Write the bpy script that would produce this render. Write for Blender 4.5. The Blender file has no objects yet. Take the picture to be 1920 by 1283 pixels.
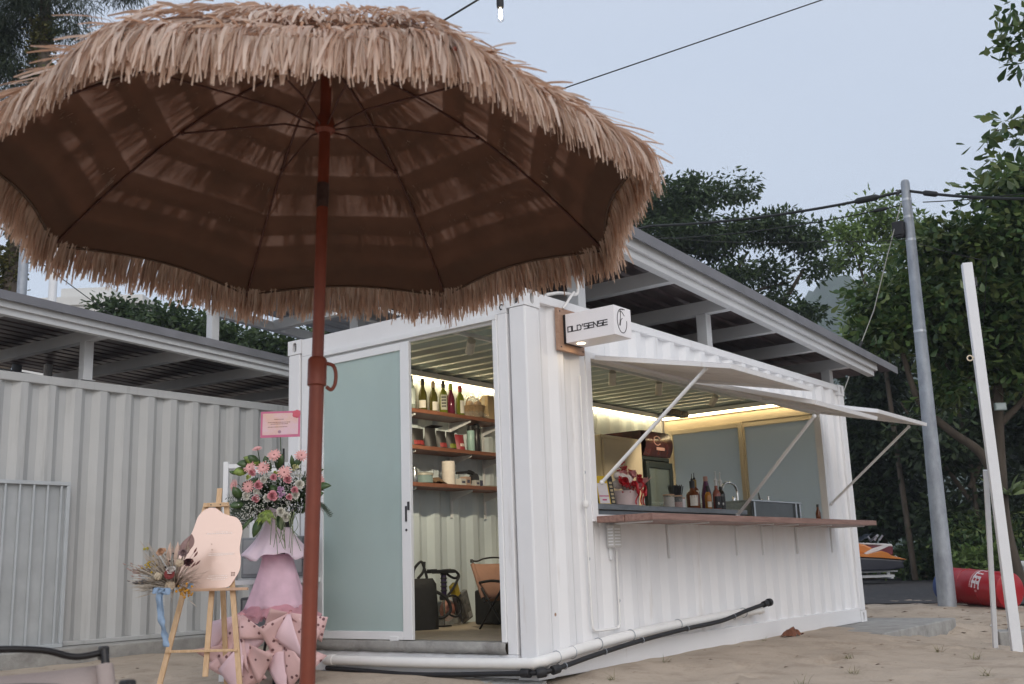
import bpy, bmesh, math, random
import numpy as np
from mathutils import Vector, Matrix
R = math.radians
random.seed(7); rng = np.random.default_rng(7)
SC = bpy.context.scene
COL = SC.collection
pi = math.pi

# ------------------------------------------------------------------ camera
cam = bpy.data.cameras.new('camera'); cam_o = bpy.data.objects.new('camera', cam); COL.objects.link(cam_o)
cam.sensor_width = 36; cam.sensor_fit = 'HORIZONTAL'; cam.lens = 36*1964.997/1920
cam.clip_start = .05; cam.clip_end = 3000
HEAD, PITCH, ROLL = R(37.1368), R(12.0674), R(-2.0477)
fw = Vector((math.cos(PITCH)*math.cos(HEAD), math.cos(PITCH)*math.sin(HEAD), math.sin(PITCH)))
r0 = Vector((math.sin(HEAD), -math.cos(HEAD), 0)); u0 = r0.cross(fw)
rt = math.cos(ROLL)*r0 + math.sin(ROLL)*u0; up = -math.sin(ROLL)*r0 + math.cos(ROLL)*u0
EYE = Vector((-5.61761, -4.13448, .71890))
cam_o.matrix_world = Matrix(((rt.x, up.x, -fw.x, EYE.x), (rt.y, up.y, -fw.y, EYE.y), (rt.z, up.z, -fw.z, EYE.z), (0, 0, 0, 1)))
cam.dof.use_dof = True; cam.dof.focus_distance = 7.6; cam.dof.aperture_fstop = 7.1
SC.camera = cam_o
FF = Vector((math.cos(HEAD), math.sin(HEAD), 0)); RR = Vector((math.sin(HEAD), -math.cos(HEAD), 0)); FACE = HEAD-pi/2
def loc(s, D, z=0):            # a point s metres to the right of and D metres ahead of the photographer's standpoint
    p = EYE + RR*s + FF*D; return Vector((p.x, p.y, z))

# ------------------------------------------------------------------ world, sun, exposure
W = bpy.data.worlds.new('World'); SC.world = W; W.use_nodes = True
nt = W.node_tree; nt.nodes.clear()
SUN_AZ, SUN_EL = R(-126), R(40)      # direction the light comes from (over the sea behind the photographer)
sky = nt.nodes.new('ShaderNodeTexSky'); sky.sky_type = 'NISHITA'; sky.sun_disc = False
sky.sun_elevation = SUN_EL; sky.sun_rotation = pi/2-SUN_AZ; sky.air_density = 1.2; sky.dust_density = 4; sky.ozone_density = 1.5
b1 = nt.nodes.new('ShaderNodeBackground'); b1.inputs[1].default_value = .05
b2 = nt.nodes.new('ShaderNodeBackground'); b2.inputs[0].default_value = (.80, .865, .985, 1); b2.inputs[1].default_value = .66
ad = nt.nodes.new('ShaderNodeAddShader'); out = nt.nodes.new('ShaderNodeOutputWorld')
wt = nt.nodes.new('ShaderNodeTexCoord'); wm = nt.nodes.new('ShaderNodeMapping'); wm.inputs['Scale'].default_value = (1, 1, 3.2); wn = nt.nodes.new('ShaderNodeTexNoise'); wn.inputs['Scale'].default_value = 1.6; wn.inputs['Detail'].default_value = 4
wr = nt.nodes.new('ShaderNodeValToRGB'); wr.color_ramp.elements[0].position = .3; wr.color_ramp.elements[1].position = .72; wr.color_ramp.elements[0].color = (.775, .845, .965, 1); wr.color_ramp.elements[1].color = (.83, .885, .985, 1)   # thin high overcast
nt.links.new(wt.outputs['Generated'], wm.inputs[0]); nt.links.new(wm.outputs[0], wn.inputs['Vector']); nt.links.new(wn.outputs[0], wr.inputs[0]); nt.links.new(wr.outputs[0], b2.inputs[0])
nt.links.new(sky.outputs[0], b1.inputs[0]); nt.links.new(b1.outputs[0], ad.inputs[0]); nt.links.new(b2.outputs[0], ad.inputs[1]); nt.links.new(ad.outputs[0], out.inputs[0])
sl = bpy.data.lights.new('sun', 'SUN'); sun = bpy.data.objects.new('sun', sl); COL.objects.link(sun)
sl.energy = .70; sl.angle = R(50); sl.color = (1, .98, .96)
sd = Vector((math.cos(SUN_EL)*math.cos(SUN_AZ), math.cos(SUN_EL)*math.sin(SUN_AZ), math.sin(SUN_EL)))
sun.rotation_euler = sd.to_track_quat('Z', 'Y').to_euler(); sun.location = (-10, -20, 20)
SC.view_settings.view_transform = 'Standard'; SC.view_settings.look = 'None'; SC.view_settings.gamma = 1
SC.view_settings.use_curve_mapping = False; SC.view_settings.exposure = .14
SC.render.engine = 'CYCLES'
cy = SC.cycles; cy.use_denoising = True; cy.max_bounces = 8; cy.diffuse_bounces = 4; cy.glossy_bounces = 3; cy.transmission_bounces = 6; cy.transparent_max_bounces = 8
cy.sample_clamp_indirect = 6; cy.caustics_reflective = False; cy.caustics_refractive = False; cy.use_adaptive_sampling = True
try: cy.denoiser = 'OPENIMAGEDENOISE'
except Exception: pass

# ------------------------------------------------------------------ materials
MATS = {}
def M(name, col, rough=.5, metal=0, var=.12, vs=6, bump=0, bs=60, dirt=None, trans=0, transl=0, emit=None, coat=0, grain=None, island=None, spots=None, ior=1.45, alpha=1, spec=.5, stretch=(1, 1, 1), ttint=None):
    if name in MATS: return MATS[name]
    m = bpy.data.materials.new(name); m.use_nodes = True; t = m.node_tree; n = t.nodes; L = t.links
    b = n['Principled BSDF']; o = n['Material Output']
    b.inputs['Roughness'].default_value = rough; b.inputs['Metallic'].default_value = metal; b.inputs['IOR'].default_value = ior
    b.inputs['Specular IOR Level'].default_value = spec
    c4 = (*col, 1)
    tc = n.new('ShaderNodeTexCoord'); mp = n.new('ShaderNodeMapping'); L.new(tc.outputs['Object'], mp.inputs[0])
    mp.inputs['Scale'].default_value = stretch
    src = None
    def noise(scale, detail=5, vec=None, rgh=.6):
        x = n.new('ShaderNodeTexNoise'); x.inputs['Scale'].default_value = scale; x.inputs['Detail'].default_value = detail; x.inputs['Roughness'].default_value = rgh
        L.new((vec or mp).outputs[0], x.inputs['Vector']); return x
    def mix(fac, a, bcol, blend='MIX'):
        x = n.new('ShaderNodeMix'); x.data_type = 'RGBA'; x.blend_type = blend
        if hasattr(fac, 'is_output'): L.new(fac, x.inputs[0])
        else: x.inputs[0].default_value = fac
        for s, v in ((6, a), (7, bcol)):
            if hasattr(v, 'is_output'): L.new(v, x.inputs[s])
            else: x.inputs[s].default_value = v
        return x.outputs[2]
    def ramp(f, p0, p1, c0=(0, 0, 0, 1), c1=(1, 1, 1, 1)):
        x = n.new('ShaderNodeValToRGB'); L.new(f, x.inputs[0]); e = x.color_ramp.elements
        e[0].position = p0; e[1].position = p1; e[0].color = c0; e[1].color = c1; return x.outputs[0]
    if island:       # list of colours picked per island
        g = n.new('ShaderNodeNewGeometry'); x = n.new('ShaderNodeValToRGB'); L.new(g.outputs['Random Per Island'], x.inputs[0])
        e = x.color_ramp.elements
        while len(e) < len(island): e.new(.5)
        for i, c in enumerate(island): e[i].position = i/max(1, len(island)-1); e[i].color = (*c, 1)
        src = x.outputs[0]
        if var:
            nz = noise(vs, 3); src = mix(1, src, ramp(nz.outputs[0], .3, .7, (1-var,)*3+(1,), (1+var,)*3+(1,)), 'MULTIPLY')
    elif grain:      # second colour along a stretched wave
        mp2 = n.new('ShaderNodeMapping'); L.new(tc.outputs['Object'], mp2.inputs[0]); mp2.inputs['Scale'].default_value = grain[1]
        nz = noise(grain[2] if len(grain) > 2 else 4, 8, mp2, .65)
        src = ramp(nz.outputs[0], .35, .68, c4, (*grain[0], 1))
    elif var:
        nz = noise(vs, 6)
        lo = tuple(max(0, v*(1-var)) for v in col); hi = tuple(min(1, v*(1+var)) for v in col)
        src = ramp(nz.outputs[0], .3, .7, (*lo, 1), (*hi, 1))
    if dirt:         # (colour, threshold low, high, scale, stretch)
        mp3 = n.new('ShaderNodeMapping'); L.new(tc.outputs['Object'], mp3.inputs[0]); mp3.inputs['Scale'].default_value = dirt[4]
        nz = noise(dirt[3], 9, mp3, .7); f = ramp(nz.outputs[0], dirt[1], dirt[2])
        src = mix(f, src if src else c4, (*dirt[0], 1))
    if spots:        # (colour, scale, size)
        v = n.new('ShaderNodeTexVoronoi'); v.inputs['Scale'].default_value = spots[1]; L.new(mp.outputs[0], v.inputs['Vector'])
        f = ramp(v.outputs['Distance'], spots[2], spots[2]*1.35, (1, 1, 1, 1), (0, 0, 0, 1)); src = mix(f, src if src else c4, (*spots[0], 1))
    if src: L.new(src, b.inputs['Base Color'])
    else: b.inputs['Base Color'].default_value = c4
    if bump:
        nb = noise(bs, 4); bm_ = n.new('ShaderNodeBump'); bm_.inputs['Strength'].default_value = min(1, bump); bm_.inputs['Distance'].default_value = .01 if bump <= 1 else .01*bump
        L.new(nb.outputs[0], bm_.inputs['Height']); L.new(bm_.outputs[0], b.inputs['Normal'])
    if trans: b.inputs['Transmission Weight'].default_value = trans
    if coat: b.inputs['Coat Weight'].default_value = coat; b.inputs['Coat Roughness'].default_value = .1
    if alpha < 1: b.inputs['Alpha'].default_value = alpha
    if emit: b.inputs['Emission Color'].default_value = (*emit[0], 1); b.inputs['Emission Strength'].default_value = emit[1]
    if transl:
        tr = n.new('ShaderNodeBsdfTranslucent'); ms = n.new('ShaderNodeMixShader'); ms.inputs[0].default_value = transl
        if src: L.new(mix(1, src, (*ttint, 1), 'MULTIPLY') if ttint else src, tr.inputs[0])
        else: tr.inputs[0].default_value = c4
        L.new(b.outputs[0], ms.inputs[1]); L.new(tr.outputs[0], ms.inputs[2]); L.new(ms.outputs[0], o.inputs[0])
    MATS[name] = m; return m

# ------------------------------------------------------------------ geometry collector
class G:
    def __init__(s): s.v = []; s.f = []; s.mi = []; s.n = 0
    def add(s, vs, fs, mi=0):
        b = len(s.v); s.v += [tuple(p) for p in vs]; s.f += [tuple(i+b for i in f) for f in fs]; s.mi += [mi]*len(fs); return s
    def box(s, c, d, rz=0, mi=0, m=None):
        x, y, z = d[0]/2, d[1]/2, d[2]/2
        P = [Vector((sx*x, sy*y, sz*z)) for sz in (-1, 1) for sx, sy in ((-1, -1), (1, -1), (1, 1), (-1, 1))]
        mm = m if m else Matrix.Translation(Vector(c)) @ Matrix.Rotation(rz, 4, 'Z')
        return s.add([mm @ p for p in P], [(3, 2, 1, 0), (4, 5, 6, 7), (0, 1, 5, 4), (1, 2, 6, 5), (2, 3, 7, 6), (3, 0, 4, 7)], mi)
    def b2(s, a, b, mi=0):    # box from corner to corner
        return s.box([(a[i]+b[i])/2 for i in range(3)], [abs(b[i]-a[i]) for i in range(3)], mi=mi)
    def bar(s, p, q, w, h=None, upv=(0, 0, 1), mi=0):
        p, q = Vector(p), Vector(q); d = (q-p); l = d.length; d.normalize(); h = h or w
        u = Vector(upv)
        if abs(u.dot(d)) > .99: u = Vector((1, 0, 0))
        sx = d.cross(u).normalized(); uz = sx.cross(d)
        mm = Matrix(((d.x, sx.x, uz.x, (p.x+q.x)/2), (d.y, sx.y, uz.y, (p.y+q.y)/2), (d.z, sx.z, uz.z, (p.z+q.z)/2), (0, 0, 0, 1)))
        return s.box(None, (l, w, h), m=mm, mi=mi)
    def tube(s, pts, r, n=10, cap=True, mi=0):
        pts = [Vector(p) for p in pts]; k = len(pts); rs = r if isinstance(r, (list, tuple)) else [r]*k
        ref = None; vs = []
        for i, p in enumerate(pts):
            d = (pts[min(i+1, k-1)]-pts[max(i-1, 0)]).normalized()
            if ref is None:
                ref = Vector((0, 0, 1)) if abs(d.z) < .9 else Vector((1, 0, 0))
            a = (ref - d*ref.dot(d)).normalized(); ref = a; b = d.cross(a)
            for j in range(n):
                t = 2*pi*j/n; vs.append(p+(a*math.cos(t)+b*math.sin(t))*rs[i])
        fs = [(i*n+j, i*n+(j+1) % n, (i+1)*n+(j+1) % n, (i+1)*n+j) for i in range(k-1) for j in range(n)]
        if cap: fs += [tuple(range(n-1, -1, -1)), tuple((k-1)*n+j for j in range(n))]
        return s.add(vs, fs, mi)
    def lathe(s, prof, c=(0, 0, 0), n=20, m=None, mi=0):
        vs = []; k = len(prof); mm = m if m else Matrix.Translation(Vector(c))
        for r_, z in prof:
            for j in range(n): vs.append(mm @ Vector((r_*math.cos(2*pi*j/n), r_*math.sin(2*pi*j/n), z)))
        fs = [(i*n+j, i*n+(j+1) % n, (i+1)*n+(j+1) % n, (i+1)*n+j) for i in range(k-1) for j in range(n)]
        fs += [tuple(range(n-1, -1, -1)), tuple((k-1)*n+j for j in range(n))]
        return s.add(vs, fs, mi)
    def ball(s, c, r, n=10, k=6, mi=0, sq=(1, 1, 1)):
        c = Vector(c); vs = [c+Vector((0, 0, -r*sq[2]))]; 
        for i in range(1, k):
            t = -pi/2+pi*i/k
            for j in range(n): vs.append(c+Vector((r*math.cos(t)*math.cos(2*pi*j/n)*sq[0], r*math.cos(t)*math.sin(2*pi*j/n)*sq[1], r*math.sin(t)*sq[2])))
        vs.append(c+Vector((0, 0, r*sq[2]))); e = len(vs)-1
        fs = [(0, 1+(j+1) % n, 1+j) for j in range(n)]
        for i in range(k-2): fs += [(1+i*n+j, 1+i*n+(j+1) % n, 1+(i+1)*n+(j+1) % n, 1+(i+1)*n+j) for j in range(n)]
        fs += [(1+(k-2)*n+j, 1+(k-2)*n+(j+1) % n, e) for j in range(n)]
        return s.add(vs, fs, mi)
    def prism(s, poly, m, d, mi=0):   # poly in local XY, extruded d along local Z
        k = len(poly); vs = [m @ Vector((x, y, 0)) for x, y in poly]+[m @ Vector((x, y, d)) for x, y in poly]
        fs = [tuple(range(k-1, -1, -1)), tuple(range(k, 2*k))]+[(i, (i+1) % k, k+(i+1) % k, k+i) for i in range(k)]
        return s.add(vs, fs, mi)
    def grid(s, P, mi=0):             # rows of points
        a, b = len(P), len(P[0]); vs = [p for r_ in P for p in r_]
        return s.add(vs, [(i*b+j, i*b+j+1, (i+1)*b+j+1, (i+1)*b+j) for i in range(a-1) for j in range(b-1)], mi)

def link(o, parent=None):
    COL.objects.link(o)
    if parent: o.parent = parent
    return o
def obj(name, g, mat, parent=None, smooth=0, bevel=0, solid=0, kind=None, at=None, sub=0):
    me = bpy.data.meshes.new(name); me.from_pydata(g.v, [], g.f); me.validate()
    for m in (mat if isinstance(mat, (list, tuple)) else [mat]): me.materials.append(m)
    if len(me.materials) > 1 and len(g.mi) == len(me.polygons): me.polygons.foreach_set('material_index', g.mi)
    if smooth:
        me.polygons.foreach_set('use_smooth', [True]*len(me.polygons)); me.set_sharp_from_angle(angle=R(smooth))
    me.update(); o = bpy.data.objects.new(name, me); link(o, parent)
    if at is not None: o.location = at
    if solid: md = o.modifiers.new('solid', 'SOLIDIFY'); md.thickness = solid; md.offset = 0
    if sub: md = o.modifiers.new('sub', 'SUBSURF'); md.levels = sub; md.render_levels = sub
    if bevel: md = o.modifiers.new('bevel', 'BEVEL'); md.width = bevel; md.segments = 2; md.limit_method = 'ANGLE'
    if kind: o['kind'] = kind
    return o
def tag(o, label, cat, group=None):
    o['label'] = label; o['category'] = cat
    if group: o['group'] = group
    return o
def thing(name, label, cat, at=(0, 0, 0), rz=0, group=None):
    o = bpy.data.objects.new(name, None); o.empty_display_size = .1; link(o)
    o.location = at; o.rotation_euler = (0, 0, rz); return tag(o, label, cat, group)
def dup(root, at, rz=None, label=None):
    r = root.copy(); link(r); r.location = at
    if rz is not None: r.rotation_euler = (0, 0, rz)
    if label: r['label'] = label
    for ch in root.children:
        c = ch.copy(); link(c); c.parent = r
        for g in ch.children:
            d = g.copy(); link(d); d.parent = c
    return r
def raw(name, V, F, mat, parent=None, kind=None, smooth=False):   # numpy mesh of equal polygons
    V = np.asarray(V, 'f4'); F = np.asarray(F, 'i4'); k = F.shape[1]
    me = bpy.data.meshes.new(name); me.vertices.add(len(V)); me.vertices.foreach_set('co', V.ravel())
    me.loops.add(F.size); me.loops.foreach_set('vertex_index', F.ravel()); me.polygons.add(len(F))
    me.polygons.foreach_set('loop_start', np.arange(0, F.size, k, dtype='i4'))
    if smooth: me.polygons.foreach_set('use_smooth', np.ones(len(F), bool))
    me.materials.append(mat); me.update(calc_edges=True); me.validate()
    o = bpy.data.objects.new(name, me); link(o, parent)
    if kind: o['kind'] = kind
    return o
def T(x=0, y=0, z=0): return Matrix.Translation(Vector((x, y, z)))
def RX(a): return Matrix.Rotation(a, 4, 'X')
def RY(a): return Matrix.Rotation(a, 4, 'Y')
def RZ(a): return Matrix.Rotation(a, 4, 'Z')
def disk(r, n=20, sx=1, sy=1): return [(r*sx*math.cos(2*pi*i/n), r*sy*math.sin(2*pi*i/n)) for i in range(n)]
def spline(P, n=8):   # Catmull-Rom through the points
    P = [Vector(p) for p in P]; Q = [P[0]*2-P[1]]+P+[P[-1]*2-P[-2]]; o = []
    for i in range(1, len(Q)-2):
        a, b, c, d = Q[i-1:i+3]
        for k in range(n):
            t = k/n; o.append(.5*((2*b)+(c-a)*t+(2*a-5*b+4*c-d)*t*t+(3*b-a-3*c+d)*t**3))
    return o+[P[-1]]
def sag(p, q, s, n=14): return [Vector(p).lerp(Vector(q), i/n)-Vector((0, 0, s*4*(i/n)*(1-i/n))) for i in range(n+1)]

# stroke lettering: polylines in a unit cell (x 0..1, y 0..1)
LET = {'O': [[(0, .0), (1, 0), (1, 1), (0, 1), (0, 0)]], 'L': [[(0, 1), (0, 0), (1, 0)]], 'D': [[(0, 0), (0, 1), (.7, 1), (1, .75), (1, .2), (.85, 0), (0, 0)]],
 'S': [[(1, 1), (0, 1), (0, .52), (1, .52), (1, 0), (0, 0)]], 'E': [[(1, 1), (0, 1), (0, 0), (1, 0)], [(0, .5), (.95, .5)]], 'N': [[(0, 0), (0, 1), (1, 0), (1, 1)]],
 "'": [[(.5, 1.05), (.3, .75)]], 'U': [[(0, 1), (0, 0), (1, 0), (1, 1)]], 'B': [[(0, 0), (0, 1), (.9, 1), (.9, .55), (0, .5)], [(0, 0), (1, 0), (1, .5), (0, .5)]]}
def lettering(g, text, h, w, gap, th, m, depth, shear=0, narrow="'"):
    x = 0
    for ch in text:
        cw = w*.3 if ch in narrow else w
        for pl in LET.get(ch, []):
            for (ax, ay), (bx, by) in zip(pl[:-1], pl[1:]):
                a = Vector((x+ax*cw+shear*ay*h, ay*h)); b = Vector((x+bx*cw+shear*by*h, by*h)); d = (b-a).normalized(); nrm = Vector((-d.y, d.x))*th/2; d = d*th/2
                g.prism([tuple(a-d-nrm), tuple(b+d-nrm), tuple(b+d+nrm), tuple(a-d+nrm)], m, depth)
        x += cw+gap
    return x-gap
# ================================================================== materials used
PAINT = M('white_container_paint', (.80, .80, .81), .42, 0, .03, 1.5, .3, 5, dirt=((.50, .45, .40), .60, .86, 1.6, (5, 5, .55)), spots=((.33, .20, .13), 2.2, .022))
INNER = M('inner_paint_teal_lit', (.62, .69, .71), .4, 0, .06, 2, .15, 6)  # white paint with the teal light through the glass put into its colour
GREYP = M('grey_container_paint', (.50, .505, .50), .5, 0, .05, 1.5, .35, 4, dirt=((.30, .30, .29), .55, .82, 1.4, (6, 6, .4)))
ALU = M('white_aluminium', (.78, .79, .80), .35, 0, .02, 4)
STEELW = M('pale_painted_steel', (.56, .57, .58), .45, 0, .06, 2, .08, 20)
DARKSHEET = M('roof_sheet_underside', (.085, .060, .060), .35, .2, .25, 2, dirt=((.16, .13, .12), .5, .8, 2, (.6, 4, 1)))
ROOFTOP = M('roof_sheet_top', (.17, .17, .185), .5, .1, .15, 3)
CONC = M('concrete', (.34, .335, .32), .9, 0, .18, 7, .6, 40, dirt=((.2, .19, .18), .5, .75, 4, (1, 1, 1)))
PVC = M('white_pvc', (.79, .78, .76), .4, 0, .06, 3)
BLACKP = M('black_rubber', (.018, .018, .02), .55, 0, .2, 20)
GALV = M('galvanised_steel', (.36, .39, .43), .55, .35, .14, 5, dirt=((.24, .26, .3), .45, .7, 7, (1, 1, .35)))
WOOD = M('counter_timber', (.20, .11, .088), .5, 0, 0, grain=((.33, .20, .165), (1.2, 14, 14), 3), bump=.1, bs=60)
SHELFW = M('shelf_timber', (.17, .062, .036), .45, 0, 0, grain=((.26, .11, .065), (2, 18, 18), 3))
PINE = M('pale_pine', (.66, .46, .28), .55, 0, 0, grain=((.52, .33, .18), (22, 22, 1.6), 3))
STEEL = M('stainless_steel', (.42, .44, .45), .28, .95, .12, 6, stretch=(1, 8, 8))
FROST = M('frosted_glass', (.66, .79, .78), .33, 0, .03, 1.2, trans=.15, transl=.40, coat=.25, dirt=((.62, .74, .73), .46, .74, 1.7, (1, 1, .7)))
CHROME = M('chrome', (.7, .7, .7), .12, 1, 0)
DARKM = M('dark_grey_metal', (.05, .05, .055), .5, .3, .1)
WLED = M('led_strip', (1, .9, .7), emit=((1, .80, .48), 11), var=0)
TUBE = M('fluorescent_tube', (1, 1, 1), emit=((.93, .97, 1), 9), var=0)
LAMPGLOW = M('lamp_lens', (1, .9, .7), emit=((1, .84, .58), 14), var=0)

# ================================================================== ground, road
def sm(a, b, x): t = np.clip((x-a)/(b-a), 0, 1); return t*t*(3-2*t)
def vnoise(x, y, s, seed):     # smooth value noise
    r_ = np.random.default_rng(seed); tab = r_.random((64, 64)); x = np.asarray(x)*s+17; y = np.asarray(y)*s+9
    xi = np.floor(x).astype(int); yi = np.floor(y).astype(int); fx = x-xi; fy = y-yi; fx = fx*fx*(3-2*fx); fy = fy*fy*(3-2*fy)
    q = lambda a, b: tab[a % 64, b % 64]
    return (q(xi, yi)*(1-fx)+q(xi+1, yi)*fx)*(1-fy)+(q(xi, yi+1)*(1-fx)+q(xi+1, yi+1)*fx)*fy-.5
def gz(x, y):
    x = np.asarray(x, float); y = np.asarray(y, float)
    z = -.035+.03*vnoise(x, y, .5, 1)+.045*vnoise(x, y, 1.6, 2)+.022*vnoise(x, y, 4.3, 3)+.010*vnoise(x, y, 11, 4)
    z += -.19*np.exp(-((x-6.1)/1.25)**2-((y+1.35)/.72)**2) - .07*np.exp(-((x-4.2)/1.8)**2-((y+2.2)/1.0)**2)
    z += (.07*np.exp(-((y+.15)/.5)**2))*sm(.6, 2.2, x)*(1-sm(3.6, 4.8, x))
    z += .06*np.exp(-((x-9.4)/.6)**2-((y-.1)/.6)**2)
    dx = np.maximum(np.maximum(-x, x-4.9), 0); dy = np.maximum(np.maximum(-y, y-2.44), 0); w = np.exp(-(dx*dx+dy*dy)/.45**2); z = z*(1-w)+w*(.012+.014*vnoise(x, y, 5, 8)-.045*np.exp(-(x/.55)**2-(y/.55)**2))
    inside = sm(.15, .4, x)*(1-sm(5.6, 5.9, x))*sm(.15, .4, y)*(1-sm(2.1, 2.3, y))
    inside2 = sm(5.55, 5.75, y)*(1-sm(8.0, 8.2, y))*(1-sm(3.5, 3.8, x))
    z = z*(1-np.maximum(inside, inside2)) - .15*np.maximum(inside, inside2)
    far = sm(11, 14, x); return z*(1-far)+far*(-.04)
def gh(x, y): return float(gz(x, y))
def axis(a, b, fine, lo, hi):
    core = np.arange(lo, hi, fine); l = lo-np.geomspace(.08, lo-a, 26)[::-1]; r_ = hi+np.geomspace(.08, b-hi, 26); return np.concatenate([l, core, r_])
SAND = M('beach_sand', (.435, .36, .285), .95, 0, .14, 1.3, .95, 42, dirt=((.31, .245, .185), .50, .72, 3.4, (1, 1, 1)), spots=((.18, .13, .10), 7, .05))
gx = axis(-120, 520, .042, -4.5, 10.5); gy = axis(-140, 420, .042, -4.0, 4.5)
X, Y = np.meshgrid(gx, gy, indexing='ij'); Z = gz(X, Y)
fr = np.random.default_rng(77)     # trodden footprints
for i in range(150):
    fx, fy, fa = fr.uniform(-2.5, 9.5), fr.uniform(-4, -.35), fr.uniform(0, 6.28)
    if i % 5 == 0: fx, fy = fr.uniform(-2.5, -.3), fr.uniform(-.5, 4)
    ddx, ddy = X-fx, Y-fy; u_ = (ddx*math.cos(fa)+ddy*math.sin(fa))/.13; v_ = (-ddx*math.sin(fa)+ddy*math.cos(fa))/.058; q_ = u_*u_+v_*v_
    Z += -.020*np.exp(-q_**1.5)+.009*np.exp(-(np.sqrt(q_+1e-9)-1.55)**2*5)
V = np.stack([X, Y, Z], -1).reshape(-1, 3); a, b = len(gx), len(gy)
I = np.arange(a*b).reshape(a, b); F = np.stack([I[:-1, :-1], I[1:, :-1], I[1:, 1:], I[:-1, 1:]], -1).reshape(-1, 4)
raw('sand_ground', V, F, SAND, kind='structure', smooth=True)
def strip(name, x0, x1, y0, y1, lift, mat, nx=60, ny=90, rag=.25):
    U = np.linspace(0, 1, nx); Vv = np.linspace(0, 1, ny); u, v = np.meshgrid(U, Vv, indexing='ij')
    y = y0+(y1-y0)*v; e0 = x0+rag*2*vnoise(y, y*0, .9, 11)+rag*vnoise(y, y*0, 3, 12); e1 = x1+rag*3*vnoise(y, y*0, .5, 13)
    x = e0+(e1-e0)*u; z = gz(x, y)+lift
    P = np.stack([x, y, z], -1).reshape(-1, 3); I = np.arange(nx*ny).reshape(nx, ny)
    raw(name, P, np.stack([I[:-1, :-1], I[1:, :-1], I[1:, 1:], I[:-1, 1:]], -1).reshape(-1, 4), mat, kind='structure', smooth=True)
strip('asphalt_road', 10.1, 26, -30, 40, .012, M('asphalt', (.045, .043, .045), .85, 0, .25, 9, .8, 60, dirt=((.13, .115, .10), .56, .72, 5, (1, 1, 1)), spots=((.3, .27, .22), 5, .06)))
strip('leaf_litter_ground', 25.5, 70, -40, 60, .03, M('leaf_litter', (.19, .12, .07), .95, 0, .4, 4, .9, 30, dirt=((.07, .06, .03), .5, .65, 2, (1, 1, 1))), rag=.5)
# hill far behind
hx = np.linspace(-1, 1, 50); hy = np.linspace(0, 1, 24); hu, hv_ = np.meshgrid(hx, hy, indexing='ij')
def hillpt(u, v):
    c = np.array([FF.x, FF.y]); r_ = np.array([RR.x, RR.y]); D = 290+120*v; s = u*230
    ridge = (76*np.exp(-((u-.52)/.12)**2)+40*np.exp(-((u-.80)/.2)**2)+30*np.exp(-((u+.55)/.35)**2)+24)
    h = ridge*np.sin(np.clip(v*1.9, 0, pi/2))*(1+.0*v)+7*vnoise(u*60, v*30, .5, 21)+3.5*vnoise(u*60, v*30, 2, 22)
    p = np.stack([EYE.x+c[0]*D+r_[0]*s, EYE.y+c[1]*D+r_[1]*s, h-3], -1); return p
HP = hillpt(hu, hv_).reshape(-1, 3); I = np.arange(50*24).reshape(50, 24)
raw('hill', HP, np.stack([I[:-1, :-1], I[1:, :-1], I[1:, 1:], I[:-1, 1:]], -1).reshape(-1, 4), M('wooded_hill', (.035, .06, .035), .95, 0, .5, .12, 1, .4), kind='structure', smooth=True)
# hazy evening air
hz = bpy.data.materials.new('evening_haze'); hz.use_nodes = True; hn = hz.node_tree; hn.nodes.clear()
pv = hn.nodes.new('ShaderNodeVolumePrincipled'); ho = hn.nodes.new('ShaderNodeOutputMaterial'); hn.links.new(pv.outputs[0], ho.inputs['Volume'])
pv.inputs['Color'].default_value = (.82, .88, .97, 1); pv.inputs['Density'].default_value = .0010; pv.inputs['Anisotropy'].default_value = .2
g = G(); g.b2((-125, -145, -6), (525, 425, 135)); obj('haze', g, hz, kind='stuff')
# concrete slab under the far end
g = G(); g.b2((4.35, -.735, -.4), (6.75, 3.0, -.004)); obj('concrete_slab', g, CONC, kind='structure', bevel=.012)
g = G()
NP = 26
for i in range(NP):   # rough kerb of spilt mortar along the door end
    y0 = -.05+i*.098; h = -.004+.018*random.random(); d = .13+.06*random.random()
    if y0 < .25: h *= .4
    g.add([(-d, y0, -.12), (.01, y0, -.12), (.01, y0+.1, -.12), (-d-.02*random.random(), y0+.1, -.12), (-d*.7, y0, h-.02), (.01, y0, h), (.01, y0+.1, h), (-d*.75, y0+.1, h-.022)], [(3, 2, 1, 0), (4, 5, 6, 7), (0, 1, 5, 4), (1, 2, 6, 5), (2, 3, 7, 6), (3, 0, 4, 7)])
obj('concrete_footing', g, CONC, kind='structure')
g = G(); g.b2((-6, 5.36, -.3), (4.2, 8.2, .118)); obj('concrete_plinth', g, CONC, kind='structure', bevel=.015)

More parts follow.
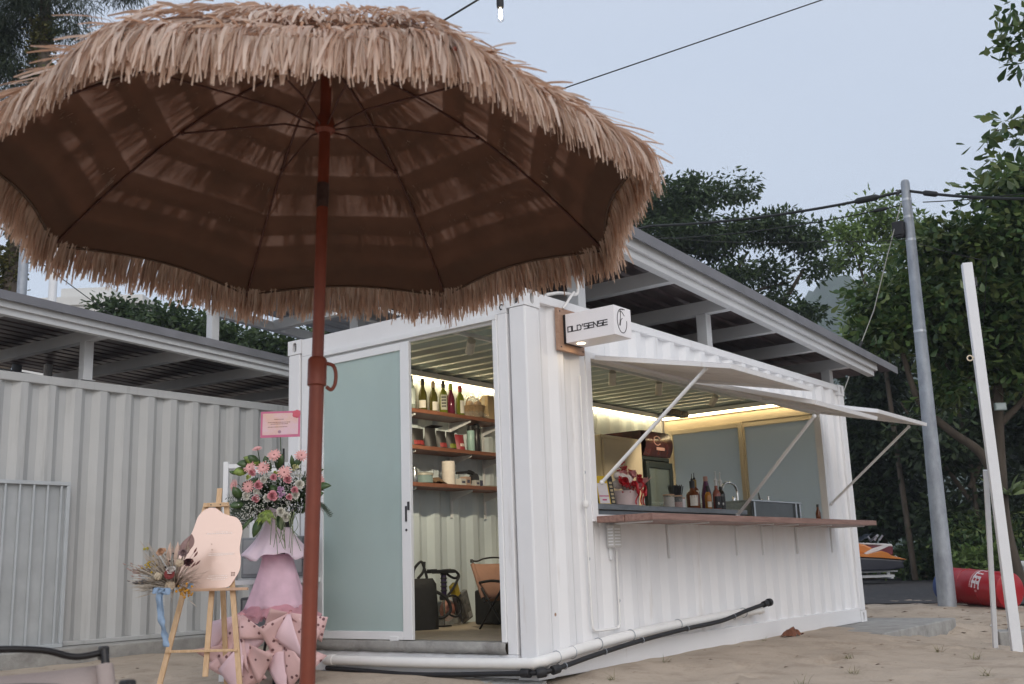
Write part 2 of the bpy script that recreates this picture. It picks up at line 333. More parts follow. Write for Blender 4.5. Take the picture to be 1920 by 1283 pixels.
# ================================================================== shipping-container parts
def corr(g, o, dr, nr, L, z0, z1, depth=.036, pitch=.278, th=.004, start=0.0, mi=(0, 1)):
    """trapezoid-corrugated sheet from o along dr, valleys pushed along nr (inwards)"""
    o = Vector(o); dr = Vector(dr); nr = Vector(nr)
    prof = [(0, 0), (.072, 0), (.139, 1), (.209, 1)]
    pts = []; k = int(math.floor(-start/pitch))-1; x = 0
    while True:
        done = False
        for px, d in prof:
            xx = start+k*pitch+px
            pts.append((xx, d))
            if xx > L: done = True
        k += 1
        if done: break
    def at(x):
        for (a, da), (b, db) in zip(pts[:-1], pts[1:]):
            if a <= x <= b: return da+(db-da)*((x-a)/(b-a) if b > a else 0)
        return 0
    xs = [0]+[p for p, _ in pts if 1e-4 < p < L-1e-4]+[L]
    A = [o+dr*x+nr*(at(x)*depth) for x in xs]; n = len(A)
    def put(P, off, m):
        vs = [(p+nr*off)+Vector((0, 0, z)) for z in (z0, z1) for p in P]
        g.add(vs, [(i, i+1, n+i+1, n+i) for i in range(n-1)], m)
    put(A, 0, mi[0]); put(A, th, mi[1])
    for z in (z0, z1):
        vs = [p+Vector((0, 0, z)) for p in A]+[p+nr*th+Vector((0, 0, z)) for p in A]
        g.add(vs, [(i, i+1, n+i+1, n+i) for i in range(n-1)], mi[0])
def casting(parent, c, sx, sy, mat=None):
    """corner casting with a real slot in its two outer faces; sx, sy say which way is out"""
    g = G(); w, l, h = .178, .162, .118; cx, cy, cz = c
    def plate(m, W_, H_, sw, sh):
        N = 24; outer = []; inner = []
        for i in range(N):
            t = 2*pi*i/N+pi/4; cx_, sy_ = math.cos(t), math.sin(t); k = max(abs(cx_), abs(sy_)); outer.append((cx_/k*W_/2, sy_/k*H_/2))
            inner.append((math.copysign(abs(cx_)**.6, cx_)*sw/2, math.copysign(abs(sy_)**.6, sy_)*sh/2))
        vs = [m @ Vector((x, y, 0)) for x, y in outer]+[m @ Vector((x, y, 0)) for x, y in inner]+[m @ Vector((x, y, -.03)) for x, y in inner]
        g.add(vs, [(i, (i+1) % N, N+(i+1) % N, N+i) for i in range(N)]+[(N+i, N+(i+1) % N, 2*N+(i+1) % N, 2*N+i) for i in range(N)], 0)
        g.add([m @ Vector((x, y, -.03)) for x, y in inner], [tuple(range(N))], 1)
    mx = Matrix.Translation((cx+sx*w/2, cy, cz)) @ Matrix(((0, 0, sx, 0), (1, 0, 0, 0), (0, 1, 0, 0), (0, 0, 0, 1)))
    my = Matrix.Translation((cx, cy+sy*l/2, cz)) @ Matrix(((1, 0, 0, 0), (0, 0, sy, 0), (0, 1, 0, 0), (0, 0, 0, 1)))
    plate(mx, l, h, .046, .08); plate(my, w, h, .046, .08)
    e = .035
    x0, x1 = sorted((cx-sx*w/2, cx+sx*w/2)); y0, y1 = sorted((cy-sy*l/2, cy+sy*l/2))
    for zz in (cz-h/2, cz+h/2): g.add([(x0, y0, zz), (x1, y0, zz), (x1, y1, zz), (x0, y1, zz)], [(0, 1, 2, 3)], 0)
    xb = cx-sx*w/2; yb = cy-sy*l/2
    g.add([(xb, y0, cz-h/2), (xb, y1, cz-h/2), (xb, y1, cz+h/2), (xb, y0, cz+h/2)], [(0, 1, 2, 3)], 0)
    g.add([(x0, yb, cz-h/2), (x1, yb, cz-h/2), (x1, yb, cz+h/2), (x0, yb, cz+h/2)], [(0, 1, 2, 3)], 0)
    return obj('corner_casting', g, [mat or PAINT, DARKM], parent)

# ================================================================== the bar in the container
CL, CW, CH = 6.058, 2.438, 2.591
bar = thing('container_bar', 'white shipping container turned into a bar with sliding door and open serving hatch', 'container', (0, 0, 0))
for px in (0, 1):
    for py in (0, 1):
        x0 = 0.004 if px == 0 else CL-.154; y0 = .004 if py == 0 else CW-.144
        g = G(); g.b2((x0, y0, .118), (x0+.15, y0+.14, CH-.118)); obj('corner_post', g, PAINT, bar, bevel=.012)
        for cz in (.059, CH-.059): casting(bar, (.089 if px == 0 else CL-.089, .081 if py == 0 else CW-.081, cz), -1 if px == 0 else 1, -1 if py == 0 else 1)
def rail(name, a, b, **k): g = G(); g.b2(a, b); return obj(name, g, k.get('mat', PAINT), bar, bevel=k.get('bevel', .006))
for y0 in (.004, CW-.064):
    rail('top_side_rail', (.18, y0, CH-.075), (CL-.18, y0+.06, CH-.008)); rail('bottom_side_rail', (.18, y0, .004), (CL-.18, y0+.06, .152))
    rail('rail_flange', (.18, y0+.002 if y0 < 1 else y0-.05, .002-.0), (CL-.18, (y0+.11) if y0 < 1 else y0+.058, .0045), bevel=0)
for x0 in (.004, CL-.074):
    rail('end_header', (x0, .165, CH-.150), (x0+.07, CW-.165, CH-.006)); rail('end_sill', (x0, .165, .004), (x0+.07, CW-.165, .152))
# side wall with the serving hatch
WX0, WX1, WZ0, WZ1 = .80, 5.25, 1.06, 2.20
def panel(o, dr, nr, L, z0, z1, start=0, name='wall_panel', mi=(0, 1), th=.004):
    g = G(); corr(g, o, dr, nr, L, z0, z1, start=start, mi=mi, th=th); return obj(name, g, [PAINT, INNER], bar)
ST = -.05
panel((.154, .012, 0), (1, 0, 0), (0, 1, 0), WX0-.07-.154, .152, CH-.075, ST)
panel((WX0-.07, .012, 0), (1, 0, 0), (0, 1, 0), WX1-WX0+.14, .152, WZ0-.05, ST-(WX0-.07-.154))
panel((WX0-.07, .012, 0), (1, 0, 0), (0, 1, 0), WX1-WX0+.14, WZ1+.05, CH-.075, ST-(WX0-.07-.154))
panel((WX1+.07, .012, 0), (1, 0, 0), (0, 1, 0), CL-.154-WX1-.07, .152, CH-.075, ST-(WX1+.07-.154))
# far long wall and its inner face
panel((.154, CW-.012, 0), (1, 0, 0), (0, -1, 0), CL-.308, .152, CH-.075, .03)
g = G()
for x0 in (WX0-.07, WX1): g.b2((x0, .002, WZ0-.05), (x0+.07, .075, WZ1+.05))
g.b2((WX0, .002, WZ0-.05), (WX1, .075, WZ0)); g.b2((WX0, .002, WZ1), (WX1, .075, WZ1+.05)); obj('hatch_frame', g, PAINT, bar, bevel=.003)
# roof, ceiling, floor
g = G(); n = 27
cor = []
for i in range(n*4+1):
    k = i % 4; cor.append((.08+(CL-.16)*i/(n*4), CH-.075+(.0 if k in (0, 1) else .032)))
g.grid([[(x, .065, z) for x, z in cor], [(x, CW-.065, z) for x, z in cor]], 1)
g.grid([[(x, .065, z+.006) for x, z in cor], [(x, CW-.065, z+.006) for x, z in cor]], 0)
obj('roof_sheet', g, [PAINT, M('ceiling_sheet', (.42, .50, .49), .3, .15, .1, 3)], bar)  # ceiling colour is tinted with the same teal light
g = G(); g.b2((.075, .066, .155), (CL-.075, CW-.066, .222)); obj('floor_deck', g, M('vinyl_floor', (.42, .35, .27), .6, 0, 0, grain=((.33, .27, .20), (1, 9, 9), 3)), bar)
# far end: frosted glazed doors in a pale frame
dr = obj('glazed_partition', (lambda g: (g.b2((5.93, .17, 2.30), (5.985, 2.27, 2.42)), g.b2((5.93, .17, .222), (5.985, .27, 2.30)), g.b2((5.93, 2.20, .222), (5.985, 2.27, 2.30)), g)[-1])(G()), M('cream_frame', (.70, .60, .44), .45, 0, .05, 3), bar, bevel=.003)
for y0, y1, xx in ((.27, 1.25, 5.955), (1.22, 2.20, 5.925)):
    g = G(); w = .05
    g.b2((xx-.018, y0, .225), (xx+.018, y0+w, 2.297)); g.b2((xx-.018, y1-w, .225), (xx+.018, y1, 2.297)); g.b2((xx-.018, y0+w, 2.24), (xx+.018, y1-w, 2.297)); g.b2((xx-.018, y0+w, .225), (xx+.018, y1-w, .30))
    lf = obj('glazed_leaf', g, M('cream_frame', ()), bar, bevel=.003)
    g = G(); g.b2((xx-.004, y0+w+.001, .301), (xx+.004, y1-w-.001, 2.239)); obj('pane', g, M('grey_frosted_glass', (.78, .83, .83), .45, 0, .02, 2, transl=.86), lf)
# door end: frame, head track, leaf, threshold
for ya, yb_ in ((.165, .247), (2.105, 2.272)): g = G(); g.b2((.004, ya, .1525), (.10, yb_, CH-.15)); obj('end_panel', g, PAINT, bar, bevel=.006)
g = G(); g.b2((-.012, .247, .232), (.075, .283, 2.405)); g.b2((-.012, 2.066, .232), (.075, 2.104, 2.405)); g.b2((-.018, .247, 2.405), (.08, 2.104, 2.441)); g.b2((.02, .285, 2.385), (.045, 2.065, 2.405))
obj('door_frame', g, ALU, bar, bevel=.002)
g = G(); x0, x1 = -.008, .022
g.b2((x0, 1.083, .236), (x1, 1.172, 2.386)); g.b2((x0, 2.006, .236), (x1, 2.064, 2.386)); g.b2((x0, 1.173, 2.328), (x1, 2.005, 2.386)); g.b2((x0, 1.173, .236), (x1, 2.005, .294)); g.b2((-.012, 1.22, .226), (.0, 1.30, .262))
leaf = obj('sliding_door', g, ALU, bar, bevel=.003)
g = G(); g.b2((.004, 1.173, .295), (.012, 2.005, 2.327)); obj('pane', g, FROST, leaf)
g = G(); g.b2((-.0125, 1.092, 1.14), (-.0085, 1.112, 1.20)); g.b2((-.0135, 1.118, 1.06), (-.0085, 1.133, 1.17)); g.lathe([(.009, 0), (.009, .004)], m=T(-.0085, 1.125, 1.0) @ RY(-pi/2), n=10); obj('handle', g, DARKM, leaf)
g = G(); yy = np.linspace(.252, 2.1, 40); top = []; bot = []
P = [[(-.005-.012*random.random(), y, .150+.010*random.random()) for y in yy], [(-.02, y, .19+.006*random.random()) for y in yy], [(-.012, y, .226+.004*random.random()) for y in yy], [(.09, y, .2305) for y in yy]]
g.grid(P); obj('threshold', g, CONC, bar, smooth=40, solid=.006)
# shelves on the far wall
for z in (2.080, 1.755, 1.430):
    g = G(); g.b2((.86, 2.10, z), (2.62, 2.385, z+.034)); sh = obj('wall_shelf', g, SHELFW, bar, bevel=.003)
    for xx in (1.18, 1.95, 2.45):
        g = G(); g.b2((xx, 2.385, z-.25), (xx+.028, 2.397, z-.001)); g.add([(xx+.010, 2.13, z-.003), (xx+.018, 2.13, z-.003), (xx+.018, 2.385, z-.003), (xx+.010, 2.385, z-.003), (xx+.010, 2.13, z-.02), (xx+.018, 2.13, z-.02), (xx+.018, 2.385, z-.09), (xx+.010, 2.385, z-.09)], [(0, 1, 2, 3), (7, 6, 5, 4), (0, 4, 5, 1), (1, 5, 6, 2), (2, 6, 7, 3), (3, 7, 4, 0)]); obj('bracket', g, ALU, sh)
g = G(); g.b2((1.96, 2.388, 1.18), (1.985, 2.398, 2.08)); obj('shelf_upright', g, ALU, bar)
# cove trim and LED strips
g = G(); g.b2((.30, 2.29, 2.462), (5.90, 2.39, 2.512)); obj('ceiling_trim', g, ALU, bar); g = G(); g.b2((5.82, .30, 2.452), (5.92, 2.28, 2.502)); obj('ceiling_trim', g, ALU, bar)
g = G(); g.b2((.35, 2.335, 2.440), (5.85, 2.350, 2.4605)); obj('led_strip', g, WLED, bar)
g = G(); g.b2((5.86, .35, 2.432), (5.875, 2.25, 2.4505)); obj('led_strip', g, WLED, bar)
g = G(); g.b2((5.905, .3, 2.425), (5.92, 2.25, 2.451)); obj('cove_board', g, M('cream_frame', ()), bar)
# timber ledge with steel brackets
g = G(); PL = [(.775, .005), (5.35, .005), (5.345, -.445), (.79, -.45)]
for k in range(2):
    a, b = (-.222, .002) if k == 0 else (-.450, -.226)
    g = G(); g.b2((.772+.01*k, a, 1.000), (5.35, b, 1.0465)); pl = obj('ledge_plank', g, WOOD, bar, bevel=.003)
for xx in (.92, 1.78, 2.98, 3.52, 4.32, 5.22):
    g = G(); g.b2((xx, -.012, .74), (xx+.022, .008, .998)); g.b2((xx+.003, -.36, .988), (xx+.019, -.0125, .998)); obj('ledge_bracket', g, ALU, bar)
# steel worktop behind the hatch
DSTEEL = M('dull_steel', (.17, .18, .19), .35, .6, .25, 5, stretch=(1, 6, 6))
g = G(); g.b2((.60, .09, 1.105), (3.46, .68, 1.148)); g.b2((.60, .12, 1.062), (3.46, .14, 1.104)); obj('steel_worktop', g, DSTEEL, bar, bevel=.004)
for xx in (.70, 1.9, 3.1, 3.4):
    for yy_ in (.16, .62): g = G(); g.b2((xx, yy_, .222), (xx+.04, yy_+.04, 1.061)); obj('worktop_leg', g, STEEL, bar)
# awning flaps, each held by a strut
for i, (xa, xb, zo, sx, st, sb) in enumerate(((.83, 2.27, 1.985, .88, (.9, -.875, 2.012), (.845, -.012, 1.29)), (2.30, 3.73, 1.885, 3.0, (2.42, -1.03, 1.80), (3.02, -.02, 1.09)), (3.76, 5.22, 1.955, 5.2, (5.205, -.925, 1.955), (5.30, -.012, 1.245)))):
    H = Vector((0, -.012, 2.205)); E_ = Vector((0, -1.10, zo)); d = (E_-H).normalized(); nn = Vector((0, -d.z, d.y)); 
    if nn.z < 0: nn = -nn
    def q(x, t, o): p = H+d*t+nn*o; return (x, p.y, p.z)
    Lf = (E_-H).length
    g = G()
    for x0, x1, t0, t1, o0, o1 in ((xa, xb, 0, Lf, .020, .0225), (xa, xa+.03, 0, Lf, -.012, .0195), (xb-.03, xb, 0, Lf, -.012, .0195), (xa+.031, xb-.031, Lf-.03, Lf, -.012, .0195), (xa+.031, xb-.031, 0, .03, -.012, .0195)):
        vs = [q(x, t, o) for o in (o0, o1) for x, t in ((x0, t0), (x1, t0), (x1, t1), (x0, t1))]
        g.add(vs, [(3, 2, 1, 0), (4, 5, 6, 7), (0, 1, 5, 4), (1, 2, 6, 5), (2, 3, 7, 6), (3, 0, 4, 7)])
    fl = obj('awning_flap', g, PAINT, bar, bevel=.002)
    g = G(); n = 4
    for k in range(n):
        x0 = xa+.035+(xb-xa-.07)*k/n; x1 = xa+.035+(xb-xa-.07)*(k+1)/n-.004; o = .010+.002*(k % 2)
        vs = [q(x, t, oo) for oo in (o, o+.004) for x, t in ((x0, .035), (x1, .035), (x1, Lf-.035), (x0, Lf-.035))]
        g.add(vs, [(3, 2, 1, 0), (4, 5, 6, 7), (0, 1, 5, 4), (1, 2, 6, 5), (2, 3, 7, 6), (3, 0, 4, 7)])
    obj('flap_lining', g, M('flap_lining', (.78, .74, .72), .5, 0, .1, 2, dirt=((.46, .41, .38), .55, .75, 2, (1, 4, 4))), fl)
    g = G(); g.tube([sb, st], .0135, 10); g.ball(sb, .02); g.ball(st, .018); obj('strut', g, ALU, fl, smooth=40)
    for xx in (xa+.2, xb-.2):
        g = G(); g.tube([(xx-.04, -.012, 2.212), (xx+.04, -.012, 2.212)], .011, 8); obj('hinge', g, PAINT, fl)
# ceiling track with spot heads
tr = thing('track_light', 'pale ceiling track with four small spot heads inside the bar', 'ceiling light', (0, .84, 2.44))
g = G(); g.b2((.10, -.016, .0), (5.2, .016, .028)); obj('track_rail', g, ALU, tr)
SPOT = M('spot_housing', (.62, .58, .50), .4)
for k, xx in enumerate((.43, 2.45, 3.30, 4.48)):
    ax = (Vector((1.35, 1.52, -1.25)) if k == 0 else Vector((.35, .75 if k == 3 else .3, -.75))).normalized(); g = G(); base = Vector((xx, 0, -.06))
    g.b2((xx-.03, -.014, -.004), (xx+.03, .014, -.001)); g.tube([(xx, 0, -.002), (xx, 0, -.06)], .008, 8); q4 = base+ax*.045
    m4 = Matrix.Translation(base-ax*.045) @ ax.to_track_quat('Z', 'Y').to_matrix().to_4x4()
    g.lathe([(.03, 0), (.034, .004), (.034, .125), (.029, .126), (.027, .118)], m=m4, n=18); h = obj('spot_head', g, SPOT, tr, smooth=40)
    g = G(); g.lathe([(.024, .1195), (.024, .1215)], m=m4, n=14); obj('lens', g, LAMPGLOW, h)
    sp = bpy.data.lights.new('spot', 'SPOT'); sp.energy = 115 if k == 0 else 55; sp.spot_size = R(75); sp.spot_blend = .6; sp.color = (1, .86, .62); sp.shadow_soft_size = .03
    so = bpy.data.objects.new('spot_lamp', sp); link(so, tr); so.location = base+ax*.09; so.rotation_euler = (-ax).to_track_quat('Z', 'Y').to_euler()

# ================================================================== the grey container at the back
gc = thing('storage_container', 'plain grey-white corrugated storage container standing on a low plinth behind the easel', 'container', (-2.5, 5.6, .12))
gl = 6.058; H2 = 2.591
for px in (0, 1):
    x0 = .004 if px == 0 else gl-.154
    g = G(); g.b2((x0, .004, .118), (x0+.15, .144, H2-.118)); obj('corner_post', g, GREYP, gc, bevel=.012)
    for cz in (.059, H2-.059): casting(gc, (.089 if px == 0 else gl-.089, .081, cz), -1 if px == 0 else 1, -1, GREYP)
g = G(); g.b2((.18, .004, H2-.09), (gl-.18, .064, H2-.006)); obj('top_side_rail', g, GREYP, gc, bevel=.006)
g = G(); g.b2((.18, .006, .002), (gl-.18, .05, .045)); obj('bottom_side_rail', g, GREYP, gc, bevel=.006)
g = G(); corr(g, (.154, .012, 0), (1, 0, 0), (0, 1, 0), gl-.308, .045, H2-.09, depth=.048, start=.10, mi=(0, 0)); obj('wall_panel', g, GREYP, gc)
g = G(); g.b2((.07, 2.36, .01), (gl-.07, 2.43, H2-.01)); obj('back_wall', g, GREYP, gc)
for x0 in (.005, gl-.045): g = G(); g.b2((x0, .16, .01), (x0+.04, 2.35, H2-.01)); obj('end_wall', g, GREYP, gc)
g = G(); g.b2((.07, .07, H2-.05), (gl-.07, 2.355, H2-.02)); obj('roof_panel', g, GREYP, gc)
# metal grille gate leaning on it
gt = thing('barred_gate_panel', 'flat pale metal frame with upright bars standing against the grey container wall', 'gate', (-1.45, 5.54, .12))
PALEM = M('pale_blue_grey_paint', (.50, .53, .55), .45, 0, .08, 4, .1, 30)
gw, ghh = 1.38, 1.55
for n_, a_, b_ in (('frame_rail', (0, -.02, ghh-.035), (gw, .015, ghh)), ('frame_rail', (0, -.02, .0), (gw, .015, .035)), ('frame_stile', (0, -.02, .036), (.035, .015, ghh-.036)), ('frame_stile', (gw-.035, -.02, .036), (gw, .015, ghh-.036))):
    g = G(); g.b2(a_, b_); obj(n_, g, PALEM, gt, bevel=.003)
g = G(); g.b2((.03, .017, .03), (gw-.03, .021, ghh-.03)); obj('backing_sheet', g, M('pale_sheet', (.43, .45, .46), .5, 0, .12, 3, .3, 5), gt)
bme = None
for k in range(10):
    xx = .1375*(k+.25)+.02
    if bme is None: g = G(); g.b2((-.008, -.014, .036), (.008, .002, ghh-.036)); o = obj('upright_bar', g, PALEM, gt); bme = o.data; o.location.x = xx
    else: o = bpy.data.objects.new('upright_bar', bme); link(o, gt); o.location.x = xx

# ================================================================== shelter roofs over the two containers
SL = -.05
def shelter(name, label, y0, y1, x0, x1, zf, cross, posts, at=(0, 0, 0), over=.28, edge_drop=0, under=None):
    """mono-pitch roof: edge beams along x at y0 and y1, cross beams, purlins, ribbed sheet, short posts"""
    t = thing(name, label, 'roof', at)
    zy = lambda y: zf+(y-y0)*edge_drop
    def bm_(n_, xa, xb, y, w, z0, z1, mat):   # beam along x with the roof's slope
        g = G(); A = [(xa, zy(y)+SL*xa), (xb, zy(y)+SL*xb)]
        vs = [(x, yy, z+dz) for x, z in A for yy, dz in ((y, z0), (y+w, z0), (y+w, z1), (y, z1))]
        g.add(vs, [(0, 1, 2, 3), (7, 6, 5, 4), (0, 4, 5, 1), (1, 5, 6, 2), (2, 6, 7, 3), (3, 7, 4, 0)]); return obj(n_, g, mat, t, bevel=.003)
    bm_('edge_beam', x0, x1, y0, .075, 0, .105, STEELW); bm_('edge_purlin', x0, x1+.03, y0-.035, .034, .062, .165, STEELW); bm_('edge_beam', x0, x1, y1-.075, .075, 0, .105, STEELW)
    for x in cross:
        g = G(); za, zb = zy(y0+.08)+SL*x+.0, zy(y1-.08)+SL*x; vs = [(xx, yy, z+dz) for yy, z in ((y0+.077, za), (y1-.077, zb)) for xx, dz in ((x-.045, .002), (x+.045, .002), (x+.045, .12), (x-.045, .12))]
        g.add(vs, [(0, 1, 2, 3), (7, 6, 5, 4), (0, 4, 5, 1), (1, 5, 6, 2), (2, 6, 7, 3), (3, 7, 4, 0)]); obj('cross_beam', g, STEELW, t, bevel=.003)
    g = G(); xs = []; k = 0; ys = []
    y = y0-.07
    while y < y1+.07: ys += [(y, 0), (y+.02, .022), (y+.045, .022), (y+.065, 0)]; y += .19
    for off, mi in ((.168, 1), (.175, 0)):
        g.grid([[(x, yv, zy(yv)+SL*x+off+dz) for yv, dz in ys] for x in (x0-.05, x1+over)], mi)
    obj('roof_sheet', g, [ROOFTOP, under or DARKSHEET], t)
    g = G(); ye = y0-.085
    vs = [(x, yy, zy(y0)+SL*x+dz) for x in (x0-.05, x1+over) for yy, dz in ((ye, .12), (ye+.012, .12), (ye+.012, .205), (ye, .205))]
    g.add(vs, [(0, 1, 2, 3), (7, 6, 5, 4), (0, 4, 5, 1), (1, 5, 6, 2), (2, 6, 7, 3), (3, 7, 4, 0)]); obj('sheet_edge_trim', g, ROOFTOP, t)
    for px, py, pz in posts:
        g = G(); zt = zy(py)+SL*px+.0; g.b2((px-.05, py-.05, pz), (px+.05, py+.05, zt)); g.b2((px-.075, py-.075, pz), (px+.075, py+.075, pz+.008)); obj('post', g, STEELW, t, bevel=.004)
    return t
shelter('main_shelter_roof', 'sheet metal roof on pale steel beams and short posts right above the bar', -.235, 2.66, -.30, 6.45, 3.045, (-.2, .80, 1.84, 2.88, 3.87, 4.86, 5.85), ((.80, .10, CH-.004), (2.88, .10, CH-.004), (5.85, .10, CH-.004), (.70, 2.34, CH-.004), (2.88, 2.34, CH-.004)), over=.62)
shelter('link_roof', 'sheet roof with lamplit underside and tube lamps bridging the gap between the two containers', 2.75, 5.46, 1.40, 8.6, 3.655, (2.33, 3.6, 5.2, 6.8, 8.2), ((1.45, 5.40, 3.245), (5.2, 5.40, 2.9), (5.2, 2.85, -.1), (8.3, 2.85, -.1)), under=M('tubelit_sheet_underside', (.30, .32, .36), .4, .2, .1, 2))  # tube light on the underside is put into its lighter colour
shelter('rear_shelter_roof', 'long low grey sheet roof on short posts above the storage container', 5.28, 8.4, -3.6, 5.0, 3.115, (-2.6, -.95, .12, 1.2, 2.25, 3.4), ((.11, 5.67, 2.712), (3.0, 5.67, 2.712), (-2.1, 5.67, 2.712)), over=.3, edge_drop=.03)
for k, (a_, b_, lb) in enumerate((((1.52, 4.17, 3.60), (2.42, 4.24, 3.60), 'lit white tube lamp under the link roof, nearer the parasol pole'), ((2.62, 4.28, 3.60), (3.55, 4.35, 3.60), 'lit white tube lamp under the link roof, further along above the door header'))):
    t = thing('tube_lamp', lb, 'tube light', a_, 0, 'tube lamps under the roof'); a_ = Vector(a_); d = Vector(b_)-a_
    g = G(); g.bar((0, 0, .03), d+Vector((0, 0, .03)), .05, .03); obj('lamp_batten', g, ALU, t); g = G(); g.tube([(0, 0, 0), d], .014, 10); obj('tube', g, TUBE, t)
    e = bpy.data.lights.new('tube_light', 'AREA'); e.shape = 'RECTANGLE'; e.size = .7; e.size_y = .03; e.energy = 3; e.color = (.93, .97, 1)
    eo = bpy.data.objects.new('tube_light', e); link(eo, t); eo.location = d*.5+Vector((0, 0, -.02)); eo.rotation_euler = (0, 0, math.atan2(d.y, d.x))
# ================================================================== thatched parasol
C0 = Vector((-3.637, -1.962, 1.765)); un = Vector((.0475, .0130, .99878)).normalized(); ua = Vector((0, 1, 0)).cross(un).normalized(); ub = un.cross(ua)
HR, UR, UH = 1.85, .96, .475; UB = C0-un*HR
um = thing('thatched_parasol', 'tan straw-fringed beach parasol on a red-brown pole in front of the bar', 'parasol')
um.matrix_world = Matrix(((ua.x, ub.x, un.x, UB.x), (ua.y, ub.y, un.y, UB.y), (ua.z, ub.z, un.z, UB.z), (0, 0, 0, 1)))
REDM = M('red_brown_metal', (.215, .050, .026), .42, .1, .12, 12, .1, 40)
g = G(); g.lathe([(.0205, -.35), (.0205, 1.335)], n=20); lp = obj('lower_pole', g, REDM, um, smooth=40)
for z in (.95, 1.05, 1.15, 1.25): g = G(); g.lathe([(.004, 0), (.004, .003)], m=T(.0203, 0, z) @ RY(pi/2), n=8); obj('peg_hole', g, DARKM, lp)
g = G(); g.lathe([(.0215, 1.31), (.0265, 1.313), (.0265, 1.385), (.0215, 1.392)], n=20); cl = obj('pole_collar', g, REDM, um, smooth=40)
g = G(); dd = Vector((.62, -.78, 0)); dd = Vector((dd.dot(ua), dd.dot(ub), 0)).normalized()
pp = spline([dd*.026+Vector((0, 0, 1.375)), dd*.044+Vector((0, 0, 1.368)), dd*.052+Vector((0, 0, 1.345)), dd*.050+Vector((0, 0, 1.315)), dd*.040+Vector((0, 0, 1.300)), dd*.027+Vector((0, 0, 1.308))], 5); g.tube(pp, .0052, 8); obj('clamp_handle', g, REDM, cl, smooth=60)
g = G(); g.lathe([(.0165, 1.33), (.0165, HR+UH-.01)], n=18); obj('upper_pole', g, REDM, um, smooth=40)
g = G(); g.lathe([(.0172, HR-.01), (.0178, HR-.005), (.0178, HR+.06), (.0172, HR+.065)], n=18); obj('tilt_joint', g, M('worn_steel', (.14, .10, .09), .35, .7, .4, 30), um, smooth=40)
g = G(); g.lathe([(.020, HR+.225), (.030, HR+.235), (.030, HR+.252), (.020, HR+.285)], n=16); rn = obj('runner', g, REDM, um, smooth=40)
g = G(); g.lathe([(.02, HR+UH-.02), (.035, HR+UH-.012), (.035, HR+UH+.004), (.02, HR+UH+.03), (.006, HR+UH+.05)], n=16); obj('crown_cap', g, REDM, um, smooth=40)
ang = [1.907-k*pi/4 for k in range(8)]
zc = lambda u: HR+UH*(1-max(u, 0)**1.75)
def ribp(k, u, o=0): a = ang[k % 8]; return Vector((UR*u*math.cos(a), UR*u*math.sin(a), zc(u)+o))
RIBM = M('rib_metal', (.085, .028, .018), .45, .1, .1)
for k in range(8):
    g = G(); g.tube([ribp(k, .03+.97*i/14, -.007) for i in range(15)], .0038, 7); rb = obj('rib', g, RIBM, um, smooth=60)
    g = G(); g.ball(ribp(k, 1.0, -.006), .007, 8, 5); obj('rib_tip', g, REDM, rb)
    g = G(); a = ang[k]; g.tube([Vector((.028*math.cos(a), .028*math.sin(a), HR+.243)), ribp(k, .27, 0)*.5+Vector((.014*math.cos(a), .014*math.sin(a), HR+.243))*.5+Vector((0, 0, -.055)), ribp(k, .52, -.014)], .0032, 7); g.ball(ribp(k, .52, -.012), .008, 8, 5); obj('stretcher', g, RIBM, um, smooth=60)
def fab(k, w, u, o=0):
    uu = u*(1-.045*math.sin(pi*w)*u**3); p = ribp(k, uu, o).lerp(ribp(k+1, uu, o), w); p.z -= .012*math.sin(pi*w)*uu; return p
g = G(); rows = []
NW, NU = 9, 18
for k in range(8): g.grid([[fab(k, j/(NW-1), .03+.97*i/(NU-1)) for j in range(NW)] for i in range(NU)])
FAB = M('brown_parasol_cloth', (.26, .152, .106), .85, 0, .06, 14, transl=.62, bump=.1, bs=300)
cv = obj('canopy', g, FAB, um, smooth=60)
TIERS = ((.12, .17), (.29, .17), (.45, .165), (.61, .165), (.77, .16), (.925, .205))
g = G()
for u, _ in TIERS[:-1]:
    for k in range(8): g.grid([[fab(k, j/8, uu, .004) for j in range(9)] for uu in (u-.055, u-.03, u-.005, u+.022)])
for k in range(8): g.grid([[fab(k, j/8, uu, .005) for j in range(9)] for uu in (.83, .87, .91, .95)])  # extra cloth ring, added to keep light out of the outer zone
obj('tape_and_shade_ring', g, FAB, cv, smooth=60)
g = G()
for k in range(8): g.tube([fab(k, j/10, 1.0, -.002) for j in range(11)], .0042, 6)
obj('hem_piping', g, M('hem_tape', (.10, .06, .04), .8, 0, .1), cv, smooth=60)
STRAW = M('straw_fringe', (.5, .36, .26), .8, 0, .10, 3, island=[(.49, .35, .265), (.63, .50, .405), (.76, .65, .56), (.57, .425, .33), (.83, .74, .67), (.41, .285, .21), (.67, .55, .46), (.74, .62, .53)], transl=.38, ttint=(1, .70, .52))
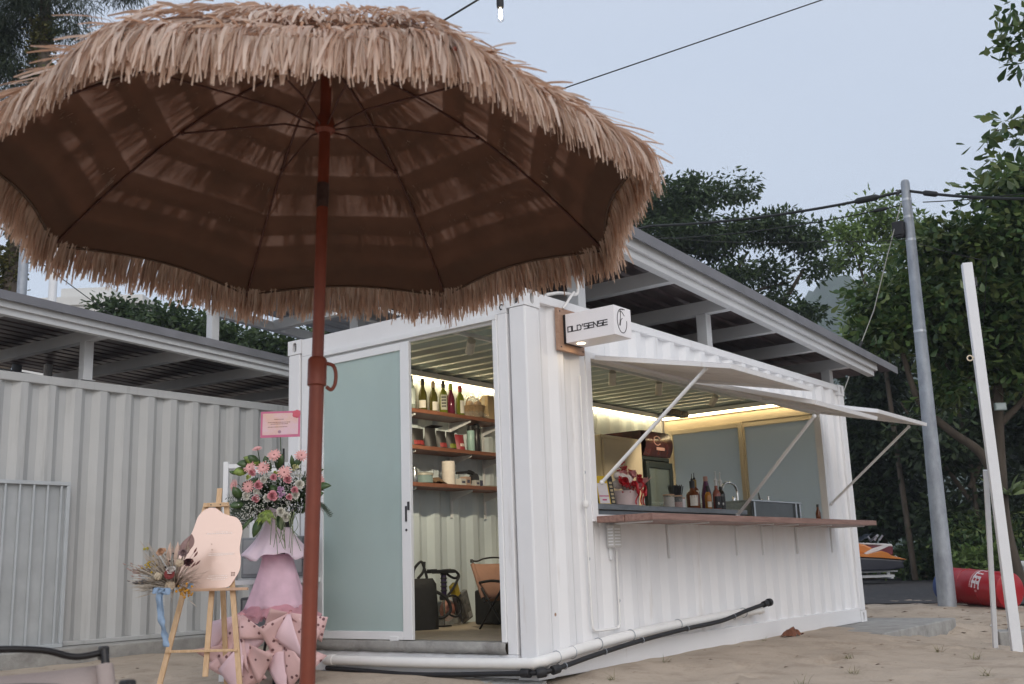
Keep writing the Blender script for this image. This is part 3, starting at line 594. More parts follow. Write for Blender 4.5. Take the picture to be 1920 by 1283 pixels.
for ti, (u, Ls) in enumerate(TIERS):
    rim = ti == len(TIERS)-1
    n = int((1450 if rim else 800)*2*pi*UR*max(u, .16)); V = []; F = []
    for i in range(n):
        k = random.randrange(8); w = random.random()
        if not rim and random.random() > .16+1.25*(float(vnoise((k+w)*7, ti*3.1, 1.9, 44))+.5)**1.6: continue
        p0 = fab(k, w, u+random.gauss(0, .008), .010+(.034 if not rim else .014)*random.random()); p1 = fab(k, w, u+.05, .006)
        d = (p1-p0).normalized(); tn = Vector((-p0.y, p0.x, 0)).normalized(); nr = d.cross(tn).normalized()
        if nr.z < 0: nr = -nr
        if rim: p1b = fab(k, w, 1.0, .004); d = (p1b-fab(k, w, .93, .004)).normalized()
        wild = random.random() < (.03 if ti > 2 else .016)
        flat = (not rim) and random.random() < .45
        if flat: p0 = fab(k, w, u+random.gauss(0, .008), .0025)
        d = (d+tn*random.gauss(0, .13 if flat else .19)+(nr*0 if flat else nr)*(abs(random.gauss(0, .10))+(random.uniform(.15, .5) if wild else ((.26 if ti < 3 else .38) if not rim else .13)))).normalized()
        L_ = Ls*random.uniform(.78, 1.12)*(.8 if wild else 1); kk = (.86 if rim else .30)*random.uniform(.8, 1.15)*(.25 if wild else 1)
        wd = random.uniform(.0026, .0058); tw = random.uniform(-1.2, 1.2); sd_ = (tn*math.cos(tw)+nr*math.sin(tw))*wd/1.3
        b0 = len(V); curl = tn*random.gauss(0, .012)
        NS = 5 if rim else 4
        for s in range(NS):
            t = s/(NS-1); e = kk*t*t
            p = p0+(d*(t-.5*e*1.1)+Vector((0, 0, -1))*(.62*e))*L_+curl*t*t
            q_ = math.hypot(p.x, p.y)
            if s:
                th = (math.atan2(p.y, p.x)-1.907) % (pi/4)-pi/8; uq = q_*math.cos(th)/(UR*math.cos(pi/8))
                if uq < .985: p.z = max(p.z, zc(uq)+(.0025 if flat else .004+.008*t))
            f_ = 1 if s < NS-1 else .55
            V.append(p-sd_*f_); V.append(p+sd_*f_)
        F += [(b0+2*s, b0+2*s+1, b0+2*s+3, b0+2*s+2) for s in range(NS-1)]
    raw('straw_tier', [tuple(v) for v in V], F, STRAW, um, kind='stuff')

# ================================================================== trees
def leaf_mesh(blobs, n, L, Wd, seed, cl=.35, droop=.25, obov=False, fold=.18, sparse=2.2, per=26):
    r_ = np.random.default_rng(seed); B = np.array(blobs, float); w = B[:, 3]*B[:, 4]*B[:, 5]; w = w**.75; w /= w.sum()
    nc = max(3, n//per); bi = r_.choice(len(B), nc, p=w); dirs = r_.normal(size=(nc, 3)); dirs /= np.linalg.norm(dirs, axis=1)[:, None]
    cc = B[bi, :3]+dirs*B[bi, 3:6]*(r_.random((nc, 1))**(1/sparse)); ci = r_.integers(0, nc, n); sz = r_.uniform(.6, 1.35, nc)
    off = np.clip(r_.normal(size=(n, 3)), -1.45, 1.45)*np.array([1, 1, .62])*cl*sz[ci][:, None]; P = cc[ci]+off
    d = off/(np.linalg.norm(off, axis=1)[:, None]+1e-6)+r_.normal(size=(n, 3))*.55+np.array([0, 0, -droop]); d /= np.linalg.norm(d, axis=1)[:, None]
    upv = r_.normal(size=(n, 3))*.55+np.array([0, 0, 1]); s = np.cross(d, upv); s /= np.linalg.norm(s, axis=1)[:, None]+1e-9; nn = np.cross(s, d)
    l = L*r_.uniform(.65, 1.25, (n, 1)); wv = Wd*r_.uniform(.75, 1.2, (n, 1))*.5; fo = fold*wv
    if obov:
        pts = [P, P+d*l*.38+s*wv*.62-nn*fo, P+d*l*.76+s*wv-nn*fo*1.5, P+d*l-nn*fo*.8, P+d*l*.76-s*wv-nn*fo*1.5, P+d*l*.38-s*wv*.62-nn*fo]; k = 6; fs = [(0, 1, 2, 3), (0, 3, 4, 5)]
    else:
        pts = [P, P+d*l*.5+s*wv-nn*fo, P+d*l, P+d*l*.5-s*wv-nn*fo]; k = 4; fs = [(0, 1, 2), (0, 2, 3)]
    V = np.stack(pts, 1).reshape(-1, 3); base = np.arange(n)[:, None]*k
    F = np.stack([base+np.array(f) for f in fs], 1).reshape(-1, len(fs[0])); return V, F
BARK = M('bark', (.085, .068, .052), .95, 0, .3, 5, .8, 25, stretch=(1, 1, .3)); BARKD = M('dark_bark', (.07, .055, .04), .95, 0, .3, 5, .8, 25)
def tree(name, label, base, blobs, limbs, n, L, Wd, mat, seed, group=None, bark=None, crown='crown', **kw):
    bx, by, bz = base; t = thing(name, label, 'tree' if 'bush' not in name else 'bush', base, 0, group)
    bl = [(b[0]-bx, b[1]-by, b[2]-bz, *b[3:]) for b in blobs]
    V, F = leaf_mesh(bl, n, L, Wd, seed, **kw); raw(crown, V, F, mat, t)
    if limbs:
        g = G()
        for pts, ra, rb in limbs:
            q = spline([(p[0]-bx, p[1]-by, p[2]-bz) for p in pts], 6); g.tube(q, [ra+(rb-ra)*i/(len(q)-1) for i in range(len(q))], 9)
        obj('trunk', g, bark or BARK, t, smooth=60)
    return t
LF_DK = M('rain_tree_leaves', (.03, .05, .02), .55, 0, .3, .5, island=[(.028, .052, .022), (.05, .084, .03), (.082, .124, .042), (.038, .066, .027)], transl=.35)
LF_LT = M('feathery_leaves', (.08, .12, .03), .55, 0, .25, .6, island=[(.10, .17, .045), (.16, .24, .065), (.21, .29, .085), (.085, .145, .04)], transl=.35)
LF_AL = M('broad_leaves', (.06, .09, .02), .38, 0, .3, .7, island=[(.04, .082, .03), (.065, .118, .037), (.105, .16, .045), (.16, .195, .06), (.048, .098, .034), (.08, .138, .04)], transl=.28, coat=.15)
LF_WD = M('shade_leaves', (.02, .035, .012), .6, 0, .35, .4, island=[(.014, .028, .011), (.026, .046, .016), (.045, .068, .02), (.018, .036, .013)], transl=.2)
LF_CA = M('casuarina_needles', (.04, .055, .03), .6, 0, .3, .6, island=[(.018, .032, .016), (.032, .048, .022), (.045, .06, .026)], transl=.2)
LF_VN = M('climbing_leaves', (.08, .085, .02), .6, 0, .3, 2, island=[(.05, .055, .014), (.09, .09, .02), (.12, .11, .03), (.06, .07, .02)], transl=.25)
# big spreading tree behind the shelter
B3 = [(23.0, 11.07, 12.0, 1.5, 1.5, 1.0), (23.85, 9.96, 12.1, 1.3, 1.4, .9), (22.95, 11.15, 10.7, 1.5, 1.6, 1.1), (23.88, 9.92, 10.8, 1.3, 1.5, 1.1), (24.82, 8.68, 10.9, 1.0, 1.2, .7), (25.6, 7.62, 10.5, .9, 1.0, .7), (25.77, 7.5, 9.7, .75, .85, .6), (24.43, 9.2, 9.6, 1.1, 1.2, .65), (25.2, 8.2, 9.1, .75, .9, .5), (25.36, 8.0, 8.2, .7, .85, .55), (23.7, 10.16, 9.3, 1.2, 1.3, .6), (24.58, 9.0, 8.4, .8, .9, .4), (25.0, 8.4, 7.4, .8, .9, .5), (21.6, 12.9, 11.5, 1.6, 1.6, 1.2), (20.6, 14.3, 10.6, 1.5, 1.5, 1.2), (22.6, 11.7, 9.0, 1.1, 1.1, .5)]
B3 = [(a, b_, c, d*1.05, e*1.05, f*.5) for a, b_, c, d, e, f in B3]
tb = (23.4, 10.4, 0)
tree('rain_tree', 'big dark spreading tree with sky showing between its limbs, right behind the bar roof', tb, B3,
     [([tb, (23.5, 10.3, 3), (23.4, 10.4, 6)], .38, .28), ([(23.4, 10.4, 5.8), (24.2, 9.5, 7.6), (25.0, 8.5, 8.4), (25.6, 7.8, 9.6)], .2, .04), ([(23.4, 10.4, 5.9), (23.8, 10.0, 8.5), (24.4, 9.1, 10.2)], .2, .04), ([(23.4, 10.4, 5.9), (23.0, 11.0, 8.6), (23.2, 10.8, 11.5)], .22, .04), ([(24.2, 9.5, 7.6), (24.8, 8.8, 7.7), (25.4, 8.2, 8.0)], .09, .03), ([(23.8, 10.0, 8.0), (24.6, 9.1, 8.9), (25.3, 8.2, 9.2)], .09, .03), ([(23.4, 10.4, 5.9), (22.2, 12, 8.6), (21.2, 13.4, 10.6)], .2, .04)], 30000, .21, .09, LF_DK, 31, cl=.24, sparse=3.2, per=64)
# pale feathery tree
B4 = [(22.9, 4.58, 10.0, .5, .6, .45), (22.43, 5.21, 9.4, .45, .55, .4), (22.65, 4.92, 8.7, .6, .7, .4), (23.3, 4.03, 9.4, .6, .7, .5), (22.94, 4.53, 7.6, .8, .9, .6), (23.3, 4.0, 8.2, .7, .9, .6), (22.7, 4.8, 6.6, .9, 1.0, .6)]
tree('feathery_tree', 'light yellow-green feathery tree standing just left of the utility pole top', (22.9, 4.6, 0), B4, [([(22.9, 4.6, 0), (22.85, 4.7, 4), (22.8, 4.75, 7)], .08, .05), ([(22.8, 4.75, 6.8), (22.6, 5.0, 8.2), (22.45, 5.2, 9.4)], .06, .015), ([(22.8, 4.75, 6.9), (23.1, 4.3, 8.4), (22.95, 4.55, 10)], .06, .015)], 8500, .20, .075, LF_LT, 32, cl=.24, sparse=2.0, per=44)
# sea-almond with the leaning branch, at the right
B6 = [(12.33, .33, 5.75, .5, .55, .32), (12.77, -.25, 5.7, .6, .65, .4), (13.12, -.71, 5.9, .65, .65, .45), (12.26, .42, 4.95, .55, .6, .32), (12.74, -.22, 4.95, .65, .7, .35), (12.96, -.51, 4.4, .7, .7, .35), (12.0, .75, 4.4, .5, .55, .28), (12.4, .24, 4.0, .55, .55, .28), (12.82, -.33, 3.6, .6, .6, .3), (11.6, 1.3, 4.3, .4, .45, .25), (11.75, 1.1, 4.85, .4, .45, .28), (13.4, -1.3, 5.2, .9, .9, .8), (13.7, -1.7, 4.0, .9, .9, .7), (12.2, .5, 3.3, .4, .4, .2), (13.2, -.9, 6.7, .7, .7, .4)]
tree('almond_tree', 'broad-leaved tree with a long bare bent branch, its trunk behind the white posts', (12.75, -.12, -.05), B6,
     [([(12.75, -.12, -.1), (12.6, -.02, 1.0), (12.64, -.06, 1.9), (12.7, -.14, 2.9), (12.8, -.3, 4.2), (12.9, -.4, 5.4)], .15, .05), ([(12.6, -.02, 1.75), (12.46, .15, 2.25), (12.2, .5, 2.62), (11.95, .85, 3.1), (11.86, .98, 3.75), (11.8, 1.05, 4.4)], .085, .035), ([(12.7, -.14, 2.9), (12.45, .18, 3.5), (12.3, .4, 3.62), (12.05, .7, 4.2)], .055, .02), ([(12.75, -.2, 3.3), (12.85, -.4, 4.0), (13.1, -.8, 4.9)], .06, .02), ([(12.85, -.35, 4.6), (12.5, .1, 5.2), (12.35, .3, 5.7)], .045, .015), ([(12.7, -.14, 2.7), (13.0, -.5, 3.1), (13.4, -1.1, 3.9)], .07, .02)], 27000, .19, .088, LF_AL, 33, obov=True, cl=.22, sparse=2.4, droop=.15)
# branches of a second almond reaching into the top right corner
B7 = [(7.81, -1.99, 7.3, .16, .18, .16), (7.75, -1.91, 6.95, .18, .2, .15), (7.79, -1.96, 6.62, .12, .13, .1), (7.50, -1.58, 5.68, .17, .22, .10), (7.7, -1.84, 5.85, .2, .22, .14), (7.58, -1.69, 5.33, .13, .15, .1), (7.68, -1.82, 5.12, .14, .17, .10), (7.82, -2.0, 6.2, .1, .1, .12), (8.04, -2.3, 7.0, .35, .35, .4), (7.92, -2.16, 5.65, .25, .25, .3), (8.3, -2.6, 6.4, .5, .5, .7), (8.8, -3.2, 6.4, .9, .9, 1.3), (9.0, -3.4, 4.6, .9, .9, .7)]
tree('overhanging_almond_tree', 'almond tree whose leafy twigs hang into the top right corner of the view', (9.3, -3.7, -.05), B7, [([(9.3, -3.7, -.1), (9.25, -3.6, 2), (9.1, -3.4, 4.2), (8.9, -3.2, 6.2)], .16, .06), ([(9.1, -3.4, 4.6), (8.4, -2.7, 5.6), (7.9, -2.1, 5.75), (7.55, -1.66, 5.7)], .04, .006), ([(8.9, -3.2, 6.0), (8.3, -2.6, 6.7), (7.95, -2.15, 7.0), (7.78, -1.95, 7.1)], .04, .006), ([(8.3, -2.6, 5.7), (7.9, -2.1, 5.2), (7.62, -1.74, 5.2)], .02, .005)], 4300, .185, .088, LF_AL, 34, obov=True, cl=.12, sparse=2.2, droop=.2, per=14)
# shaded trees behind the road
fs_ = [((25.4, 6.2), 6.0, 'slim shaded tree behind the jet ski at the end of the bar'), ((23.6, 3.2), 6.6, 'dense shaded tree behind the middle of the utility pole'), ((24.0, .6), 7.0, 'dense shaded tree behind the red barrel'), ((27.5, 8.6), 5.2, 'low shaded tree behind the far corner of the roof'), ((25.5, -1.6), 7.4, 'tall shaded tree at the right edge behind the white posts')]
for i, ((x, y), h, lb) in enumerate(fs_):
    r_ = random.Random(50+i); bl = []
    for k in range(13):
        a = r_.uniform(0, 2*pi); q = r_.uniform(0, 1.5); bl.append((x+math.cos(a)*q, y+math.sin(a)*q, r_.uniform(.8, h), r_.uniform(.6, 1.1), r_.uniform(.6, 1.1), r_.uniform(.4, .8)))
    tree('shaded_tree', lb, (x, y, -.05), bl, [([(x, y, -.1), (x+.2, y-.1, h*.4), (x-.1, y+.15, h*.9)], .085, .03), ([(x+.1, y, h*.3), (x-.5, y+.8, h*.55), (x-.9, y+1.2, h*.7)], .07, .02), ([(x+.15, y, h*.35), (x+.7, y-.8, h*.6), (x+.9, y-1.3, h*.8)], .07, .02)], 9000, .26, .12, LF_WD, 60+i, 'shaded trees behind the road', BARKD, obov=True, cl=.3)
for i, ((x, y), h, rad, lb, mt) in enumerate((((24.2, 4.9), .9, .8, 'low leafy bush at the road edge right of the jet ski', LF_AL), ((22.9, 2.9), 1.6, 1.0, 'chest-high leafy bush behind the utility pole foot', LF_AL), ((23.0, .9), 1.1, 1.0, 'rounded dark bush behind the red barrel', LF_WD), ((21.8, 2.7), .6, .6, 'small bright green bush left of the utility pole foot', LF_LT))):
    tree('bush', lb, (x, y, -.05), [(x, y, h*.5, rad, rad, h*.5), (x+.4, y-.4, h*.7, rad*.6, rad*.6, h*.35)], [([(x, y, -.1), (x+.1, y, h*.5)], .03, .01), ([(x, y, -.1), (x-.2, y+.2, h*.6)], .02, .01)], 2600, .2, .09, mt, 80+i, 'bushes along the road', BARKD, obov=True, cl=.2)
wb = []
r_ = random.Random(5)
for k in range(80):
    s = r_.uniform(5, 34); D = r_.uniform(33, 42); p = loc(s, D); wb.append((p.x, p.y, r_.uniform(0, 7.0), 1.6, 1.6, 1.3))
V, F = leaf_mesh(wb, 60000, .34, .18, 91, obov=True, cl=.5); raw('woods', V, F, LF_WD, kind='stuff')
# trees at the left
B1 = [(3.03, 14.26, 11.0, .5, .5, .6), (3.3, 13.9, 11.5, .5, .5, .5), (3.2, 14.0, 10.1, .4, .4, .5), (2.9, 14.45, 8.9, .6, .6, .7), (3.4, 13.7, 9.1, .35, .35, .4), (3.85, 13.2, 11.45, .45, .5, .25), (4.4, 12.4, 11.75, .5, .5, .2), (2.6, 14.8, 10.5, .8, .8, 1.2), (2.5, 14.9, 8, .7, .7, .8), (3.85, 13.2, 10.9, .25, .25, .3), (3.75, 13.3, 9.6, .25, .25, .25)]
t = tree('casuarina_tree', 'tall wispy needle-leaved tree with a vine-covered trunk behind the parasol', (3.2, 14.05, 0), B1, [([(3.2, 14.05, -.1), (3.3, 13.9, 4), (3.4, 13.75, 7), (3.55, 13.55, 9.4), (3.52, 13.6, 12.5)], .2, .09), ([(3.5, 13.6, 10.8), (3.3, 13.9, 11.3), (3.1, 14.2, 11.9)], .06, .02), ([(3.4, 13.8, 8), (3.1, 14.1, 9.2), (2.8, 14.5, 9.8)], .06, .02)], 42000, .20, .015, LF_CA, 35, crown='crown', cl=.17, droop=1.1, sparse=1.8, per=40)
V, F = leaf_mesh([(a-3.2, b-14.05, c, .17, .17, .5) for a, b, c in ((3.33, 13.86, 5.4), (3.35, 13.82, 6.3), (3.4, 13.75, 7.2), (3.46, 13.67, 8.2), (3.52, 13.58, 9.2), (3.54, 13.57, 10.0), (3.53, 13.6, 10.7))], 7000, .09, .06, 36, cl=.09, obov=True); raw('vine_leaves', V, F, LF_VN, t)
B2 = [(8.39, 18.78, 7.0, .6, .7, .45), (9.11, 17.83, 6.85, .8, .9, .4), (9.9, 16.78, 6.5, .9, 1.0, .45), (10.7, 15.73, 6.0, .9, 1.0, .5), (8.8, 18.23, 6.3, .9, 1.0, .4), (10.23, 16.35, 5.6, .9, 1.0, .45), (11.17, 15.1, 5.8, .8, .9, .5), (11.9, 14.3, 6.4, .9, .9, .7), (9.4, 17.4, 5.6, .9, .9, .4)]
tree('round_leaved_tree', 'bushy dark green tree showing above the long low rear roof', (10.0, 16.7, 0), B2, [([(10, 16.7, -.1), (10, 16.6, 3), (10.1, 16.5, 5)], .2, .12), ([(10.1, 16.5, 4.8), (9.3, 17.6, 5.7), (8.6, 18.5, 6.6)], .09, .02), ([(10.1, 16.5, 4.8), (10.7, 15.7, 5.4), (11.2, 15.1, 6)], .09, .02), ([(10.1, 16.5, 5.0), (10.3, 16.2, 5.4), (11.0, 15.4, 5.5)], .05, .02)], 17000, .17, .09, LF_DK, 37, cl=.22, sparse=2.4, obov=True)
# far pale building
fb = thing('distant_building', 'pale flat-roofed building far off above the rear roof', 'building', (26, 53.5, -1), R(-53))
g = G(); g.b2((-2.2, 0, 0), (5.0, 8, 18.0)); g.b2((0, .5, 18.0), (3, 6, 18.9)); g.b2((-2.35, -.15, 17.7), (5.15, 8.1, 18.2)); obj('wall', g, M('pale_render', (.62, .62, .60), .8, 0, .06, .4), fb)
for k in range(4):
    for j in range(5): g = G(); g.b2((-1.6+k*1.65, -.03, 2.5+j*3.1), (-.6+k*1.65, .02, 4.0+j*3.1)); obj('window', g, M('dark_window', (.08, .09, .10), .2), fb)
for i, (p, r_, lb) in enumerate((((.74, 8.30, 4.2), .058, 'darker of the two steel posts rising behind the rear roof'), ((.95, 7.95, 4.2), .05, 'whiter of the two steel posts rising behind the rear roof'))):
    t = thing('steel_post', lb, 'post', (p[0], p[1], -.1), 0, 'steel posts behind the rear roof')
    g = G(); g.lathe([(r_, 0), (r_, 5.1)], n=16); obj('shaft', g, GALV if i == 0 else ALU, t, smooth=40); g = G(); g.lathe([(r_+.005, 5.1), (r_+.005, 5.13), (r_*.4, 5.16)], n=16); obj('cap', g, DARKM, t, smooth=40)

# ================================================================== utility pole, cables
up_ = thing('utility_pole', 'grey galvanised tapered utility pole standing in the sand beside the red barrel', 'utility pole', (9.17, .02, -.25))
PT = Vector((.07, -.09, 6.20))
g = G(); m4 = PT.to_track_quat('Z', 'Y').to_matrix().to_4x4(); g.lathe([(.122, 0), (.110, 1.2), (.086, 3.6), (.064, 5.9), (.062, 6.15), (.05, 6.19), (.02, 6.205)], m=m4, n=24); obj('shaft', g, GALV, up_, smooth=40)
for zz, rr_ in ((5.88, .068), (5.62, .07), (5.28, .073), (3.95, .087)): g = G(); g.lathe([(rr_, zz), (rr_, zz+.035)], m=m4, n=24); obj('strap', g, M('bright_strap', (.5, .52, .55), .35, .7), up_, smooth=40)
g = G(); q = PT.normalized()*5.5
g.b2((q.x-.13, q.y+.05, q.z-.13), (q.x+.0, q.y+.21, q.z+.08)); g.b2((q.x-.14, q.y+.06, q.z-.16), (q.x-.02, q.y+.18, q.z-.132)); obj('junction_box', g, BLACKP, up_, bevel=.015)
q = PT.normalized()*6.0
g = G()
for k in range(3): g.bar((q.x, q.y+.02, q.z+.06-.035*k), (q.x-.05, q.y+.13, q.z+.06-.035*k), .012)
g.bar((q.x-.04, q.y+.11, q.z+.075), (q.x-.04, q.y+.11, q.z-.03), .01); obj('bracket', g, DARKM, up_)
CABLE = M('black_cable', (.02, .022, .022), .6)
def cable(pts, r_, label, name='power_cable', mat=None, lumps=(), group='cables from the utility pole'):
    t = thing(name, label, 'cable', pts[0], 0, group); o = Vector(pts[0]); g = G(); g.tube([Vector(p)-o for p in pts], r_, 7); obj('strand', g, mat or CABLE, t, smooth=60)
    for a, b, rr_ in lumps:
        g = G(); k = len(pts)-1; A = Vector(pts[int(a*k)]).lerp(Vector(pts[min(k, int(a*k)+1)]), a*k-int(a*k))-o; B_ = Vector(pts[int(b*k)]).lerp(Vector(pts[min(k, int(b*k)+1)]), b*k-int(b*k))-o; g.tube([A, A.lerp(B_, .15), A.lerp(B_, .85), B_], [rr_*.4, rr_, rr_, rr_*.4], 8); obj('clamp', g, CABLE, t, smooth=60)
    return t
tp = Vector((9.22, -.03, 5.78))
cable(sag(tp, (9.40, 4.19, 6.28), .10)+sag((9.40, 4.19, 6.28), (9.9, 12, 7.9), .3)[1:], .021, 'thick black bundled cable running left from the pole top', lumps=((.04, .085, .05),))
cable(sag((9.20, 0, 5.58), (9.42, 4.19, 6.05), .10)+sag((9.42, 4.19, 6.05), (9.9, 12, 7.4), .3)[1:], .009, 'thin second cable running left just under the thick bundle', lumps=((.025, .05, .028),))
cable(sag((9.25, -.05, 5.80), (8.81, -1.65, 5.16), .03)+sag((8.81, -1.65, 5.16), (8.0, -6, 5.3), .2)[1:], .021, 'thick black bundled cable running right from the pole top', lumps=((.08, .15, .04),))
cable(sag((9.35, -.25, 5.60), (9.6, -1.9, 5.45), .03)+sag((9.6, -1.9, 5.45), (10, -6, 5.6), .2)[1:], .008, 'thin second cable running right below the pole top')
cable(sag((9.18, .01, 5.06), (8.56, .83, 5.08), .02)+sag((8.56, .83, 5.08), (6.5, 3.4, 5.35), .1)[1:], .005, 'lowest thin wire running left from the black junction box')
cable(sag((9.18, .0, 5.06), (9.85, -.88, 4.70), .02)+sag((9.85, -.88, 4.70), (12.3, -.1, 3.9), .1)[1:], .006, 'lowest thin wire drooping right into the almond leaves')
cable([(9.19, 0, 5.62), (9.0, .27, 4.7), (8.86, .45, 4.05), (8.69, .66, 3.5), (8.35, 1.1, 2.3), (7.9, 1.7, .0)], .007, 'pale slanting stay wire coming down from the pole', 'stay_wire', M('pale_rope', (.36, .36, .33), .8), ((.56, .60, .022),))
cable(sag((5.34, -6.85, 6.865), (-.58, -.85, 3.605), .012, 30)+sag((-.58, -.85, 3.605), (-2.2, .8, 2.75), .02)[1:], .0042, 'single thin black wire crossing the sky down to the parasol', 'overhead_wire', group='festoon wiring over the beach')
cable(sag((0.4, 7.9, 4.75), (1.9, 7.2, 3.6), .02), .006, 'thin wire slanting past the two steel posts', 'overhead_wire', group='wires behind the rear roof')
fl_ = thing('festoon_bulb', 'lit filament bulb in a black holder hanging above the parasol', 'light bulb', (-1.47, -.995, 3.68))
g = G(); g.lathe([(.012, .13), (.0185, .10), (.0205, .035), (.019, .015), (.016, .012)], n=16); obj('bulb_holder', g, BLACKP, fl_, smooth=40)
g = G(); g.lathe([(.013, .012), (.015, -.005), (.021, -.03), (.022, -.045), (.018, -.062), (.008, -.072)], n=18); obj('glass_bulb', g, M('clear_glass', (1, 1, 1), .03, 0, 0, trans=1, alpha=.25), fl_, smooth=60)
g = G(); g.lathe([(.005, .01), (.009, -.008), (.0105, -.03), (.008, -.05), (.003, -.054)], n=12); obj('filament', g, M('filament', (1, .9, .7), emit=((1, .88, .66), 22), var=0), fl_, smooth=60)
t = thing('festoon_cable', 'black festoon cable holding the lit bulb above the parasol', 'cable', (-1.47, -.995, 3.81))
g = G(); O_ = Vector((-1.47, -.995, 3.81)); pts = sag((-2.35, .35, 2.9), (-1.53, -.92, 3.76), .0, 6)+sag((-1.53, -.92, 3.76), (1.05, -5.0, 6.1), .0, 6)[1:]
g.tube([Vector(p)-O_ for p in pts], .0058, 8); obj('strand', g, CABLE, t, smooth=60); g = G(); g.tube([(0, 0, 0), (-.01, -.02, .075)], .006, 8); obj('drop_lead', g, CABLE, t)
# ================================================================== sign, pipes, wiring on the bar
sg = thing('projecting_sign', "white light-box shop sign reading OLD'SENSE on a wooden backing board", 'sign', (.52, .0, 2.355))
g = G(); g.b2((-.165, -.028, -.155), (.160, .001, .155)); bb = obj('backing_board', g, M('sign_timber', (.34, .20, .135), .6, 0, 0, grain=((.42, .27, .19), (2, 10, 22), 4)), sg, bevel=.003)
g = G()
for x in (-.14, .135):
    for z in (-.13, .13): g.lathe([(.006, 0), (.005, .004)], m=T(x, -.0285, z) @ RX(pi/2), n=8)
obj('screw', g, DARKM, bb)
g = G(); g.b2((-.105, -.052, -.105), (.105, -.029, .105)); obj('mounting_plate', g, BLACKP, sg, bevel=.002)
SX0, SX1, SY0, SY1 = -.112, .112, -.46, -.053
g = G(); g.b2((SX0, SY0, -.105), (SX1, SY1, .105)); bx = obj('light_box', g, M('sign_acrylic', (.86, .83, .84), .25, 0, .015, 3), sg, bevel=.003)
BLK = M('sign_black', (.025, .02, .022), .5)
g = G(); mm = Matrix.Translation((SX0-.0022, SY1-.02, -.028)) @ Matrix(((0, 0, 1, 0), (-1, 0, 0, 0), (0, 1, 0, 0), (0, 0, 0, 1)))
lettering(g, "OLD'SENSE", .036, .0315, .0085, .0066, mm @ T(0, 0, 0), .002); obj('lettering', g, BLK, bx)
g = G(); me_ = Matrix.Translation((.0, SY0-.0012, .004)) @ Matrix(((1, 0, 0, 0), (0, 0, 1, 0), (0, 1, 0, 0), (0, 0, 0, 1)))
ov = [(-.012+.062*math.cos(t)-.012*math.sin(t)*0, .085*math.sin(t)) for t in np.linspace(R(75), R(365), 40)]
def wire(pl, th): g.tube([me_ @ Vector((x, y, 0)) for x, y in pl], th, 6)
wire(ov, .0026); wire([(-.035, .073), (-.022, .083), (0, .088), (.03, .086)], .0026); wire([(-.042, .062), (-.025, .07), (-.005, .062), (.022, .04)], .0022)
wire([(p.x, p.y) for p in spline([(-.028, .066, 0), (-.03, .03, 0), (-.04, -.012, 0), (-.047, -.03, 0), (-.04, -.036, 0), (-.034, -.02, 0), (-.026, .004, 0), (-.006, .02, 0)], 5)], .0025); obj('emblem', g, BLK, bx)
g = G(); g.lathe([(.030, -.1062), (.030, -.1085), (.0, -.1088)], c=(-.03, -.125, 0), n=18); obj('glow_disc', g, M('sign_glow', (1, .9, .75), emit=((1, .78, .50), 5), var=0), sg)  # emissive warm disc under the box, with a small area light
e = bpy.data.lights.new('sign_glow', 'AREA'); e.shape = 'DISK'; e.size = .055; e.energy = .22; e.color = (1, .78, .5); eo = bpy.data.objects.new('sign_glow', e); link(eo, sg); eo.location = (-.03, -.125, -.112)

def pipe(name, label, cat, pts, r_, mat, clips=(), n=14, rn=6, clipmat=None, ax='s', fit=()):
    o = Vector(pts[0]); t = thing(name, label, cat, o); q = spline(pts, rn); g = G(); g.tube([p-o for p in q], r_, n); obj('tube', g, mat, t, smooth=50)
    for c in clips:
        c = Vector(c)-o; g = G(); a = [Vector((0, 0, 1)), Vector((0, -1, 0)) if ax == 's' else Vector((-1, 0, 0))]
        g.tube([c+(a[0]*math.cos(k*pi/8)+a[1]*math.sin(k*pi/8))*(r_+.003) for k in range(-2, 11)], .0028, 5); obj('wire_clip', g, clipmat or GALV, t, smooth=60)
    for p, d, rr_, ll in fit:
        g = G(); p = Vector(p)-o; d = Vector(d).normalized(); g.lathe([(rr_*.9, 0), (rr_, .004), (rr_, ll-.004), (rr_*.9, ll)], m=Matrix.Translation(p-d*ll/2) @ d.to_track_quat('Z', 'Y').to_matrix().to_4x4(), n=16); obj('fitting', g, mat, t, smooth=40)
    return t
pipe('drain_pipe', 'fat white plastic drain pipe strapped along the side base and round to the door end', 'pipe', [(-.055, 1.92, .088), (-.055, 1.2, .090), (-.055, .5, .098), (-.055, .06, .108), (-.035, -.025, .117), (.06, -.058, .130), (.5, -.056, .170), (1.2, -.055, .214), (2.0, -.055, .242), (3.27, -.055, .270)], .036, PVC, [(.12, -.057, .136), (.30, -.057, .15), (.62, -.056, .18), (1.05, -.056, .206), (1.75, -.055, .236), (2.9, -.055, .262)], fit=(((3.24, -.055, .269), (1, 0, .02), .041, .05), ((-.055, 1.85, .088), (0, 1, 0), .041, .06)))
pipe('water_hose', 'black rubber water pipe hanging under the white drain pipe', 'hose', [(-.06, 1.90, .032), (-.075, 1.5, .024), (-.078, 1.1, .014), (-.075, .7, .022), (-.075, .3, .040), (-.06, .02, .052), (.02, -.08, .062), (.15, -.108, .082), (.5, -.106, .118), (1.1, -.105, .166), (1.8, -.105, .203), (2.4, -.105, .226), (2.9, -.10, .283), (3.27, -.095, .318)], .0165, BLACKP, [(.14, -.107, .08), (.62, -.106, .13), (1.12, -.105, .168), (1.8, -.105, .203), (2.62, -.104, .245)], fit=(((-.07, .05, .052), (0, 1, 0), .029, .07), ((-.055, -.06, .056), (.7, -.7, .1), .031, .06), ((.045, -.10, .068), (1, -.2, .15), .029, .06), ((3.27, -.095, .318), (1, .05, .12), .027, .09), ((3.36, -.092, .325), (1, .05, .05), .034, .05)))
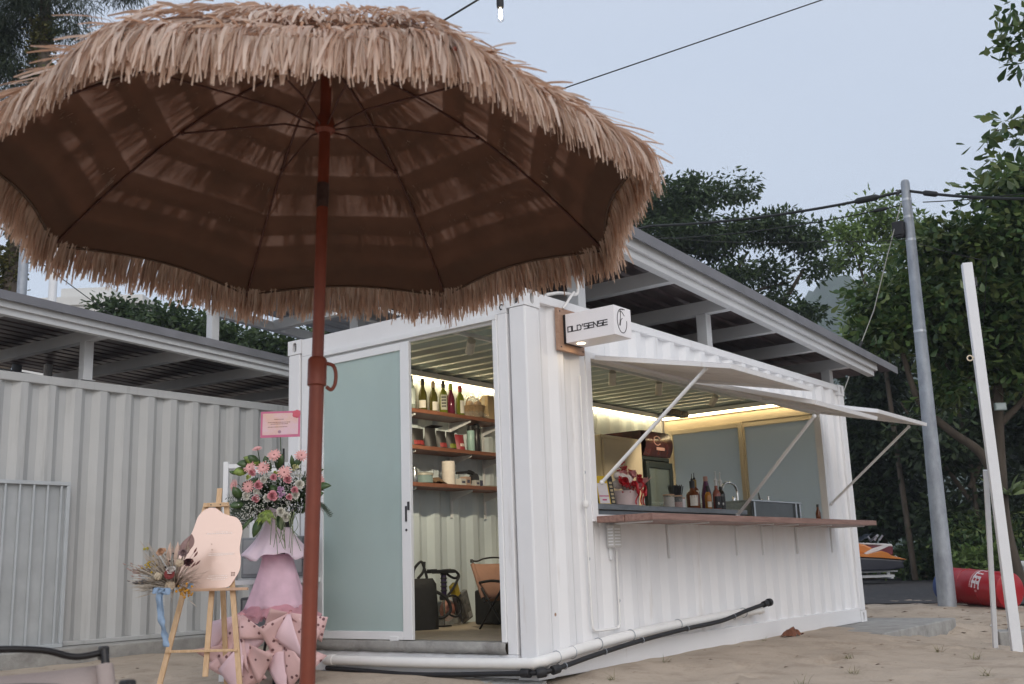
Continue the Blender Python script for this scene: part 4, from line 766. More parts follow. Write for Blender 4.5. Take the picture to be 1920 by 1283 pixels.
pipe('power_conduit', 'slim white conduit looping down the wall below the hatch corner to the switch box', 'conduit', [(.625, -.012, 2.05), (.620, -.012, 1.5), (.615, -.012, 1.08), (.622, -.012, .6), (.628, -.012, .32), (.645, -.012, .272), (.70, -.012, .262), (.93, -.012, .262), (.968, -.012, .272), (.984, -.012, .31), (.988, -.012, .55), (.990, -.012, .80)], .0085, PVC, [(.617, -.012, 1.35), (.62, -.012, .75), (.986, -.012, .45)], 8, fit=(((.617, -.014, 1.13), (0, 0, 1), .022, .045),))
t = thing('switch_box', 'small pale louvred wall box just under the left end of the timber ledge', 'switch box', (.94, -.0, .82)); g = G(); g.b2((-.045, -.055, .005), (.06, .004, .165)); obj('case', g, M('box_plastic', (.55, .54, .52), .5), t, bevel=.004)
g = G(); [g.b2((-.046-.002, -.05, .02+.022*k), (-.0455, -.01, .03+.022*k)) for k in range(6)]; [g.b2((-.03, -.0565, .02+.022*k), (.045, -.0553, .03+.022*k)) for k in range(6)]; obj('louvre', g, ALU, t)
pipe('roof_conduit', 'bent white plastic conduit climbing from the container roof to the shelter beam behind the sign', 'conduit', [(.30, .03, 2.60), (.45, .02, 2.64), (.58, .03, 2.66), (.66, .02, 2.665), (.70, .02, 2.70), (.705, .02, 2.80), (.705, .02, 2.97)], .012, PVC, n=10)
pipe('sign_cable', 'white cable arching down from the roof edge to the shop sign', 'cable', [(.62, .0, 2.665), (.57, -.03, 2.655), (.50, -.04, 2.60), (.45, -.035, 2.54), (.42, -.03, 2.51)], .010, PVC, n=8)
t = thing('wall_hook', 'small black hook on the white header above the open doorway', 'hook', (-.002, .19, 2.48)); g = G(); g.tube(spline([(0, 0, .02), (-.02, 0, .018), (-.034, 0, 0), (-.024, 0, -.018), (-.012, 0, -.012)], 4), .0045, 7); obj('hook_body', g, BLACKP, t, smooth=60)

# ================================================================== things on the shelves
BOT = dict(clear=M('clear_bottle_glass', (.62, .72, .66), .06, 0, .03, trans=.75), dark=M('olive_bottle_glass', (.11, .10, .02), .06, 0, .1, trans=.35), green=M('green_bottle_glass', (.22, .25, .03), .06, 0, .1, trans=.45), red=M('wine_red_bottle', (.12, .012, .03), .12), amber=M('amber_glass', (.20, .055, .012), .06, 0, .1, trans=.3), plum=M('plum_bottle', (.10, .02, .075), .1, 0, .1))
LBL = M('paper_label', (.66, .63, .56), .7, 0, .08, 40); LBL2 = M('cream_label', (.55, .5, .40), .7)
def ring(r_, z0, z1, a0, a1, n=12):
    g = G(); vs = []; 
    for z in (z0, z1):
        for i in range(n+1): t = a0+(a1-a0)*i/n; vs.append((r_*math.cos(t), r_*math.sin(t), z))
    g.add(vs, [(i, i+1, n+2+i, n+1+i) for i in range(n)]); return g
def bottle(label, at, glass, h=.30, r_=.037, cap=None, lab=None, shape='wine', group=None, la=(.085, .17), caplen=.06, lm=None, name='wine_bottle'):
    t = thing(name, label, 'bottle', at, 0, group)
    prof = {'wine': [(r_*.9, 0), (r_, .005), (r_, h*.58), (r_*.85, h*.66), (r_*.42, h*.76), (r_*.37, h*.80), (r_*.36, h*.97), (r_*.42, h*.975), (r_*.42, h)],
            'burg': [(r_*.9, 0), (r_, .005), (r_, h*.48), (r_*.88, h*.58), (r_*.5, h*.72), (r_*.38, h*.80), (r_*.36, h*.97), (r_*.42, h*.975), (r_*.42, h)],
            'rum': [(r_*.95, 0), (r_, .006), (r_*1.02, h*.5), (r_*.85, h*.60), (r_*.45, h*.66), (r_*.36, h*.72), (r_*.36, h)],
            'cone': [(r_*.9, 0), (r_, .005), (r_, h*.45), (r_*.8, h*.6), (r_*.45, h*.85), (r_*.4, h)],
            'syrup': [(r_*.9, 0), (r_, .005), (r_, h*.66), (r_*.8, h*.76), (r_*.4, h*.86), (r_*.4, h)], 'beer': [(r_*.9, 0), (r_, .004), (r_, h*.5), (r_*.5, h*.72), (r_*.4, h*.98), (r_*.45, h)]}[shape]
    g = G(); g.lathe(prof, n=18); body = obj('body', g, glass, t, smooth=40)
    if cap: g = G(); rr = prof[-1][0]*1.12; g.lathe([(rr, h-caplen), (rr, h+.001), (rr*.8, h+.004)], n=14); obj('cap', g, cap, t, smooth=40)
    if lab: obj('paper_label', ring(r_*1.015, la[0], la[1], lab[0], lab[1]), lm or LBL, t, smooth=60)
    return t
BC = -2.32       # side of a bottle that faces the door
cap_b = M('black_foil', (.03, .026, .022), .35, .3); cap_t = M('tan_foil', (.36, .27, .18), .4); cap_r = M('red_foil', (.38, .02, .02), .35); cap_g = M('lime_wrap', (.35, .42, .03), .5); cap_w = M('grey_green_foil', (.35, .40, .36), .4)
Z1, Z2, Z3 = 2.114, 1.789, 1.464
for x, gl_, cp, lb, lab, shp, hh, kw in ((1.225, 'clear', cap_w, 'clear glass bottle first on the top shelf beside the door edge', (BC-.9, BC+.9), 'wine', .31, dict(la=(.05, .19), lm=M('faint_label', (.55, .62, .58), .4))), (1.375, 'dark', cap_b, 'olive wine bottle with a low white label and dark foil', (BC-1, BC+.7), 'burg', .30, dict(la=(.03, .10))), (1.52, 'dark', cap_t, 'olive wine bottle with tan foil and a half-turned cream label', (BC-.3, BC+1.6), 'burg', .295, dict(la=(.02, .10))),
    (1.66, 'green', cap_b, 'green wine bottle with a big grey lettered label and black foil', (BC-.8, BC+.9), 'wine', .31, dict(la=(.04, .18), lm=M('grey_label', (.42, .42, .36), .7))), (1.765, 'red', cap_g, 'deep red bottle with a lime green wrapped neck', None, 'burg', .30, {}), (1.90, 'green', cap_r, 'green wine bottle with bright red foil and white label', (BC-.1, BC+1.5), 'wine', .295, dict(la=(.03, .15)))):
    t = bottle(lb, (x, 2.20, Z1), BOT[gl_], hh, .039, cp, lab, shp, 'wine bottles on the top shelf', **kw)
    if 'lettered' in lb:
        for k in range(4): g = ring(.0402, .065+.028*k, .080+.028*k, BC-.55, BC+.6); obj('label_print', g, M('label_ink', (.08, .08, .07), .7), t)
# cellophane wrapped hamper
t = thing('gift_hamper', 'wicker gift hamper wrapped in shiny clear cellophane at the end of the top shelf', 'hamper', (2.13, 2.23, Z1))
g = G(); g.lathe([(.09, 0), (.115, .12), (.118, .125), (.112, .125)], n=16); g.add(*(lambda gg: (gg.v, gg.f))(G().tube([(.11*math.cos(a), 0, .12+.10*math.sin(a)) for a in np.linspace(0, pi, 12)], .006, 6))); obj('basket', g, M('wicker', (.26, .17, .09), .8, 0, .3, 60, .6, 120), t)
def crinkle(base, n, r_, h, seed, flare=1.5):
    rr = random.Random(seed); g = G(); rows = []
    for i in range(7):
        u = i/6; row = []
        for j in range(n): a = 2*pi*j/n; q = r_*(1-.75*math.sin(u*pi/1.25)**2 if u < .8 else .35+(u-.8)*flare)*(1+rr.uniform(-.13, .13)); row.append((q*math.cos(a), q*math.sin(a), h*u+rr.uniform(-.01, .01)))
        row.append(row[0]); rows.append(row)
    g.grid(rows); return g
CELLO = M('cellophane', (.9, .9, .88), .12, 0, 0, trans=.6, alpha=.32, bump=.5, bs=30)
obj('cellophane', crinkle(None, 20, .15, .23, 3), CELLO, t); g = G(); [g.ball((.05*math.cos(k*2.1), .05*math.sin(k*2.1)-.02, .13+.02*(k % 2)), .035, 8, 5) for k in range(5)]; obj('contents', g, M('hamper_contents', (.42, .30, .2), .6, 0, .4, 12), t)
t = thing('carton', 'tall narrow tan carton at the far end of the top shelf', 'box', (2.36, 2.25, Z1)); g = G(); g.b2((-.05, -.06, 0), (.05, .06, .25)); obj('carton_body', g, M('tan_card', (.50, .37, .22), .8), t, bevel=.003); g = G(); g.b2((-.0505, -.02, 0), (.0505, .02, .2505)); obj('tape', g, M('tape', (.5, .42, .3), .3), t)
# coffee pouches
PB = [M('pouch_black', (.022, .02, .02), .5), M('pouch_green', (.11, .14, .03), .5), M('pouch_red', (.27, .035, .045), .5)]
for x, w, mt, lb, st in ((1.27, .19, 0, 'black stand-up pouch with a red patch, first on the middle shelf', (.25, .03, .03)), (1.455, .15, 0, 'taller black box pouch with an open flap on the middle shelf', None), (1.60, .13, 0, 'black pouch with a small red and green print, third on the middle shelf', (.22, .03, .03)), (1.735, .12, 0, 'black pouch with a rounded olive green patch on the middle shelf', (.16, .18, .02)), (1.86, .13, 2, 'crimson pouch with pale lettering on the middle shelf', (.6, .5, .46))):
    t = thing('coffee_pouch', lb, 'pouch', (x, 2.19, Z2), 0, 'pouches on the middle shelf'); g = G(); h = .165 if w != .15 else .185
    if mt == 2: h = .15
    P = []
    for u in np.linspace(0, 1, 6):
        d_ = .05*(1-u)**.6+.006; P.append([(xx*w/2*(1-.04*u), -d_*(1-abs(xx)**3), h*u) for xx in np.linspace(-1, 1, 7)]+[(xx*w/2*(1-.04*u), d_*(1-abs(xx)**3), h*u) for xx in np.linspace(1, -1, 7)])
    for row in P: row.append(row[0])
    g.grid(P); b_ = obj('pouch_body', g, PB[mt], t, smooth=50)
    if w == .15: g = G(); g.add([(-w/2, -.01, h), (w/2, -.01, h), (w/2+.03, -.07, h+.015), (-w/2+.02, -.07, h+.012)], [(0, 1, 2, 3)]); obj('flap', g, PB[0], t, solid=.003)
    if st:
        g = G(); P2 = [[(xx*w*(.36 if mt != 2 else .30), -(.052*(1-u)**.6+.0075)*(1-abs(xx*.72)**3), h*u) for xx in np.linspace(-1, 1, 6)] for u in ((.08, .2, .32) if mt == 0 else (.25, .34, .43))]; g.grid(P2); obj('pouch_print', g, M('print_%.2f' % st[1], st, .6, 0, .4, 50), t, smooth=50)
t = thing('drinks_flask', 'pale mint steel flask with black lid on the middle shelf', 'flask', (2.045, 2.20, Z2)); g = G(); g.lathe([(.034, 0), (.037, .004), (.037, .20), (.030, .215)], n=20); obj('body', g, M('mint_enamel', (.33, .49, .45), .35), t, smooth=40); g = G(); g.lathe([(.0355, .2), (.0355, .225), (.028, .228), (.028, .25), (.02, .255)], n=18); obj('lid', g, BLACKP, t, smooth=40)
t = thing('drinks_flask', 'black steel flask with loop lid right behind the mint one', 'flask', (2.155, 2.22, Z2)); g = G(); g.lathe([(.034, 0), (.037, .004), (.037, .225), (.030, .24)], n=20); obj('body', g, M('black_enamel', (.022, .02, .022), .35), t, smooth=40); g = G(); g.lathe([(.031, .236), (.031, .262), (.024, .268), (.022, .28), (.012, .283)], n=18); g.tube([(-.045, 0, .245), (-.05, 0, .262), (-.03, 0, .272)], .006, 6); obj('lid', g, BLACKP, t, smooth=40)
t = thing('receipt_pad', 'small stack of papers lying at the end of the middle shelf', 'papers', (2.36, 2.17, Z2)); g = G(); [g.b2((-.07+.004*k, -.05, .003*k+.0005), (.07, .05, .003*k+.003)) for k in range(3)]; obj('sheet_stack', g, M('paper', (.52, .46, .36), .8), t)
t = thing('lidded_tub', 'low grey-green tub with metal clasp lid on the bottom shelf', 'tub', (1.355, 2.20, Z3)); g = G(); g.lathe([(.085, 0), (.094, .005), (.094, .07)], n=24); obj('body', g, M('tub_glass', (.20, .27, .26), .25), t, smooth=40); g = G(); g.lathe([(.098, .071), (.098, .088), (.09, .094), (.02, .096)], n=24); obj('lid', g, M('tub_lid', (.42, .40, .34), .4, .3), t, smooth=40); g = G(); g.tube(spline([(.09, -.02, .05), (.115, -.03, .09), (.112, -.03, .125), (.09, -.02, .12)], 4), .004, 6); obj('clasp', g, GALV, t)
t = thing('canister', 'small steel canister half hidden by the door edge on the bottom shelf', 'canister', (1.215, 2.17, Z3)); g = G(); g.lathe([(.03, 0), (.032, .004), (.032, .11), (.02, .125), (.02, .14), (.008, .15)], n=18); obj('body', g, STEEL, t, smooth=40); g = G(); g.lathe([(.034, .108), (.034, .113)], n=18); obj('rim', g, GALV, t)
t = thing('paper_bag', 'crumpled brown paper bag lying low on the bottom shelf', 'bag', (1.53, 2.20, Z3)); rr = random.Random(4); g = G(); P = [[(-.11+.22*i/8, -.05+.1*j/5, (.055*math.sin(pi*(i+.4)/9)*math.sin(pi*(j+.5)/6)+rr.uniform(0, .016))) for j in range(6)] for i in range(9)]; g.grid(P); obj('bag_body', g, M('brown_paper', (.17, .105, .06), .85, 0, .3, 20), t, solid=.002); g = G(); g.add([(-.1, -.05, .002), (-.13, -.06, .02), (-.13, .03, .03), (-.1, .04, .01)], [(0, 1, 2, 3)]); obj('bag_mouth', g, M('brown_paper', ()), t, solid=.002)
t = thing('paper_roll', 'upright white kitchen roll on the bottom shelf', 'paper roll', (1.685, 2.18, Z3)); g = G(); N_ = 24; g.lathe([(.06, 0), (.0605, .003), (.0605, .212), (.059, .215), (.02, .215), (.02, .19)], n=N_); obj('roll', g, M('tissue', (.70, .64, .58), .9, 0, .04, 40, .2, 200), t, smooth=40); g = G(); g.lathe([(.0195, .185), (.0195, .2145), (.016, .2145), (.016, .185)], n=16); obj('core', g, M('brown_card', (.3, .2, .12), .8), t)
for x, y, s, c, lb in ((1.825, 2.15, (.09, .06, .06), (.58, .56, .52), 'small white printed carton beside the kitchen roll'), (1.925, 2.18, (.075, .07, .085), (.46, .32, .25), 'small pinkish carton in the middle of the bottom shelf'), (2.04, 2.15, (.07, .05, .055), (.45, .44, .42), 'small white carton under the black tape gun handle')):
    t = thing('small_carton', lb, 'box', (x, y, Z3), .1); g = G(); g.box((0, 0, s[2]/2), s); obj('carton_body', g, M('carton_%.2f' % c[1], c, .7), t, bevel=.002); g = G(); g.b2((-s[0]*.3, -s[1]/2-.0012, s[2]*.3), (s[0]*.3, -s[1]/2-.0004, s[2]*.65)); obj('carton_print', g, M('print_dark', (.07, .07, .11), .7), t)
t = thing('tape_gun', 'black tape gun with a clear roll lying on the bottom shelf', 'tape gun', (2.03, 2.23, Z3+.002)); g = G(); g.tube(spline([(-.20, -.02, .115), (-.12, -.02, .125), (-.02, -.02, .132), (.04, -.02, .12), (.07, -.02, .08), (.08, -.02, .02)], 4), [.012]*8+[.022]*8+[.02]*5, 8); g.b2((.05, -.04, 0), (.11, 0, .03)); obj('frame', g, BLACKP, t, smooth=50); g = G(); g.lathe([(.035, -.022), (.05, -.022), (.05, .022), (.035, .022)], m=T(.06, -.02, .075) @ RX(pi/2), n=18); obj('tape_roll', g, DARKM, t, smooth=40); g = G(); g.b2((.085, -.055, .01), (.15, .01, .06)); obj('cutter', g, M('print_dark', ()), t, bevel=.004)
t = thing('price_cards', 'thin cards lying flat at the right end of the bottom shelf', 'cards', (2.26, 2.17, Z3), .06); g = G(); [g.box((.01*k, .004*k, .003+.004*k), (.20-.03*k, .10, .003)) for k in range(3)]; obj('card_stack', g, M('card_stock', (.34, .30, .24), .7), t)

# ================================================================== things on the bar floor
FZ = .2225
BAGM = M('black_nylon', (.012, .012, .013), .7, 0, .2, 30, .3, 200)
t = thing('backpack', 'soft black backpack standing on the floor just inside the door', 'backpack', (1.13, 2.07, FZ), R(-35))
g = G(); P = []
for u in np.linspace(0, 1, 10):
    w = .165*(1-.28*u**1.5)*(1 if u < .95 else .8); d_ = .11*(1-.25*u)*(1 if u < .95 else .75); P.append([(w*math.copysign(abs(math.cos(a))**.6, math.cos(a))+.03*u, d_*math.copysign(abs(math.sin(a))**.6, math.sin(a))+.006*math.sin(9*a+u*7), .42*u) for a in np.linspace(0, 2*pi, 25)])
g.grid(P); g.add([P[-1][i] for i in range(24)], [tuple(range(24))]); g.add([P[0][i] for i in range(24)], [tuple(range(23, -1, -1))]); obj('body', g, BAGM, t, smooth=50)
g = G(); g.tube(spline([(-.04, 0, .42), (-.03, 0, .50), (.03, 0, .56), (.06, 0, .50), (.08, 0, .42)], 5), .012, 7); g.tube(spline([(.0, 0, .42), (.05, 0, .48), (.06, 0, .56)], 5), .012, 7); obj('handle', g, BAGM, t, smooth=60)
g = G(); g.tube(spline([(.14, .03, .32), (.25, .03, .25), (.29, .03, .15), (.22, .03, .09), (.15, .03, .10)], 6), .014, 7); obj('shoulder_strap', g, BAGM, t, smooth=60)
t = thing('inflator_pump', 'black and purple hand pump with looped hose and T-handle beside the backpack', 'pump', (1.52, 2.12, FZ))
g = G(); g.lathe([(.022, .24), (.024, .25), (.024, .45), (.02, .46)], n=16); obj('barrel', g, M('purple_black', (.022, .012, .05), .4), t, smooth=40)
g = G(); [g.lathe([(.0245, .30+.035*k), (.031, .308+.035*k), (.0245, .316+.035*k)], n=14) for k in range(5)]; g.lathe([(.03, .225), (.04, .232), (.04, .262), (.03, .27)], n=14); obj('grip_ring', g, BLACKP, t, smooth=40)
g = G(); g.tube([(-.27, -.04, .475), (.14, .04, .478)], [.008]+[.017], 8); g.b2((-.10, -.03, .455), (.13, .05, .485)); g.b2((-.22, -.06, .46), (-.15, .0, .495)); obj('t_handle', g, BLACKP, t, bevel=.004)
g = G(); g.tube([(0, 0, .004), (0, 0, .24)], .0075, 8); obj('rod', g, CHROME, t, smooth=40); g = G(); g.b2((-.05, -.04, 0), (.05, .04, .012)); obj('foot_plate', g, BLACKP, t)
g = G(); g.tube(spline([(.05, .02, .475), (.17, .02, .475), (.23, .02, .43), (.19, .02, .37), (.10, .0, .30), (.05, 0, .265)], 6), .0115, 7); g.tube(spline([(.07, .03, .455), (.14, .03, .42), (.20, .03, .41), (.235, .02, .44)], 6), .0115, 7); g.tube(spline([(.02, 0, .25), (.10, -.03, .26), (.17, -.03, .22), (.19, -.03, .13), (.14, -.03, .08), (.06, -.03, .09), (.02, -.03, .12)], 6), .0095, 7); obj('hose', g, BLACKP, t, smooth=60)
t = thing('wrapped_pink_parcel', 'pink item in crinkled clear plastic on the floor behind the pump', 'parcel', (1.70, 2.24, FZ)); obj('plastic_wrap', crinkle(None, 18, .13, .26, 8, 1.0), CELLO, t); g = G(); g.ball((0, 0, .13), .085, 12, 8, sq=(1, .7, 1.15)); obj('parcel_body', g, M('pink_item', (.42, .19, .15), .5, 0, .3, 14), t, smooth=60)
for k, (x, y, a, tl, lb) in enumerate(((1.86, 2.20, .2, R(26), 'black folded pack in glossy film with a yellow header card leaning on the wall'), (1.98, 2.26, .1, R(20), 'grey folded pack in clear film leaning behind the yellow-tagged one'))):
    t = thing('film_pack', lb, 'package', (x, y, FZ+.004), a); mm = RY(-tl) 
    g = G(); g.box(None, (.16 if k else .11, .05, .27), m=mm @ T(.02, 0, .150)); obj('pack_body', g, M('film_%d' % k, ((.05, .05, .055), (.14, .14, .14))[k], .12, 0, .6, 26, .8, 40, coat=.6), t, bevel=.012)
    g = G(); g.box(None, (.075, .054, .11) if not k else (.06, .053, .05), m=mm @ (T(.01, 0, .33) if not k else T(.06, 0, .06))); obj('header_card', g, M('header_%d' % k, ((.42, .31, .03), (.3, .3, .3))[k], .4), t)
PINKF = M('pink_canvas', (.30, .165, .115), .85, 0, .1, 10, .2, 200)
CHF = M('black_tube', (.014, .012, .012), .4)
def camp_chair(label, at, rz, fabric, group):
    t = thing('camp_chair', label, 'chair', at, rz, group); w, hb = .27, .62; t.scale = (.82,)*3
    for s in (-1, 1):
        x = s*w
        g = G(); g.tube([(x, -.22, 0), (x, .17, .40)], .011, 8); g.tube([(x, .22, 0), (x, -.18, .40)], .011, 8); obj('leg', g, CHF, t, smooth=60)
        g = G(); g.tube(spline([(x, -.25, .455), (x, .0, .47), (x, .20, .455)], 4), .014, 8); obj('armrest', g, CHF, t, smooth=60)
        g = G(); g.tube([(x*.98, .13, .26), (x, .33, .68)], .011, 8); obj('back_upright', g, CHF, t, smooth=60)
        g = G(); g.tube([(x*1.0, -.2, .28), (x, -.23, .45)], .010, 8); obj('arm_strut', g, CHF, t, smooth=60)
    g = G(); g.tube(spline([(-w-.01, .335, .675), (-w+.07, .335, .668), (-.12, .335, .69), (0, .335, .70), (.12, .335, .69), (w-.07, .335, .668), (w+.01, .335, .675)], 6), .0085, 8); tb_ = obj('top_tube', g, CHF, t, smooth=60)
    for s in (-1, 1): g = G(); g.box((s*w, .335, .672), (.024, .026, .036)); obj('tube_clamp', g, CHF, tb_, bevel=.005)
    g = G(); P = [[(xx*(w-.008), .13+.2*u-.035*math.sin(pi*u)*(1-xx*xx)+.02*0, .30+.335*u+.008*xx*xx) for xx in np.linspace(-1, 1, 11)] for u in np.linspace(0, 1, 8)]; g.grid(P); obj('backrest', g, fabric, t, smooth=60, solid=.004)
    for s in (-1, 1): g = G(); g.tube([(s*w*.985, .155, .305), (s*w, .322, .640)], .0225, 10); obj('fabric_sleeve', g, fabric, t, smooth=60)
    g = G(); P = [[(xx*(w-.01), -.20+.34*u, .36-.09*u-.04*(1-xx*xx)*math.sin(pi*(.2+.8*u))) for xx in np.linspace(-1, 1, 9)] for u in np.linspace(0, 1, 6)]; g.grid(P); obj('seat', g, fabric, t, smooth=60, solid=.004)
    return t
CHP = Vector((1.31, 1.62, FZ))-Matrix.Rotation(FACE+R(37), 3, 'Z') @ Vector((-.27, .335, 0))*.82
camp_chair('pink canvas folding chair half hidden behind the right doorpost inside the bar', CHP, FACE+R(37), PINKF, 'canvas folding chairs')
t = thing('dark_storage_case', 'black box with a grey strip standing behind the pink folding chair', 'case', (2.05, 1.88, FZ), .2); g = G(); g.b2((-.25, -.16, 0), (.25, .16, .30)); obj('body', g, BAGM, t, bevel=.02); g = G(); g.b2((-.2, -.163, .25), (.1, -.1605, .275)); obj('strip', g, GALV, t)

# ================================================================== the worktop
CZ = 1.1485
t = thing('flower_box', 'white round flower box of red, pink and white blooms tied with red ribbon', 'flower box', (1.63, .27, CZ))
g = G(); g.lathe([(.095, 0), (.10, .004), (.112, .125), (.108, .128)], n=22); obj('pot', g, M('pink_white_card', (.68, .55, .54), .6), t, smooth=40)
REDR = M('red_ribbon', (.48, .01, .018), .3, 0, .2, 20); PKP = M('pink_tissue', (.60, .27, .27), .6, 0, .25, 16); WFL = M('white_bloom', (.68, .60, .55), .7, 0, .12, 30)
rr = random.Random(9)
g = G(); [g.ball((rr.uniform(-.13, .12), rr.uniform(-.08, .06), .16+rr.uniform(0, .09)), rr.uniform(.03, .045), 9, 6) for k in range(9)]; obj('white_flower', g, WFL, t, smooth=20)
def rose(g, c, r_, ax=(0, -.3, 1), seed=0, petals=16):
    rr = random.Random(seed); m4 = Matrix.Translation(Vector(c)) @ Vector(ax).to_track_quat('Z', 'Y').to_matrix().to_4x4()
    for k in range(petals):
        u = k/(petals-1); a = k*2.4; q = r_*(.12+.72*u); tilt = .15+1.05*u; w = r_*(.35+.45*u)
        P = []
        for i in range(4):
            v = i/3; rad = q*.55+q*.55*v**1.6*(1 if u < .6 else 1.25); zz = r_*(.75-.55*u)*v*1.25-r_*.35*(1-v)-(r_*.22*v**3 if u > .55 else 0)
            P.append([m4 @ Vector((rad*math.cos(a+j*w/q*.42), rad*math.sin(a+j*w/q*.42), zz-abs(j)*r_*.06)) for j in (-1.5, -.5, .5, 1.5)])
        g.grid(P)
    g.ball(m4 @ Vector((0, 0, -r_*.05)), r_*.5, 8, 5)
for i, (c, r_) in enumerate((((-.135, -.07, .19), .055), ((.07, -.02, .27), .04), ((-.05, -.11, .17), .036), ((.13, -.05, .24), .034), ((.01, -.13, .20), .034))): g = G(); rose(g, c, r_, (c[0]*3, -.9, .5), 3+i, 20); obj('red_flower', g, M('red_bloom', (.45, .012, .02), .6, 0, .25, 30), t, smooth=40)
for i, (c, r_, ax) in enumerate((((.07, -.10, .185), .055, (.3, -.9, .4)), ((.02, -.06, .25), .05, (0, -.7, .8)), ((.16, -.03, .19), .05, (.7, -.5, .4)), ((-.08, -.04, .25), .045, (-.3, -.7, .7)), ((.0, -.12, .16), .04, (0, -1, .3)))): g = G(); rose(g, c, r_, ax, 10+i); obj('pink_flower', g, PKP, t, smooth=40)
g = G(); [g.ball((-.03+rr.gauss(0, .022), .0+rr.gauss(0, .02), .31+rr.gauss(0, .025)), .0085, 6, 4) for k in range(26)]; [g.ball((-.08+rr.gauss(0, .05), -.1+rr.gauss(0, .02), .15+rr.gauss(0, .02)), .008, 6, 4) for k in range(20)]; obj('berry', g, M('red_berry', (.32, .01, .015), .3), t, smooth=60, kind='stuff')
g = G(); 
for k in range(9):
    a = rr.uniform(-.9, .5); c = Vector((.10*math.cos(a), .09*math.sin(a), .13)); d = Vector((math.cos(a), math.sin(a)*.8, rr.uniform(.3, 1.0))).normalized(); s = Vector((-math.sin(a), math.cos(a), 0))*.05
    g.add([c-s, c+s, c+d*.12+s*1.3, c+d*.16, c+d*.11-s*1.2], [(0, 1, 2, 3, 4)])
obj('tissue_wrap', g, PKP, t, solid=.001)
g = G()
for x0, dx in ((-.02, -.02), (.005, .012), (.075, .012)): P = [[(x0+dx*u*2+e, -.112-.012*math.sin(u*6)-.02*(x0 < .05), .135-.125*u) for e in (-.011, .011)] for u in np.linspace(0, 1, 8)]; g.grid(P)
for s in (-1, 1):
    for q in (0, 1): P = [[(.0+s*(.02+.045*math.sin(pi*u)) , -.118-.03*math.sin(pi*u*.9)+.012*v, .135+.05*math.sin(2*pi*u)*(.7 if q else 1)+.012*v) for v in (-1, 1)] for u in np.linspace(0, 1, 9)]; g.grid(P)
obj('ribbon_bow', g, REDR, t, smooth=60, solid=.0012)
g = G(); P = [[(-.02+.12*u, .06, .22+.12*math.sin(u*2.2)+v*.06*(1-u)) for v in (0, 1)] for u in np.linspace(0, 1, 6)]; g.grid(P); obj('clear_sleeve', g, CELLO, t)
t = thing('payment_stand', 'yellow and black angled payment sign stand at the left end of the worktop', 'sign stand', (1.30, .235, CZ), R(-22))
g = G(); tl = RX(R(-12)); YEL = M('yellow_print', (.62, .42, .01), .45)
g.box(None, (.155, .006, .235), m=tl @ T(0, 0, .118)); obj('panel', g, YEL, t)
g = G(); g.box(None, (.05, .0085, .235), m=tl @ T(.056, .0, .1181)); obj('black_stripe', g, M('black_print', (.02, .018, .016), .5), t)
g = G(); g.box(None, (.092, .0085, .16), m=tl @ T(-.024, 0, .097)); obj('white_card', g, M('white_print', (.70, .66, .68), .5), t)
g = G(); g.box(None, (.09, .010, .008), m=tl @ T(-.024, 0, .075)); g.box(None, (.04, .010, .012), m=tl @ T(-.024, 0, .045)); obj('print_line', g, M('magenta_print', (.5, .07, .2), .5), t)
g = G(); [g.box(None, (.026, .0098, .018), m=tl @ T(.058, 0, .03+.03*k)) for k in range(6)]; obj('icon_row', g, M('icon_print', (.42, .34, .2), .5), t)
g = G(); g.add([(-.06, .0, .001), (.06, 0, .001), (.05, .11, .001), (-.05, .11, .001), (-.05, .045, .17), (.05, .045, .17)], [(0, 1, 2, 3), (2, 3, 4, 5)]); obj('rear_strut', g, M('black_print', ()), t, solid=.003)
GLC = M('jar_glass', (.8, .84, .83), .08, 0, 0, trans=.85, alpha=.45)
for x, h, lb, fill in ((2.27, .105, 'white-filled glass jar with a wooden lid, first beside the flower box', (.70, .64, .58)), (2.41, .10, 'half-full pinkish glass jar with a wooden lid beside the straw cup', (.58, .36, .33)), (2.50, .085, 'small white cylinder jar in front of the straw cup', (.72, .70, .68))):
    t = thing('jar', lb, 'jar', (x, .24, CZ), 0, 'jars on the worktop'); r_ = .048 if x < 2.45 else .026; g = G(); g.lathe([(r_, 0), (r_, h)], n=18); obj('glass', g, GLC if x < 2.45 else M('white_print', ()), t, smooth=40); g = G(); g.lathe([(r_*.93, .003), (r_*.93, h*(.88 if fill[1] > .5 else .55))], n=18); obj('filling', g, M('fill_%.2f' % fill[1], fill, .8), t, smooth=40); g = G(); g.lathe([(r_*1.03, h+.0005), (r_*1.03, h+.012)], n=18); obj('lid', g, M('bamboo_lid', (.42, .26, .16), .6), t, smooth=40)
t = thing('straw_cup', 'black cup packed with black drinking straws on the worktop', 'cup', (2.54, .32, CZ)); g = G(); g.lathe([(.045, 0), (.058, .12), (.055, .12), (.05, .1)], n=18); obj('cup_body', g, BLACKP, t, smooth=40)
g = G(); [g.tube([(a*.03*math.cos(k*2.4), a*.03*math.sin(k*2.4), .01), (a*.07*math.cos(k*2.4), a*.07*math.sin(k*2.4), .205+rr.uniform(-.008, .008))], .004, 6) for k, a in ((k, math.sqrt(k/34)) for k in range(34))]; obj('straws', g, BLACKP, t, smooth=60, kind='stuff')
def pourer(t, h, mat=None): g = G(); g.lathe([(.012, h-.03), (.012, h+.012), (.006, h+.018), (.004, h+.03)], n=10); g.tube([(0, 0, h+.02), (-.008, -.006, h+.06)], .003, 6); obj('pourer', g, mat or BLACKP, t)
t = bottle('round brown spirit bottle with a white label and black pourer on the worktop', (2.72, .25, CZ), BOT['amber'], .245, .058, BLACKP, (-3.1, -1.9), 'rum', 'spirit bottles on the worktop', (.03, .12), name='spirit_bottle'); pourer(t, .25)
